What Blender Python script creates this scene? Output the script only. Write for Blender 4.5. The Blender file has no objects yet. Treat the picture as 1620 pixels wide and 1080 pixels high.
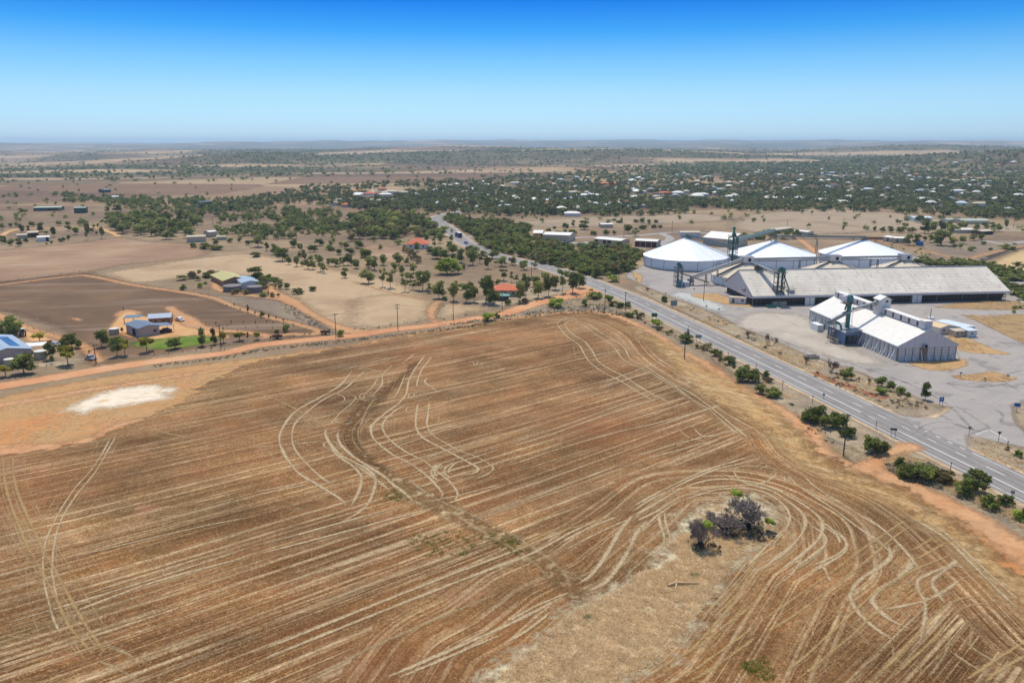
import bpy, bmesh, math, random
import numpy as np
from mathutils import Vector, Matrix
R = math.radians
C = bpy.context.scene.collection
SC = bpy.context.scene
rng = np.random.default_rng(7)
random.seed(7)

# ------------------------------------------------------------------ camera
F, PITCH, HC = 1259.0, math.atan(316/1259.0), 70.0
cam = bpy.data.cameras.new("camera"); camo = bpy.data.objects.new("camera", cam); C.objects.link(camo)
camo.location = (0, 0, HC); camo.rotation_euler = (R(90) - PITCH, 0, 0)
cam.sensor_width = 36; cam.lens = 36*F/1620; cam.clip_start = 0.5; cam.clip_end = 60000
SC.camera = camo
# ------------------------------------------------------------------ sky, sun, exposure
SUN_EL, SUN_AZ = R(66), R(-10)          # azimuth clockwise from +Y
W = bpy.data.worlds.new("World"); SC.world = W; W.use_nodes = True
wn, wl = W.node_tree.nodes, W.node_tree.links; wn.clear()
sky = wn.new("ShaderNodeTexSky"); sky.sky_type = 'NISHITA'; sky.sun_disc = False
sky.sun_elevation = SUN_EL; sky.sun_rotation = SUN_AZ; sky.altitude = 300; sky.air_density = 1.0; sky.dust_density = 0.6; sky.ozone_density = 3.0
wtc = wn.new("ShaderNodeTexCoord"); wsx = wn.new("ShaderNodeSeparateXYZ"); wl.new(wtc.outputs["Generated"], wsx.inputs[0])
wr = wn.new("ShaderNodeValToRGB"); wl.new(wsx.outputs["Z"], wr.inputs[0])
e = wr.color_ramp.elements
e[0].position = 0.0; e[0].color = (.52, .74, 1.10, 1)
e[1].position = 0.9; e[1].color = (0.98, 0.95, 0.86, 1)
for p_, c_ in ((0.0178, (.44, .655, .99)), (0.0545, (.39, .59, .82)), (0.0902, (.235, .50, .74)), (0.1249, (.058, .36, .69)), (0.1573, (.002, .225, .63)), (0.22, (.01, .24, .64)), (0.34, (0.8, 0.9, 0.96))):
    q = e.new(p_); q.color = (*c_, 1)
wm = wn.new("ShaderNodeMixRGB"); wm.blend_type = 'MULTIPLY'; wm.inputs[0].default_value = 1
wl.new(sky.outputs[0], wm.inputs[1]); wl.new(wr.outputs[0], wm.inputs[2])
bg = wn.new("ShaderNodeBackground"); bg.inputs[1].default_value = 0.15
wo = wn.new("ShaderNodeOutputWorld"); wl.new(wm.outputs[0], bg.inputs[0]); wl.new(bg.outputs[0], wo.inputs[0])
sl = bpy.data.lights.new("sun", 'SUN'); sl.energy = 3.15; sl.angle = R(0.53); sl.color = (1.0, 0.95, 0.86)
so = bpy.data.objects.new("sun", sl); C.objects.link(so)
sdir = Vector((math.sin(SUN_AZ)*math.cos(SUN_EL), math.cos(SUN_AZ)*math.cos(SUN_EL), math.sin(SUN_EL)))
so.rotation_euler = sdir.to_track_quat('Z', 'Y').to_euler(); so.location = sdir*400
vs = SC.view_settings; vs.view_transform = 'Standard'; vs.look = 'None'; vs.exposure = 0.32; vs.gamma = 1.0; vs.use_curve_mapping = False
SC.cycles.transparent_max_bounces = 24; SC.cycles.max_bounces = 6; SC.cycles.diffuse_bounces = 3; SC.cycles.volume_bounces = 2

# ------------------------------------------------------------------ geometry of the view: photo pixel (1620x1080) to ground point
CP, SP = math.cos(PITCH), math.sin(PITCH)
def at(x, y, z=0.0):
    u, v = (x-810)/F, (540-y)/F
    d = (u, CP+v*SP, -SP+v*CP); t = (z-HC)/d[2]
    return Vector((d[0]*t, d[1]*t, z))
def ztop(x, y, py):
    v = (540-py)/F
    return HC + y*(v*CP-SP)/(CP+v*SP)
def depth(p): return p[1]*CP + HC*SP
def AT(pts): return np.array([at(*p)[:2] for p in pts])
def T(ox, oy, s, pts): return [(ox+x/s, oy+y/s) for x, y in pts]
# ------------------------------------------------------------------ helpers
def tag(o, label=None, cat=None, group=None, kind=None):
    if label: o['label'] = label
    if cat: o['category'] = cat
    if group: o['group'] = group
    if kind: o['kind'] = kind
    return o
def empty(name, loc, rz=0, label=None, cat=None, group=None):
    o = bpy.data.objects.new(name, None); C.objects.link(o); o.location = loc; o.rotation_euler = (0, 0, rz); o.empty_display_size = .5
    return tag(o, label, cat, group)
def link(name, me, parent=None):
    o = bpy.data.objects.new(name, me); C.objects.link(o)
    if parent is not None: o.parent = parent
    return o
def npmesh(name, v, f, mat, parent=None, smooth=False, attrs=None):
    """v (n,3), f (m,k) arrays of equal-sized faces"""
    v = np.asarray(v, dtype=np.float32); f = np.asarray(f, dtype=np.int32)
    me = bpy.data.meshes.new(name); k = f.shape[1]
    me.vertices.add(len(v)); me.vertices.foreach_set("co", v.ravel())
    me.loops.add(f.size); me.loops.foreach_set("vertex_index", f.ravel())
    me.polygons.add(len(f)); me.polygons.foreach_set("loop_start", np.arange(0, f.size, k, dtype=np.int32))
    me.polygons.foreach_set("loop_total", np.full(len(f), k, dtype=np.int32))
    if smooth: me.polygons.foreach_set("use_smooth", np.ones(len(f), dtype=bool))
    for an, (dom, val) in (attrs or {}).items():
        a = me.attributes.new(an, 'FLOAT', dom); a.data.foreach_set("value", np.asarray(val, dtype=np.float32).ravel())
    if mat: me.materials.append(mat)
    me.update(); me.validate()
    return me
class MB:
    def __init__(s): s.v, s.f = [], []
    def add(s, vs, fs):
        n = len(s.v); s.v += [tuple(p) for p in vs]; s.f += [tuple(i+n for i in q) for q in fs]; return s
    def box(s, c, d, rz=0, rx=0, ry=0):
        M = Matrix.Rotation(rz, 3, 'Z') @ Matrix.Rotation(ry, 3, 'Y') @ Matrix.Rotation(rx, 3, 'X'); c = Vector(c)
        vs = [c + M @ Vector((x*d[0]/2, y*d[1]/2, z*d[2]/2)) for z in (-1, 1) for y in (-1, 1) for x in (-1, 1)]
        return s.add(vs, [(0, 2, 3, 1), (4, 5, 7, 6), (0, 1, 5, 4), (2, 6, 7, 3), (0, 4, 6, 2), (1, 3, 7, 5)])
    def beam(s, p, q, w, h=None):
        p, q = Vector(p), Vector(q); h = h or w; d = (q-p); L = d.length
        if L < 1e-6: return s
        d /= L; up = Vector((0, 0, 1)) if abs(d.z) < .95 else Vector((0, 1, 0)); a = d.cross(up).normalized(); b = a.cross(d)
        vs = [e_ + a*(x*w/2) + b*(y*h/2) for e_ in (p, q) for y in (-1, 1) for x in (-1, 1)]
        return s.add(vs, [(0, 1, 3, 2), (4, 6, 7, 5), (0, 4, 5, 1), (2, 3, 7, 6), (0, 2, 6, 4), (1, 5, 7, 3)])
    def tube(s, pts, rad, n=8, caps=True):
        pts = [Vector(p) for p in pts]; rr = rad if hasattr(rad, '__len__') else [rad]*len(pts); vs, fs = [], []
        for i, p in enumerate(pts):
            d = (pts[min(i+1, len(pts)-1)] - pts[max(i-1, 0)]).normalized()
            up = Vector((0, 0, 1)) if abs(d.z) < .9 else Vector((1, 0, 0)); a = d.cross(up).normalized(); b = a.cross(d)
            vs += [p + (a*math.cos(2*math.pi*k/n) + b*math.sin(2*math.pi*k/n))*rr[i] for k in range(n)]
        for i in range(len(pts)-1):
            fs += [(i*n+k, i*n+(k+1) % n, (i+1)*n+(k+1) % n, (i+1)*n+k) for k in range(n)]
        if caps: fs += [tuple(range(n-1, -1, -1)), tuple((len(pts)-1)*n+k for k in range(n))]
        return s.add(vs, fs)
    def cyl(s, c, r, h, n=16, r2=None):
        return s.tube([c, (c[0], c[1], c[2]+h)], [r, r if r2 is None else max(r2, .01)], n)
    def prism(s, poly, z0, z1):
        n = len(poly); vs = [(x, y, z0) for x, y in poly] + [(x, y, z1) for x, y in poly]
        return s.add(vs, [tuple(range(n-1, -1, -1)), tuple(range(n, 2*n))] + [(i, (i+1) % n, n+(i+1) % n, n+i) for i in range(n)])
    def slab(s, quad, t):
        """a roof sheet: top quad with thickness t straight down"""
        q = [Vector(p) for p in quad]; n = len(q); lo = [p-Vector((0, 0, t)) for p in q]
        return s.add(q+lo, [tuple(range(n)), tuple(range(2*n-1, n-1, -1))] + [(i, n+i, n+(i+1) % n, (i+1) % n) for i in range(n)])
    def build(s, name, mat, parent=None, loc=None, rz=0, smooth=False):
        me = bpy.data.meshes.new(name); me.from_pydata([tuple(p) for p in s.v], [], s.f)
        if mat: me.materials.append(mat)
        bm = bmesh.new(); bm.from_mesh(me); bmesh.ops.recalc_face_normals(bm, faces=bm.faces); bm.to_mesh(me); bm.free()
        if smooth: me.polygons.foreach_set("use_smooth", [True]*len(me.polygons))
        o = link(name, me, parent)
        if loc is not None: o.location = loc
        o.rotation_euler = (0, 0, rz)
        return o
def copy_tree(o, parent=None):
    c = o.copy(); C.objects.link(c)
    if parent is not None: c.parent = parent
    for ch in list(o.children): copy_tree(ch, c)
    return c
ORD = "zeroth first second third fourth fifth sixth seventh eighth ninth tenth eleventh twelfth thirteenth fourteenth fifteenth sixteenth seventeenth eighteenth nineteenth twentieth".split()
ORD += ["twenty-"+w for w in ORD[1:10]] + ["thirtieth"] + ["thirty-"+w for w in ORD[1:10]] + ["fortieth"] + ["forty-"+w for w in ORD[1:10]] + ["fiftieth"] + ["fifty-"+w for w in ORD[1:10]] + ["sixtieth"] + ["sixty-"+w for w in ORD[1:10]]

# value noise for terrain and scatter
_perm = np.random.default_rng(3).random((256, 256))
def vnoise(x, y, s=1.0, seed=0):
    x = np.asarray(x, dtype=float)/s + seed*37.17; y = np.asarray(y, dtype=float)/s + seed*91.7
    xi, yi = np.floor(x).astype(int), np.floor(y).astype(int); fx, fy = x-xi, y-yi
    fx, fy = fx*fx*(3-2*fx), fy*fy*(3-2*fy)
    g = lambda a, b: _perm[a % 256, b % 256]
    return (g(xi, yi)*(1-fx)+g(xi+1, yi)*fx)*(1-fy) + (g(xi, yi+1)*(1-fx)+g(xi+1, yi+1)*fx)*fy
def fbm(x, y, s, o=4, seed=0):
    a, r_, t = 0, 1.0, 0
    for i in range(o): a = a + r_*vnoise(x, y, s/2**i, seed+i*5); t += r_; r_ *= .5
    return a/t
sstep = lambda a, b, x: (lambda t: t*t*(3-2*t))(np.clip((x-a)/(b-a), 0, 1))

def sd_poly(P, poly):
    """signed distance, positive inside"""
    poly = np.asarray(poly, float); x, y = P[:, 0], P[:, 1]; d2 = np.full(len(P), 1e18); ins = np.zeros(len(P), bool); n = len(poly)
    for i in range(n):
        a, b = poly[i], poly[(i+1) % n]; e_ = b-a; w = P-a
        t = np.clip((w@e_)/max(e_@e_, 1e-9), 0, 1); q = w-t[:, None]*e_; d2 = np.minimum(d2, (q*q).sum(1))
        c = ((a[1] > y) != (b[1] > y)); xx = a[0] + (y-a[1])*(e_[0])/(e_[1] if abs(e_[1]) > 1e-9 else 1e-9); ins ^= c & (x < xx)
    d = np.sqrt(d2); return np.where(ins, d, -d)
def sd_line(P, line, hw):
    """hw: half width or list per vertex"""
    line = np.asarray(line, float); n = len(line); hw = np.full(n, hw, float) if np.isscalar(hw) else np.asarray(hw, float); best = np.full(len(P), -1e9)
    for i in range(n-1):
        a, e_ = line[i], line[i+1]-line[i]; w = P-a; t = np.clip((w@e_)/max(e_@e_, 1e-9), 0, 1); q = w-t[:, None]*e_
        best = np.maximum(best, hw[i]*(1-t)+hw[i+1]*t - np.sqrt((q*q).sum(1)))
    return best
def spline(pts, step=2.0):
    P = np.asarray(pts, float)
    if len(P) < 3: P = np.array([P[0], (P[0]+P[-1])/2, P[-1]])
    Q = np.vstack([2*P[0]-P[1], P, 2*P[-1]-P[-2]]); out = []
    for i in range(1, len(Q)-2):
        p0, p1, p2, p3 = Q[i-1], Q[i], Q[i+1], Q[i+2]; n = max(2, int(np.linalg.norm(p2-p1)/step))
        t = np.linspace(0, 1, n, endpoint=False)[:, None]
        out.append(.5*(2*p1 + (p2-p0)*t + (2*p0-5*p1+4*p2-p3)*t**2 + (3*p1-p0-3*p2+p3)*t**3))
    out.append(P[-1:]); return np.vstack(out)
def gridmesh(name, sdf, bbox, res, z, mat, margin, extra=None):
    """a ground sheet: grid cells inside sdf > -margin, with the distance to its edge kept on the points"""
    x0, y0, x1, y1 = bbox; nx, ny = int((x1-x0)/res)+2, int((y1-y0)/res)+2
    X, Y = np.meshgrid(x0+np.arange(nx)*res, y0+np.arange(ny)*res); P = np.stack([X.ravel(), Y.ravel()], 1)
    sd = sdf(P); ok = (sd > -margin).reshape(ny, nx)
    cell = ok[:-1, :-1] | ok[1:, :-1] | ok[:-1, 1:] | ok[1:, 1:]; jy, jx = np.nonzero(cell)
    i0 = jy*nx+jx; fq = np.stack([i0, i0+1, i0+nx+1, i0+nx], 1); used, inv = np.unique(fq, return_inverse=True)
    Pu = P[used]; at_ = {'sd': ('POINT', sd[used])}
    if extra:
        for k, fn in extra.items(): at_[k] = ('POINT', fn(Pu))
    me = npmesh(name, np.column_stack([Pu, np.full(len(Pu), z)]), inv.reshape(-1, 4), mat, attrs=at_)
    return tag(link(name, me), kind='structure')
def zone_poly(name, px, res, z, mat, margin=1.5, world=False, smooth=True, extra=None):
    P = np.asarray(px, float) if world else AT(px)
    if smooth:
        P = spline(np.vstack([P, P[:1]]), max(res*2, 3))[:-1]
    b = (P[:, 0].min()-margin-res, P[:, 1].min()-margin-res, P[:, 0].max()+margin+res, P[:, 1].max()+margin+res)
    return gridmesh(name, lambda Q: sd_poly(Q, P), b, res, z, mat, margin, extra)
def zone_line(name, px, hw, res, z, mat, margin=1.0, world=False):
    P = np.asarray(px, float) if world else AT(px)
    h = np.interp(np.linspace(0, 1, 400), np.linspace(0, 1, len(hw)), hw) if hasattr(hw, '__len__') else hw
    Q = spline(P, 4.0)
    if hasattr(hw, '__len__'): h = np.interp(np.linspace(0, 1, len(Q)), np.linspace(0, 1, len(hw)), hw)
    m = (max(hw) if hasattr(hw, '__len__') else hw)+margin+res
    return gridmesh(name, lambda A: sd_line(A, Q, h), (Q[:, 0].min()-m, Q[:, 1].min()-m, Q[:, 0].max()+m, Q[:, 1].max()+m), res, z, mat, margin)
def ribbon(mb, P, w, z, fade=(0., 1.)):
    """flat strip along world points; returns arrays: verts, faces, across(-1..1)"""
    P = np.asarray(P); d = np.gradient(P, axis=0); d /= np.maximum(np.linalg.norm(d, axis=1, keepdims=True), 1e-9); n_ = np.stack([-d[:, 1], d[:, 0]], 1)
    L, M_, Rr = P+n_*w/2, P, P-n_*w/2; k = len(P); o = mb['n']
    mb['v'].append(np.column_stack([np.vstack([L, M_, Rr]), np.full(3*k, z)])); i = np.arange(k-1)
    mb['f'].append(np.vstack([np.stack([i, i+1, k+i+1, k+i], 1), np.stack([k+i, k+i+1, 2*k+i+1, 2*k+i], 1)])+o)
    mb['u'].append(np.concatenate([np.full(k, -1.), np.zeros(k), np.full(k, 1.)])); mb['n'] += 3*k
    s_ = np.concatenate([[0], np.cumsum(np.linalg.norm(np.diff(P, axis=0), axis=1))]); fd = np.clip(np.minimum(s_, s_[-1]-s_)/max(.1, min(4.5, s_[-1]*.16)), 0, 1)*fade[0] + (1-fade[0]); mb['fd'].append(np.tile(fd*fade[1], 3))
def new_rib(): return {'v': [], 'f': [], 'u': [], 'fd': [], 'n': 0}
def rib_obj(name, mb, mat):
    me = npmesh(name, np.vstack(mb['v']), np.vstack(mb['f']), mat, attrs={'u': ('POINT', np.concatenate(mb['u'])), 'fd': ('POINT', np.concatenate(mb['fd']))})
    return tag(link(name, me), kind='structure')
# ------------------------------------------------------------------ materials
def lin(c):
    return tuple(((v/255+.055)/1.055)**2.4 if v > 10.3 else v/255/12.92 for v in c)
def S(r, g, b, k=1.25):
    """surface colour that shows as this sRGB value in full sun"""
    return tuple(min(.9, v/k) for v in lin((r, g, b)))+(1,)
class NT:
    def __init__(s, name):
        s.m = bpy.data.materials.new(name); s.m.use_nodes = True; s.t = s.m.node_tree; s.n, s.l = s.t.nodes, s.t.links; s.n.clear()
        s.out = s.n.new("ShaderNodeOutputMaterial"); s._g = None
    def inp(s, node, i, v):
        if v is None: return
        if isinstance(v, bpy.types.NodeSocket): s.l.new(v, node.inputs[i])
        elif isinstance(v, (tuple, list)) and len(v) == 4 and node.inputs[i].type == 'VECTOR': node.inputs[i].default_value = v[:3]
        else: node.inputs[i].default_value = v
    def pos(s):
        if s._g is None: s._g = s.n.new("ShaderNodeNewGeometry")
        return s._g.outputs["Position"]
    def obj(s): return s.n.new("ShaderNodeTexCoord").outputs["Object"]
    def attr(s, a):
        q = s.n.new("ShaderNodeAttribute"); q.attribute_name = a; return q.outputs["Fac"]
    def map(s, vec, sc=(1, 1, 1), rot=(0, 0, 0), loc=(0, 0, 0)):
        q = s.n.new("ShaderNodeMapping"); s.inp(q, 0, vec); q.inputs[1].default_value = loc; q.inputs[2].default_value = rot; q.inputs[3].default_value = sc; return q.outputs[0]
    def noise(s, sc, det=3, vec=None, rough=.55, dist=0):
        q = s.n.new("ShaderNodeTexNoise"); s.inp(q, 0, vec if vec is not None else s.pos()); q.inputs["Scale"].default_value = sc; q.inputs["Detail"].default_value = det
        q.inputs["Roughness"].default_value = rough; q.inputs["Distortion"].default_value = dist; return q.outputs[0]
    def voro(s, sc, vec=None, out=0, feat='F1', rnd=1):
        q = s.n.new("ShaderNodeTexVoronoi"); q.feature = feat; s.inp(q, 0, vec if vec is not None else s.pos()); q.inputs["Scale"].default_value = sc; q.inputs["Randomness"].default_value = rnd; return q.outputs[out]
    def math(s, op, a, b=None, c=None, clamp=False):
        q = s.n.new("ShaderNodeMath"); q.operation = op; q.use_clamp = clamp
        for i, v in enumerate((a, b, c)): s.inp(q, i, v)
        return q.outputs[0]
    def rng(s, v, a, b, c=0., d=1.):
        q = s.n.new("ShaderNodeMapRange"); s.inp(q, 0, v); q.inputs[1].default_value = a; q.inputs[2].default_value = b; q.inputs[3].default_value = c; q.inputs[4].default_value = d; return q.outputs[0]
    def ramp(s, f, st, interp='LINEAR'):
        q = s.n.new("ShaderNodeValToRGB"); s.inp(q, 0, f); e = q.color_ramp.elements; q.color_ramp.interpolation = interp
        e[0].position, e[0].color = st[0]; e[1].position, e[1].color = st[-1]
        for p, c in st[1:-1]: k = e.new(p); k.color = c
        return q.outputs[0]
    def mix(s, f, a, b, mode='MIX'):
        q = s.n.new("ShaderNodeMixRGB"); q.blend_type = mode; s.inp(q, 0, f); s.inp(q, 1, a); s.inp(q, 2, b); return q.outputs[0]
    def val(s, col, v):
        q = s.n.new("ShaderNodeHueSaturation"); s.inp(q, 4, col); s.inp(q, 2, v); return q.outputs[0]
    def sep(s, v):
        q = s.n.new("ShaderNodeSeparateXYZ"); s.inp(q, 0, v); return q.outputs
    def comb(s, x, y, z=0.):
        q = s.n.new("ShaderNodeCombineXYZ"); s.inp(q, 0, x); s.inp(q, 1, y); s.inp(q, 2, z); return q.outputs[0]
    def rand(s): return s.n.new("ShaderNodeObjectInfo").outputs["Random"]
    def bump(s, h, st=.3, d=.1):
        q = s.n.new("ShaderNodeBump"); q.inputs[0].default_value = st; q.inputs[1].default_value = d; s.inp(q, 'Height', h); return q.outputs[0]
    def bsdf(s, col, rough=.9, metal=0., spec=.25, nrm=None):
        q = s.n.new("ShaderNodeBsdfPrincipled"); s.inp(q, 'Base Color', col); s.inp(q, 'Roughness', rough); s.inp(q, 'Metallic', metal); s.inp(q, 'Specular IOR Level', spec); s.inp(q, 'Normal', nrm); return q.outputs[0]
    def fin(s, sh, alpha=None):
        if alpha is not None:
            tr = s.n.new("ShaderNodeBsdfTransparent"); mx = s.n.new("ShaderNodeMixShader"); s.inp(mx, 0, alpha); s.l.new(tr.outputs[0], mx.inputs[1]); s.l.new(sh, mx.inputs[2]); sh = mx.outputs[0]
        s.l.new(sh, s.out.inputs[0]); return s.m
def paint(name, col, var=.08, rough=.5, metal=0, sc=1.5, rib=0, ribdir=0, streak=0, spec=.3, dirt=None):
    """painted or bare sheet: slight mottling; rib = corrugation spacing; streak = weather runs down the sheet"""
    n = NT(name); o = n.obj(); v = n.rng(n.noise(sc, 4, o), .3, .7, 1-var, 1+var); c = n.val(col, v)
    if streak:
        st = n.noise(1.0, 3, n.map(o, (2.2, 2.2, .12))); c = n.mix(n.rng(st, .45, .75, 0, streak), c, dirt or S(150, 140, 125))
    nr = None
    if rib:
        q = n.n.new("ShaderNodeTexWave"); q.bands_direction = 'XYZ'[ribdir]; n.inp(q, 0, o); q.inputs["Scale"].default_value = 1/rib*.16*2; q.inputs["Distortion"].default_value = 0
        nr = n.bump(q.outputs[1], .5, .05); c = n.mix(n.rng(q.outputs[1], 0, .4, .18, 0), c, (c_ := S(60, 60, 60)))
    return n.fin(n.bsdf(c, rough, metal, spec, nr))
def soil(name, cols, sc=.05, edge=0, ragged=1.0, esc=.35, fine=.16, speck=None, bump=.25, streak=None, tint=.86):
    """cols: three colours mixed by a broad noise, then mottled finely; edge: width (m) over which the sheet gives out, broken by noise"""
    n = NT(name); a = n.noise(sc, 5, rough=.6); c = n.ramp(n.rng(a, .3, .7), [(0, cols[0]), (.5, cols[1]), (1, cols[2])])
    f1 = n.noise(1.1, 4, rough=.7); c = n.val(c, n.rng(f1, .3, .7, 1-fine, 1+fine))
    f0 = n.noise(.22, 3, rough=.6); c = n.val(c, n.rng(f0, .3, .7, 1-fine*.7, 1+fine*.7))
    c = n.mix(1.0, c, (1.0, .975, tint, 1), 'MULTIPLY')
    if speck:
        vv = n.noise(speck[1], 2, rough=.8); c = n.mix(n.rng(vv, speck[2], speck[2]+.06, 0, speck[3]), c, speck[0])
    if streak:
        ang, sx, sy, col, lo, amt = streak
        q = n.noise(1.0, 4, n.map(n.map(n.pos(), rot=(0, 0, -ang)), (sx, sy, 1)), .6); c = n.mix(n.rng(q, lo, lo+.14, 0, amt), c, col)
    sh = n.bsdf(c, .95, 0, .1, n.bump(f1, bump, .15))
    al = None
    if edge:
        s = n.attr('sd'); w = n.noise(esc, 4, rough=.65); w2 = n.noise(esc*5, 3, rough=.7)
        t = n.math('ADD', s, n.math('MULTIPLY', n.math('SUBTRACT', w, .5), 4*ragged)); t = n.math('ADD', t, n.math('MULTIPLY', n.math('SUBTRACT', w2, .5), 1.6*ragged))
        al = n.rng(t, -edge*.5, edge*.5)
    return n.fin(sh, al)
M = {}
# soils and covers
G_tan = (S(176, 152, 128), S(160, 136, 114), S(190, 168, 140))
# far-reaching ground: dry paddocks in patches, browner and greener by the attribute 'veg'
def ground_mat():
    n = NT('dry ground'); p = n.pos(); a = n.noise(.012, 6, rough=.6)
    c = n.ramp(n.rng(a, .3, .7), [(0, S(122, 104, 90)), (.35, S(144, 123, 104)), (.6, S(158, 136, 113)), (1, S(182, 158, 130))])
    pv = n.voro(.0026, n.map(p, (1, 1.6, 1)), 1, rnd=.9); pr = n.sep(pv)[0]
    far = n.rng(n.sep(p)[1], 500, 1100)
    pc = n.ramp(pr, [(0, S(116, 90, 76)), (.22, S(160, 130, 106)), (.42, S(134, 104, 86)), (.62, S(184, 158, 126)), (.78, S(128, 108, 84)), (1, S(152, 114, 88))], 'CONSTANT')
    c = n.mix(n.math('MULTIPLY', far, .8), c, pc)
    r_ = n.noise(.05, 5, rough=.65); c = n.mix(n.rng(r_, .58, .72, 0, .55), c, S(178, 128, 92))
    br = n.attr('bare'); c = n.mix(n.math('MULTIPLY', br, .8), c, n.ramp(n.noise(.008, 4), [(.35, S(176, 146, 120)), (.65, S(208, 180, 146))])); g_ = n.attr('veg'); c = n.mix(n.math('MULTIPLY', g_, .85), c, n.ramp(n.noise(.02, 5), [(0, S(68, 72, 50)), (1, S(100, 94, 68))]))
    c = n.mix(1.0, c, (1.0, .97, .84, 1), 'MULTIPLY'); md = n.noise(.06, 5, rough=.75); c = n.val(c, n.rng(md, .3, .7, .82, 1.16)); f1 = n.noise(.9, 4, rough=.75); c = n.val(c, n.rng(f1, .3, .7, .84, 1.14)); f0 = n.noise(.18, 3); c = n.val(c, n.rng(f0, .3, .7, .92, 1.08))
    return n.fin(n.bsdf(c, .95, 0, .08, n.bump(f1, .2, .15)))
M['ground'] = ground_mat()
M['verge'] = soil('dry verge', (S(144, 130, 110), S(168, 150, 125), S(190, 170, 140)), .09, 2.0, .8, tint=.93, fine=.24, speck=(S(120, 108, 96), 1.6, .60, .6))
M['verge_grey'] = soil('grey weedy verge', (S(136, 122, 108), S(156, 140, 122), S(172, 152, 126)), .12, 2.0, .8, fine=.22, speck=(S(98, 92, 84), 1.5, .56, .8))
M['red_dirt'] = soil('red dirt road', (S(206, 142, 102), S(217, 160, 118), S(224, 176, 138)), .05, 1.6, 1.0, tint=.9, fine=.07, esc=.5)
M['red_dirt2'] = soil('red dirt track', (S(196, 142, 104), S(206, 156, 116), S(188, 150, 116)), .07, 2.2, 1.3, fine=.1, esc=.5)
M['tan_dirt'] = soil('sandy yard', (S(214, 162, 112), S(222, 176, 130), S(206, 150, 104)), .06, 2.0, .8, fine=.08)
M['firebreak'] = soil('orange firebreak', (S(200, 142, 98), S(212, 162, 118), S(192, 152, 114)), .1, 2.6, 1.2, tint=.93, fine=.14, esc=.4)
M['dark_pad'] = soil('dark fallow', (S(104, 84, 68), S(122, 97, 77), S(146, 115, 90)), .014, 7, 2.5, fine=.12, streak=(R(8), .012, .1, S(160, 134, 112), .52, .7))
M['red_pad'] = soil('reddish paddock', (S(154, 122, 101), S(168, 136, 111), S(184, 156, 128)), .02, 9, 4, fine=.1, streak=(R(12), .01, .12, S(196, 172, 146), .56, .6))
M['pale_pad'] = soil('bleached paddock', (S(184, 154, 124), S(198, 170, 140), S(166, 137, 110)), .016, 10, 4.5, fine=.08, streak=(R(-12), .012, .1, S(164, 140, 116), .58, .6))
M['grey_pad'] = soil('grey paddock', (S(128, 112, 100), S(146, 128, 113), S(160, 142, 122)), .04, 4, 1.6, fine=.14, speck=(S(104, 100, 78), 1.2, .62, .7))
M['far_pad'] = soil('pale far paddock', (S(164, 144, 126), S(176, 155, 134), S(152, 132, 115)), .02, 16, 7, fine=.08)
M['sand_pad'] = soil('sandy paddock', (S(206, 174, 132), S(214, 184, 142), S(198, 164, 124)), .014, 6, 2, fine=.06)
M['white_pile'] = soil('spilt lime', (S(238, 218, 186), S(246, 232, 206), S(226, 194, 152)), .25, 4.5, 1.8, esc=.3, fine=.07, tint=.96, streak=(R(10), .05, .5, S(226, 190, 146), .56, .7))
M['fallow'] = soil('bare headland', (S(208, 142, 90), S(194, 154, 110), S(196, 146, 100)), .03, 4, 2.2, fine=.13, streak=(R(20), .05, .35, S(208, 140, 88), .55, .7), speck=(S(150, 124, 96), .9, .6, .5))
M['lawn'] = soil('watered grass', (S(92, 118, 40), S(112, 134, 52), S(150, 146, 84)), .12, 4, 2.0, fine=.1)
M['asphalt'] = soil('worn bitumen', (S(168, 160, 152), S(178, 169, 160), S(158, 150, 143)), .035, 1.2, .6, fine=.06, bump=.08, tint=.95, streak=(R(40), .03, .3, S(160, 150, 144), .56, .6), speck=(S(138, 130, 124), .1, .58, .6))
M['asphalt_pale'] = soil('pale worn bitumen', (S(190, 176, 160), S(198, 186, 170), S(178, 166, 152)), .05, 6, 3.0, tint=.94, fine=.08, bump=.08)
M['gravel'] = soil('grey gravel', (S(190, 190, 190), S(200, 200, 200), S(184, 180, 176)), .08, 5, 2.5, fine=.06)
M['brown_patch'] = soil('bare brown earth', (S(184, 144, 102), S(200, 164, 120), S(172, 138, 104)), .1, 1.4, .9, fine=.14, speck=(S(150, 120, 84), .8, .58, .6))
M['berm'] = soil('grassed berm', (S(160, 130, 98), S(176, 146, 106), S(146, 122, 96)), .1, 1.6, .8, fine=.16, speck=(S(196, 170, 128), .7, .6, .6))
def road_mat(name, base, dark):
    n = NT(name); c = n.ramp(n.rng(n.noise(.06, 4), .3, .7), [(0, base), (1, dark)]); u = n.attr('u')
    lane = n.math('ABSOLUTE', n.math('SINE', n.math('MULTIPLY', n.math('ADD', u, .05), 8.2))); c = n.val(c, n.rng(lane, 0, 1, .86, 1.06)); pt = n.noise(.09, 3, n.map(n.pos(), (1, 1, 1)), .7); c = n.val(c, n.rng(pt, .4, .62, .92, 1.05)); ck = n.noise(.5, 5, rough=.85); c = n.val(c, n.rng(ck, .3, .5, .86, 1.0))
    f1 = n.noise(2.5, 3, rough=.8); c = n.val(c, n.rng(f1, .3, .7, .95, 1.05)); return n.fin(n.bsdf(c, .85, 0, .2, n.bump(f1, .05, .02)))
M['road'] = road_mat('highway seal', S(158, 149, 140), S(147, 139, 132))
M['road_near'] = M['road']
def line_mat():
    n = NT('white road paint'); f = n.noise(3.0, 3, rough=.7); return n.fin(n.bsdf(n.val(S(244, 240, 230, 1.2), n.rng(f, .3, .7, .88, 1.02)), .7, 0, .2), n.rng(f, .22, .4, .5, 1))
M['line'] = line_mat()
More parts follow.
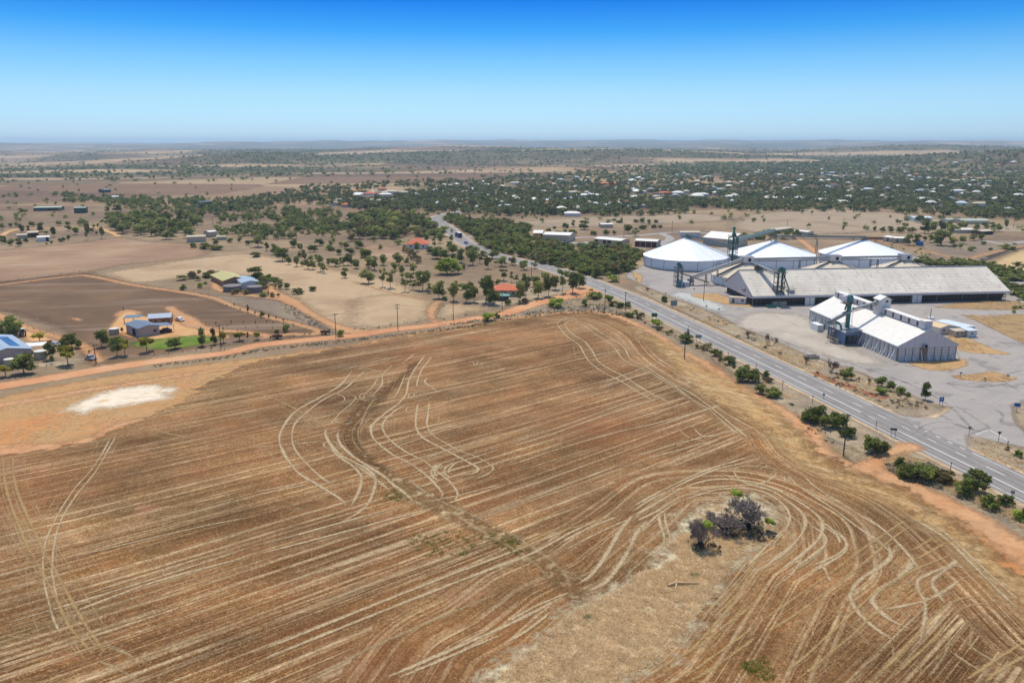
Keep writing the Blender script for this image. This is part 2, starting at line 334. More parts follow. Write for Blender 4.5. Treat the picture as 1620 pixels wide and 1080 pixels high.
# stubble field: rows follow the attribute 'row' (metres across the harvest passes)
def field_mat():
    n = NT('cereal stubble'); p = n.pos(); row = n.attr('row'); al = n.sep(n.map(p, rot=(0, 0, -R(38))))[0]
    V = lambda fr, fa: n.comb(n.math('MULTIPLY', row, fr), n.math('MULTIPLY', al, fa))
    big = n.noise(.017, 5, rough=.6); b2 = n.noise(.05, 4, rough=.6)
    c = n.ramp(n.rng(big, .32, .68), [(0, S(99, 66, 34)), (.3, S(125, 84, 46)), (.55, S(152, 105, 61)), (.8, S(125, 92, 52)), (1, S(168, 121, 74))])
    bands = n.noise(1.0, 4, V(.16, .012), .6); c = n.mix(n.rng(bands, .50, .70, 0, .6), c, S(104, 72, 42)); c = n.mix(n.rng(bands, .48, .28, 0, .55), c, S(188, 148, 104))
    g = n.noise(1.0, 3, V(.10, .02), .6); c = n.mix(n.math('MULTIPLY', n.rng(g, .58, .7, 0, .7), n.rng(b2, .4, .6)), c, S(128, 110, 66))
    # straw lines left by the harvester, of every strength
    def lines(fr, fa, lo, wid, amt, col, c, seed):
        q = n.noise(1.0, 2, n.comb(n.math('ADD', n.math('MULTIPLY', row, fr), seed), n.math('MULTIPLY', al, fa)), .5)
        d = n.math('ABSOLUTE', n.math('SUBTRACT', q, lo)); m = n.rng(d, 0, wid, amt, 0); m = n.math('MULTIPLY', m, n.rng(n.noise(.12, 4, rough=.7), .32, .6, .25, 1)); return n.mix(m, c, col)
    c = lines(.23, .003, .5, .015, .85, S(214, 188, 146), c, 3.3)
    c = lines(.33, .004, .46, .013, .6, S(200, 170, 124), c, 11.7)
    c = lines(.55, .006, .52, .016, .6, S(206, 168, 120), c, 23.1)
    c = lines(.9, .008, .5, .02, .5, S(202, 172, 130), c, 57.0); c = lines(1.3, .01, .48, .022, .4, S(196, 160, 116), c, 71.0)
    c = lines(.28, .003, .56, .03, .5, S(84, 58, 34), c, 41.0)
    # wheel pairs of each pass
    w = n.math('PINGPONG', n.math('ADD', row, n.math('MULTIPLY', n.noise(.02, 2), 3)), 6.1); d = n.math('ABSOLUTE', n.math('SUBTRACT', w, 1.5))
    pid = n.math('FLOOR', n.math('DIVIDE', row, 12.2)); wn_ = n.n.new("ShaderNodeTexWhiteNoise"); wn_.noise_dimensions = '1D'; n.inp(wn_, 'W', pid)
    m = n.math('MULTIPLY', n.rng(d, .12, .42, 1, 0), n.rng(wn_.outputs[0], .1, .7, .15, 1.0)); m = n.math('MULTIPLY', m, n.rng(n.noise(.09, 4, rough=.7), .35, .55, .3, 1)); c = n.mix(m, c, S(206, 176, 132))
    # drill rows and stalks
    st = n.noise(1.0, 3, V(1.6, .5), .75); c = n.val(c, n.rng(st, .3, .7, .74, 1.28))
    sp = n.noise(2.6, 3, rough=.8); c = n.val(c, n.rng(sp, .3, .7, .62, 1.36)); c = n.mix(n.rng(sp, .57, .72, 0, .8), c, S(214, 180, 136))
    dk = n.noise(.028, 4, n.map(p, (1, 1.4, 1), loc=(40, 9, 0)), .6); c = n.val(c, n.rng(dk, .34, .66, .66, 1.22)); ru = n.noise(.011, 5, n.map(p, loc=(7, 70, 0)), .6); c = n.mix(n.rng(ru, .5, .68, 0, .5), c, S(168, 104, 62))
    rd = n.noise(.06, 5, rough=.7); c = n.mix(n.rng(rd, .60, .72, 0, .5), c, S(196, 140, 104))
    s = n.attr('sd'); w1 = n.noise(.25, 4, rough=.65); t = n.math('ADD', s, n.math('MULTIPLY', n.math('SUBTRACT', w1, .5), 14)); t = n.math('ADD', t, n.math('MULTIPLY', n.math('SUBTRACT', st, .5), 4))
    return n.fin(n.bsdf(c, .95, 0, .1, n.bump(n.math('ADD', n.math('MULTIPLY', st, .6), sp), .5, .25)), n.rng(t, -1.2, 1.2))
M['field'] = field_mat()
def straw(name, col, cover, top=.8):
    n = NT(name); f = n.noise(2.2, 4, rough=.8); c = n.val(col, n.rng(f, .3, .7, .66, 1.24)); k = n.noise(.10, 3, rough=.6)
    u = n.math('ABSOLUTE', n.attr('u')); a = n.math('SUBTRACT', n.math('ADD', n.math('MULTIPLY', n.math('SUBTRACT', f, .5), 2.6), n.math('MULTIPLY', n.math('SUBTRACT', k, .5), 2.4)), n.math('MULTIPLY', n.math('POWER', u, 1.1), 1.6))
    return n.fin(n.bsdf(c, .95, 0, .1), n.math('MULTIPLY', n.rng(n.math('ADD', a, n.math('MULTIPLY', n.math('SUBTRACT', n.attr('fd'), 1.0), .9)), -cover, 1.1-cover, 0, top), n.rng(n.attr('fd'), 0, .5)))
M['straw'] = straw('pale straw track', S(204, 178, 138), 1.35, .92)
M['straw_gold'] = straw('golden straw track', S(196, 162, 110), 1.2, .75)
M['straw_grey'] = straw('grey chaff track', S(196, 168, 124), .9, .65)
M['straw_faint'] = straw('faint straw track', S(196, 160, 114), .5, .6)
M['straw_dark'] = straw('dark damp swath', S(88, 62, 36), .32, .6)
M['drill_row'] = straw('thin drill rows', S(200, 166, 118), .9, .7)
M['straw_red'] = straw('bare red wheelings', S(206, 140, 104), .2)
M['island'] = soil('tangled dry grass', (S(198, 180, 148), S(214, 198, 168), S(172, 152, 122)), .16, 5, 4.2, tint=.88, fine=.2, speck=(S(222, 200, 166), .9, .56, .7))
# made things
M['white_roof'] = paint('white sheet roof', S(240, 233, 220, 1.12), .04, .55, 0, .4, streak=.45, dirt=S(206, 192, 168))
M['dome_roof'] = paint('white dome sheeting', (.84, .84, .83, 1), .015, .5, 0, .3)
M['dome_wall'] = paint('shade-tinted dome wall', (.74, .76, .78, 1), .03, .5, 0, .5, streak=.25, dirt=(.5, .5, .5, 1))  # white wall with the faint blue of its shade mixed into the colour
M['old_roof'] = None
def old_roof(name, base, dark, lo=.4):
    n = NT(name); o = n.obj(); a = n.noise(.09, 5, o, .65); c = n.mix(n.rng(a, .35, .65), base, dark)
    st = n.noise(1.0, 4, n.map(o, (.5, .06, .06)), .7); c = n.mix(n.rng(st, .5, .75, 0, .35), c, S(176, 160, 142)); x = n.sep(o)
    sh = n.math('PINGPONG', x[1], 1.0); c = n.mix(n.rng(sh, 0, .16, .42, 0), c, S(120, 112, 104))
    sx = n.math('PINGPONG', x[0], 3.6); c = n.mix(n.rng(sx, 0, .16, .22, 0), c, S(120, 112, 104))
    f = n.noise(.7, 4, o, .75); c = n.val(c, n.rng(f, .3, .7, .9, 1.1)); return n.fin(n.bsdf(c, .85, 0, .2))
M['old_roof'] = old_roof('weathered asbestos roof', S(244, 231, 211), S(224, 211, 193))
M['old_cone'] = paint('weathered cone roof', S(232, 216, 188), .1, .8, 0, .5, streak=.5, dirt=S(170, 150, 122))
M['grey_wall'] = paint('grey wall sheet', S(236, 228, 226), .05, .7, 0, .6, rib=.5, ribdir=0, streak=.3, dirt=S(160, 150, 150))
M['panel_wall'] = paint('braced wall panel', S(240, 234, 226), .07, .7, 0, .6, streak=.35, dirt=S(164, 140, 122))
M['dark_rail'] = paint('brown wall rail', S(150, 132, 120), .1, .8)
M['dark_wall'] = paint('wall with painted shade', S(74, 66, 62), .15, .8, 0, .8)  # wall colour kept dark to paint in the shade below the eave
M['void'] = paint('painted opening shade', (.012, .012, .014, 1), .2, .9)  # near-black sheet colour standing in for the shade inside openings
M['steel'] = paint('galvanised steel', S(168, 168, 166), .12, .5, .25, 1.2, streak=.3, dirt=S(120, 104, 92))
M['grey_beam'] = paint('weathered steel', S(126, 124, 122), .15, .6, .2, 1.2)
M['rust_steel'] = paint('rusty steel', S(112, 92, 78), .25, .8, .1, 1.2)
M['green_steel'] = paint('green machine paint', S(60, 126, 114), .15, .5, 0, 1.2, streak=.3, dirt=S(60, 92, 80))
M['conv_teal'] = paint('teal conveyor cover', S(92, 142, 146), .1, .5, .1, 1)
M['blue_shed'] = paint('blue grey cladding', S(122, 140, 166), .06, .6, 0, .6, rib=.6)
M['concrete'] = paint('concrete', S(190, 176, 156), .12, .85, 0, .8, streak=.3)
M['white'] = paint('white paint', S(240, 238, 232, 1.15), .04, .5)
M['cream'] = paint('cream cladding', S(218, 200, 172), .05, .7, 0, .7, rib=.6, streak=.2)
M['tan_brick'] = paint('tan brick', S(176, 130, 98), .14, .85, 0, 3)
M['yellow_wall'] = paint('yellow wall', S(226, 186, 104), .05, .7)
M['maroon'] = paint('maroon roller door', S(92, 38, 36), .1, .6)
M['pink_wall'] = paint('pale pink wall', S(200, 178, 168), .05, .8, streak=.2)
M['blue_roof'] = paint('pale blue sheet roof', S(222, 230, 234, 1.2), .04, .5, 0, .7, rib=.5)
M['slate_roof'] = paint('slate blue sheet roof', S(116, 130, 146), .04, .5, 0, .7, rib=.6)
M['pale_slate'] = paint('pale slate roof', S(176, 190, 202), .04, .45, 0, .7, rib=.6)
M['olive_roof'] = paint('olive cream roof', S(206, 192, 124), .06, .7, 0, .6, rib=.6, streak=.3)
M['tile_roof'] = paint('orange tile roof', S(226, 120, 82), .12, .8, 0, 3)
M['green_roof'] = paint('pale green roof', S(186, 196, 176), .05, .6, 0, .7, rib=.6)
M['dkgreen_roof'] = paint('dark green cladding', S(58, 86, 84), .08, .6)
M['brown_roof'] = paint('brown roof', S(142, 104, 84), .1, .8)
M['timber'] = paint('weathered pole timber', S(104, 90, 80), .2, .9)
M['tank'] = paint('water tank', S(196, 180, 156), .06, .7, streak=.2)
M['tank_lid'] = paint('water tank lid', S(232, 226, 212), .05, .7)
M['grey_tank'] = paint('grey concrete tank', S(136, 124, 120), .08, .8, streak=.3)
M['pool'] = paint('pool water', S(70, 176, 190), .05, .15)
M['glass'] = paint('dark window glass', (.03, .035, .04, 1), .1, .12, spec=.6)
M['blue_paint'] = paint('blue vehicle paint', S(50, 110, 170), .05, .35)
M['navy'] = paint('navy paint', S(36, 62, 110), .06, .4)
M['silver'] = paint('silver car paint', S(188, 190, 192), .05, .35, .3)
M['red_paint'] = paint('dull red paint', S(120, 50, 42), .1, .5)
M['tyre'] = paint('rubber', (.02, .02, .02, 1), .1, .9)
M['sign_green'] = paint('green sign sheet', S(0, 118, 92), .03, .5)
M['sign_grey'] = paint('bare aluminium sign back', S(150, 160, 160), .05, .5, .2)
M['sign_blue'] = paint('blue sign sheet', S(28, 100, 176), .03, .5)
M['bark'] = paint('grey bark', S(120, 104, 90), .25, .9, 0, 3)
M['dead_wood'] = paint('dead grey twigs', S(170, 154, 142), .2, .9, 0, 2)
M['dead_brown'] = paint('dead brown twigs', S(140, 118, 104), .2, .9, 0, 2)
M['chaff'] = soil('trampled chaff', (S(204, 168, 118), S(190, 148, 100), S(212, 182, 136)), .12, 6, 4.0, fine=.2, streak=(R(-45), .05, .6, S(214, 186, 142), .5, .7), speck=(S(150, 108, 66), .8, .58, .6))
M['gully'] = soil('damp gully soil', (S(96, 68, 42), S(122, 88, 54), S(106, 88, 52)), .25, 2.5, 1.8, fine=.24, speck=(S(176, 156, 140), .7, .60, .7))
M['gully_pale'] = soil('washed gully debris', (S(176, 146, 108), S(128, 94, 62), S(204, 178, 140)), .35, 3, 2.4, fine=.26, speck=(S(112, 104, 62), .5, .58, .7))
M['shoulder'] = soil('road shoulder', (S(204, 174, 138), S(212, 186, 152), S(194, 160, 122)), .1, 1.2, .7, tint=.95)
M['red_clay'] = soil('red clay cut', (S(150, 74, 44), S(172, 92, 56), S(186, 116, 74)), .2, 2.0, 1.6, esc=.6)
M['tyre_mark'] = straw('dark tyre marks', S(112, 108, 106), .6, .5)
M['black_wood'] = paint('charred dark wood', S(52, 42, 38), .2, .9, 0, 2)
M['wire'] = paint('power wire', S(90, 90, 90), .1, .5, .4)
def leaf(name, a, b, c_, tr=.3, LB=2.15, hue=(1, .94, .76)):
    n = NT(name); q = n.n.new("ShaderNodeAttribute"); q.attribute_name = 'rnd'; r_ = q.outputs["Fac"]
    c = n.mix(1.0, n.ramp(r_, [(0, a), (.5, b), (1, c_)]), (LB*hue[0], LB*hue[1], LB*hue[2], 1), 'MULTIPLY'); o = n.rand(); c = n.val(c, n.rng(o, 0, 1, .62, 1.3))
    d = n.n.new("ShaderNodeBsdfDiffuse"); n.inp(d, 0, c); t = n.n.new("ShaderNodeBsdfTranslucent"); n.inp(t, 0, c); mx = n.n.new("ShaderNodeMixShader"); mx.inputs[0].default_value = tr
    n.l.new(d.outputs[0], mx.inputs[1]); n.l.new(t.outputs[0], mx.inputs[2]); return n.fin(mx.outputs[0])
LK = 1.0
M['leaf_gum'] = leaf('grey green gum leaves', S(84, 92, 56), S(108, 114, 68), S(142, 140, 90))
M['leaf_green'] = leaf('dark green leaves', S(68, 80, 44), S(94, 104, 57), S(126, 130, 78))
M['leaf_bright'] = leaf('bright green leaves', S(82, 102, 40), S(112, 128, 54), S(144, 150, 76))
M['leaf_yellow'] = leaf('yellow green leaves', S(108, 108, 46), S(138, 132, 60), S(168, 156, 82))
M['leaf_olive'] = leaf('olive brown leaves', S(86, 80, 58), S(112, 102, 74), S(136, 126, 92))
M['leaf_scrub'] = leaf('scrub leaves', S(74, 84, 48), S(98, 106, 62), S(130, 132, 84))
M['leaf_dark'] = leaf('far dark leaves', S(70, 78, 50), S(92, 98, 64), S(120, 120, 84))
M['grass_tuft'] = leaf('dry tufts', S(158, 138, 112), S(186, 164, 134), S(208, 188, 158), .35, 1.75, (1, .985, .88))
M['weed'] = leaf('grey weeds', S(98, 92, 78), S(120, 112, 94), S(142, 132, 112), .3, 1.25, (1, .98, .92))
M['stalk'] = leaf('stubble stalks', S(150, 106, 64), S(186, 144, 96), S(222, 186, 134), .15)
# ------------------------------------------------------------------ the ground out to the horizon
HILLS = [(1500, 2300, 420, 360, 46), (2100, 2900, 700, 500, 40), (150, 3300, 1100, 420, 30), (-800, 3000, 520, 420, 22), (-300, 2900, 300, 260, 14), (-350, 2250, 170, 90, 12), (40, 2150, 260, 90, 12), (900, 4200, 1400, 700, 30),
         (-1500, 4800, 700, 500, 40), (2600, 4400, 900, 500, 46), (-300, 5200, 800, 400, 44)]
def terrain(x, y):
    x, y = np.asarray(x, float), np.asarray(y, float); d = np.hypot(x, y); h = np.zeros_like(d)
    for cx, cy, sx, sy, a in HILLS: h = h + a*np.exp(-((x-cx)/sx)**2-((y-cy)/sy)**2)
    h = h*sstep(1350, 1900, d)
    h = h + sstep(1400, 3500, d)*((fbm(x, y*1.3, 800, 4, 2)-.5)*74-6) + sstep(4000, 9000, d)*(fbm(x, y, 2600, 4, 8)-.5)*70
    pl = sstep(.50, .60, fbm(x*.6, y, 5200, 3, 21)); h = h + sstep(8500, 12500, d)*(18 + 62*pl + 12*sstep(.52, .56, fbm(x, y*.8, 2400, 3, 33)))
    return h*sstep(1300, 1800, d)
BARE = [(-330, 1960, 190, 80), (-60, 2030, 300, 90), (1080, 2900, 620, 190), (-900, 2500, 260, 70), (330, 2600, 300, 60), (-1250, 2050, 420, 110), (-1600, 2900, 600, 200), (-500, 3900, 500, 140), (700, 3700, 700, 160), (1900, 3900, 700, 200), (-2300, 4300, 700, 260), (300, 5000, 900, 200), (-900, 1650, 200, 50)]
def bare(x, y):
    q = 0*np.asarray(x, float); w = 60*(fbm(x, y, 150, 3, 71)-.5)
    for cx, cy, sx, sy in BARE: q = np.maximum(q, sstep(1.15, .85, np.hypot((x-cx+w)/sx, (y-cy+w)/sy)))
    return q
def vegmap(x, y):
    """0..1 how much bush covers the far country"""
    d = np.hypot(x, y); v = sstep(.50, .62, fbm(x, y, 700, 4, 11))*.9
    v = np.maximum(v, sstep(.52, .6, fbm(x*.45, y, 420, 4, 61))*sstep(2600, 3600, d)*.9)
    for cx, cy, sx, sy, a in ((150, 3250, 1000, 380, 1.2), (-750, 2900, 520, 450, 1.1), (1600, 2300, 700, 600, .9), (700, 2400, 700, 200, .7), (-300, 2500, 200, 80, -1.6), (60, 2250, 360, 110, -2.), (-900, 1900, 500, 120, .8), (-1900, 2900, 700, 600, -.9), (900, 3600, 900, 200, -1.5)):
        v = v + a*np.exp(-((x-cx)/sx)**2-((y-cy)/sy)**2)
    v = np.clip(v, 0, 1)*sstep(1500, 2300, d)
    tw = sd_poly(np.column_stack([x.ravel(), y.ravel()]), AT([(540, 332), (720, 330), (900, 338), (1080, 330), (1250, 320), (1420, 326), (1620, 346), (1900, 360), (1900, 262), (1400, 260), (1100, 270), (860, 276), (640, 290), (480, 306)])).reshape(x.shape)
    return np.maximum(v, .8*sstep(-40, 60, tw)*sstep(.3, .55, fbm(x, y, 160, 3, 50)))*(1-bare(x, y))
ang = np.radians(np.concatenate([np.arange(-48, 48, .32), np.arange(48, 312, 6.0)])); rr = [6.0]
while rr[-1] < 27000: rr.append(rr[-1]*(1.022 if rr[-1] < 1200 else 1.012))
rr = np.array(rr); A_, R_ = np.meshgrid(ang, rr); gx, gy = (R_*np.sin(A_)).ravel(), (R_*np.cos(A_)).ravel()
gx, gy = np.append(gx, 0), np.append(gy, 0); gz = terrain(gx, gy)
na, nr = len(ang), len(rr); ii, jj = np.meshgrid(np.arange(nr-1), np.arange(na), indexing='ij'); j2 = (jj+1) % na
fq = np.stack([ii*na+jj, ii*na+j2, (ii+1)*na+j2, (ii+1)*na+jj], -1).reshape(-1, 4)
inner = np.stack([np.full(na, nr*na), np.arange(na), (np.arange(na)+1) % na], 1)
fq = np.vstack([fq, np.column_stack([inner, inner[:, 2]])])
fq = fq[:, ::-1]
me = bpy.data.meshes.new('ground'); tri = fq[-na:, :]; quad = fq[:-na]
me.vertices.add(len(gx)); me.vertices.foreach_set("co", np.column_stack([gx, gy, gz]).astype(np.float32).ravel())
inn = inner[:, ::-1].astype(np.int32); lv = np.concatenate([quad.ravel(), inn.ravel()]).astype(np.int32)
me.loops.add(len(lv)); me.loops.foreach_set("vertex_index", lv); me.polygons.add(len(quad)+na)
me.polygons.foreach_set("loop_start", np.concatenate([np.arange(len(quad))*4, len(quad)*4+np.arange(na)*3]).astype(np.int32))
me.polygons.foreach_set("loop_total", np.concatenate([np.full(len(quad), 4), np.full(na, 3)]).astype(np.int32))
ba = me.attributes.new('bare', 'FLOAT', 'POINT'); ba.data.foreach_set("value", bare(gx, gy).astype(np.float32))
va = me.attributes.new('veg', 'FLOAT', 'POINT'); va.data.foreach_set("value", vegmap(gx, gy).astype(np.float32))
me.polygons.foreach_set("use_smooth", np.ones(len(quad)+na, dtype=bool)); me.materials.append(M['ground']); me.update(); me.validate()
tag(link('ground', me), kind='structure')

# ------------------------------------------------------------------ paddocks, tracks and yards as thin sheets
t7 = lambda p: T(800, 480, 4.045, p)
tA = lambda p: T(280, 350, 5.0625, p); tB = lambda p: T(560, 320, 4.045, p); tF = lambda p: T(940, 440, 4.045, p); tG = lambda p: T(1220, 560, 4.045, p); tL = lambda p: T(0, 440, 4.5, p); tU = lambda p: T(0, 300, 5.0625, p); tV = lambda p: T(820, 345, 6.75, p)
zone_poly('paddock', tU([(-60, 760), (640, 660), (760, 650), (1000, 600), (1618, 530), (1560, 440), (1200, 420), (960, 385), (600, 430), (0, 485), (-200, 500)]), 4, .010, M['red_pad'], 6)
zone_poly('paddock', [(165, 432), (230, 421), (325, 407), (400, 402), (470, 415), (560, 432), (640, 452), (688, 490), (672, 507), (560, 521), (500, 497), (440, 452), (400, 436), (300, 438), (215, 447)], 3, .014, M['pale_pad'], 6)
zone_poly('paddock', [(-60, 452), (126, 433), (142, 433), (197, 447), (257, 457), (320, 470), (371, 485), (464, 511), (505, 525), (480, 533), (330, 548), (250, 560), (150, 575), (130, 545), (90, 515), (0, 490), (-80, 480)], 2.5, .018, M['dark_pad'], 6)
zone_poly('paddock', tA([(160, 575), (420, 600), (640, 612), (830, 642), (950, 695), (1240, 880), (1150, 868), (800, 760), (560, 690), (300, 620)]), 2, .022, M['grey_pad'], 5)
zone_poly('paddock', [(1180, 340), (1290, 330), (1420, 337), (1520, 351), (1640, 358), (1640, 368), (1440, 362), (1300, 371), (1160, 362)], 8, .010, M['far_pad'], 8)
zone_poly('paddock', [(800, 352), (900, 345), (1010, 341), (1100, 338), (1160, 346), (1100, 352), (980, 356), (860, 360)], 8, .010, M['far_pad'], 8)
zone_poly('paddock', [(1525, 428), (1560, 418), (1630, 392), (1680, 400), (1680, 440), (1620, 446), (1570, 438)], 4, .012, M['sand_pad'], 5)
zone_poly('paddock', [(1455, 388), (1500, 382), (1600, 380), (1625, 388), (1560, 412), (1525, 424), (1480, 408)], 4, .012, M['grey_pad'], 5)
zone_poly('paddock', tB([(0, 620), (250, 590), (480, 630), (470, 720), (380, 770), (0, 800)]), 3, .020, M['pale_pad'], 5)
zone_poly('paddock', tB([(540, 650), (700, 650), (860, 680), (760, 700), (560, 745)]), 2, .020, M['pale_pad'], 4)
# verges
zone_poly('verge', [(-60, 590), (100, 578), (200, 566), (330, 548), (470, 530), (560, 523), (680, 506), (780, 488), (880, 466), (960, 488), (1010, 505), (1060, 530), (1120, 565), (1200, 612), (1290, 690), (1340, 730), (1420, 745), (1500, 795), (1640, 875), (1700, 930), (1700, 820), (1600, 782), (1480, 722), (1360, 660), (1240, 600), (1120, 544), (1030, 498), (930, 452), (880, 446), (780, 470), (640, 500), (520, 515), (330, 540), (200, 556), (0, 582)], 2, .016, M['verge'], 4, smooth=False)
zone_poly('verge', [(690, 512), (760, 502), (850, 484), (900, 474), (950, 478), (1000, 500), (1060, 530), (1130, 568), (1110, 575), (1050, 545), (990, 506), (940, 497), (850, 499), (760, 512), (700, 520)], 1.5, .028, M['verge_grey'], 4)
zone_poly('verge', tG([(150, 370), (260, 470), (420, 560), (600, 640), (560, 690), (420, 650), (320, 600), (240, 470)]), 1, .028, M['verge_grey'], 3)
zone_poly('verge', tG([(790, 770), (900, 800), (1100, 850), (1300, 930), (1500, 1010), (1700, 1100), (1800, 1260), (1500, 1150), (1200, 970), (1000, 860), (840, 790)]), 1, .028, M['verge_grey'], 3)
zone_poly('verge', [(1500, 706), (1531, 690), (1570, 698), (1640, 715), (1700, 735), (1700, 790), (1640, 762), (1570, 728), (1536, 712)], 1, .05, M['verge'], 3)
# the yards of the grain depot
zone_poly('depot_yard', [(990, 437), (996, 430), (1010, 424), (1030, 412), (1100, 396), (1180, 388), (1300, 396), (1420, 402), (1560, 425), (1700, 450), (1740, 700), (1640, 690), (1623, 655), (1600, 640), (1606, 668), (1625, 690), (1650, 712), (1531, 691), (1552, 728), (1500, 700), (1499, 656), (1512, 645), (1487, 641), (1455, 631), (1422, 616), (1368, 591), (1329, 578), (1271, 558), (1236, 543), (1199, 526), (1162, 511), (1128, 494), (1093, 479), (1068, 471), (1034, 458), (1008, 447)], 1.5, .032, M['asphalt'], 3, smooth=False)
zone_poly('depot_yard', [(1160, 515), (1190, 495), (1270, 500), (1300, 525), (1340, 548), (1400, 575), (1330, 570), (1240, 540)], 1.5, .040, M['asphalt_pale'], 5)
zone_poly('depot_yard', [(1075, 462), (1110, 468), (1150, 488), (1130, 492), (1085, 475), (1060, 466)], 1.5, .040, M['gravel'], 5)
zone_poly('earth_patch', [(1093, 466), (1130, 464), (1160, 474), (1192, 485), (1165, 484), (1125, 476), (1098, 470)], 1, .046, M['brown_patch'], 3)
zone_poly('earth_patch', T(1460, 560, 6.75, [(-150, 95), (0, 80), (300, 70), (440, 50), (470, 90), (430, 140), (250, 178), (60, 165), (-60, 140)]), .7, .046, M['brown_patch'], 2)
zone_poly('earth_patch', T(1460, 560, 6.75, [(310, 232), (430, 225), (600, 210), (700, 188), (800, 195), (900, 230), (990, 265), (900, 295), (680, 292), (400, 272)]), .7, .046, M['brown_patch'], 2)
zone_poly('earth_patch', [(1500, 528), (1530, 535), (1580, 555), (1600, 560), (1560, 560), (1520, 555), (1502, 545)], 1, .046, M['brown_patch'], 2.5)
zone_poly('earth_patch', [(1520, 498), (1560, 500), (1640, 498), (1700, 520), (1680, 560), (1625, 545), (1580, 525), (1540, 505)], 1, .046, M['berm'], 2.5)
zone_poly('earth_patch', [(1480, 486), (1520, 479), (1600, 476), (1630, 488), (1560, 490)], 1, .046, M['berm'], 2.5)
zone_poly('earth_patch', [(1000, 430), (1016, 436), (1012, 448), (1004, 440)], 1, .046, M['brown_patch'], 2)
zone_poly('verge', [(1604, 640), (1640, 632), (1700, 640), (1700, 715), (1640, 690), (1610, 668)], 1, .046, M['verge'], 2)
# the verge on the depot side of the highway
zone_poly('verge', [(1010, 452), (1034, 460), (1068, 474), (1093, 482), (1128, 497), (1162, 514), (1199, 529), (1236, 546), (1271, 561), (1329, 581), (1368, 594), (1422, 619), (1455, 634), (1487, 645), (1505, 648), (1490, 658), (1440, 660), (1380, 640), (1300, 598), (1200, 550), (1100, 502), (1040, 476), (1000, 455)], 1.2, .05, M['verge'], 2.5, smooth=False)
zone_line('verge', [(1010, 470), (1060, 490), (1100, 508), (1200, 556), (1300, 603), (1380, 643), (1430, 663), (1480, 662), (1507, 650)], [1.2, 1.5, 1.5, 2, 2, 2, 2.2, 2.5, 2], 1, .056, M['shoulder'], 1.5)
# dirt roads
zone_line('dirt_road', [(-80, 620), (0, 611), (111, 593), (200, 578), (267, 569), (360, 558), (400, 547.5), (477, 538.6), (560, 531), (622, 521.5), (684, 515), (745, 505), (795, 497), (844, 481), (880, 473), (908, 467), (934, 458)], [4.0, 4.0, 4.0, 3.8, 3.6, 3.1, 3.5, 3.2, 3.4, 3.4, 3.4, 3.4, 3.9, 4.0, 4.5, 6.5, 8.5], 1.2, .060, M['red_dirt'], 2)
zone_line('dirt_track', tA([(-1500, 520), (-850, 440), (-700, 440), (-450, 490), (-300, 520), (0, 562), (280, 612), (460, 682), (700, 760), (930, 815), (1060, 850), (1140, 880), (1100, 905), (900, 905), (700, 930)]), 1.7, 1.2, .052, M['red_dirt2'], 2)
zone_line('dirt_track', tA([(720, 520), (790, 580), (860, 620), (930, 650), (1040, 720), (1150, 780), (1250, 830), (1360, 870), (1480, 890)]), [2.2, 2.2, 3.6, 3.6, 2.3, 2, 2, 2.6, 4.5], 1.2, .054, M['red_dirt2'], 2)
zone_line('dirt_track', tA([(300, 500), (330, 545), (480, 580), (640, 600), (800, 620), (900, 640)]), 2.0, 1.2, .05, M['red_dirt2'], 2)
zone_line('dirt_track', tL([(-40, 250), (90, 310), (190, 350), (320, 395), (440, 425), (560, 470), (640, 520), (700, 590)]), 1.9, 1.2, .052, M['red_dirt2'], 2)
zone_poly('sandy_yard', tL([(150, 390), (260, 370), (350, 430), (420, 480), (330, 500), (200, 440)]), 1.2, .05, M['tan_dirt'], 3)
zone_poly('sandy_yard', tL([(770, 370), (870, 250), (960, 240), (1010, 270), (1260, 300), (1400, 330), (1520, 370), (1600, 400), (1618, 430), (1430, 420), (1250, 420), (1090, 450), (960, 425), (860, 400)]), 1.2, .05, M['tan_dirt'], 4)
zone_line('dirt_track', tA([(-60, 690), (60, 780), (160, 840), (300, 870), (420, 880), (560, 890), (720, 915)]), [2, 2.4, 4, 3.5, 2, 2, 2], 1.2, .056, M['red_dirt2'], 2)
zone_poly('lawn', tL([(945, 455), (1100, 440), (1260, 420), (1420, 410), (1560, 430), (1500, 455), (1330, 490), (1150, 505), (1060, 500), (960, 480)]), 1, .062, M['lawn'], 3)
zone_poly('sandy_yard', tB([(30, 300), (120, 270), (230, 285), (330, 310), (360, 380), (240, 390), (100, 350)]), 2, .05, M['red_pad'], 8)
zone_line('dirt_track', tB([(545, 630), (505, 670), (492, 720), (520, 770)]), [1.6, 2.2, 1.6, 1.2], 1.2, .05, M['red_dirt2'], 3)
zone_line('dirt_track', tB([(0, 510), (100, 540), (220, 575), (340, 600), (470, 625)]), .6, 1.5, .05, M['red_dirt2'], 3)
zone_line('dirt_track', tU([(0, 380), (60, 340), (180, 312), (400, 305), (620, 298), (760, 300), (900, 345), (950, 372)]), 2.5, 2, .05, M['tan_dirt'], 3)
zone_line('dirt_track', T(1380, 330, 6.75, [(0, 335), (200, 375), (400, 410), (600, 460), (800, 510), (960, 545), (1200, 490), (1400, 445), (1600, 405), (1800, 380)]), 1.5, 2, .05, M['red_dirt2'], 2)
zone_line('dirt_track', [(1262, 376), (1280, 390), (1300, 408)], 2.6, 1.5, .05, M['red_dirt2'], 2)
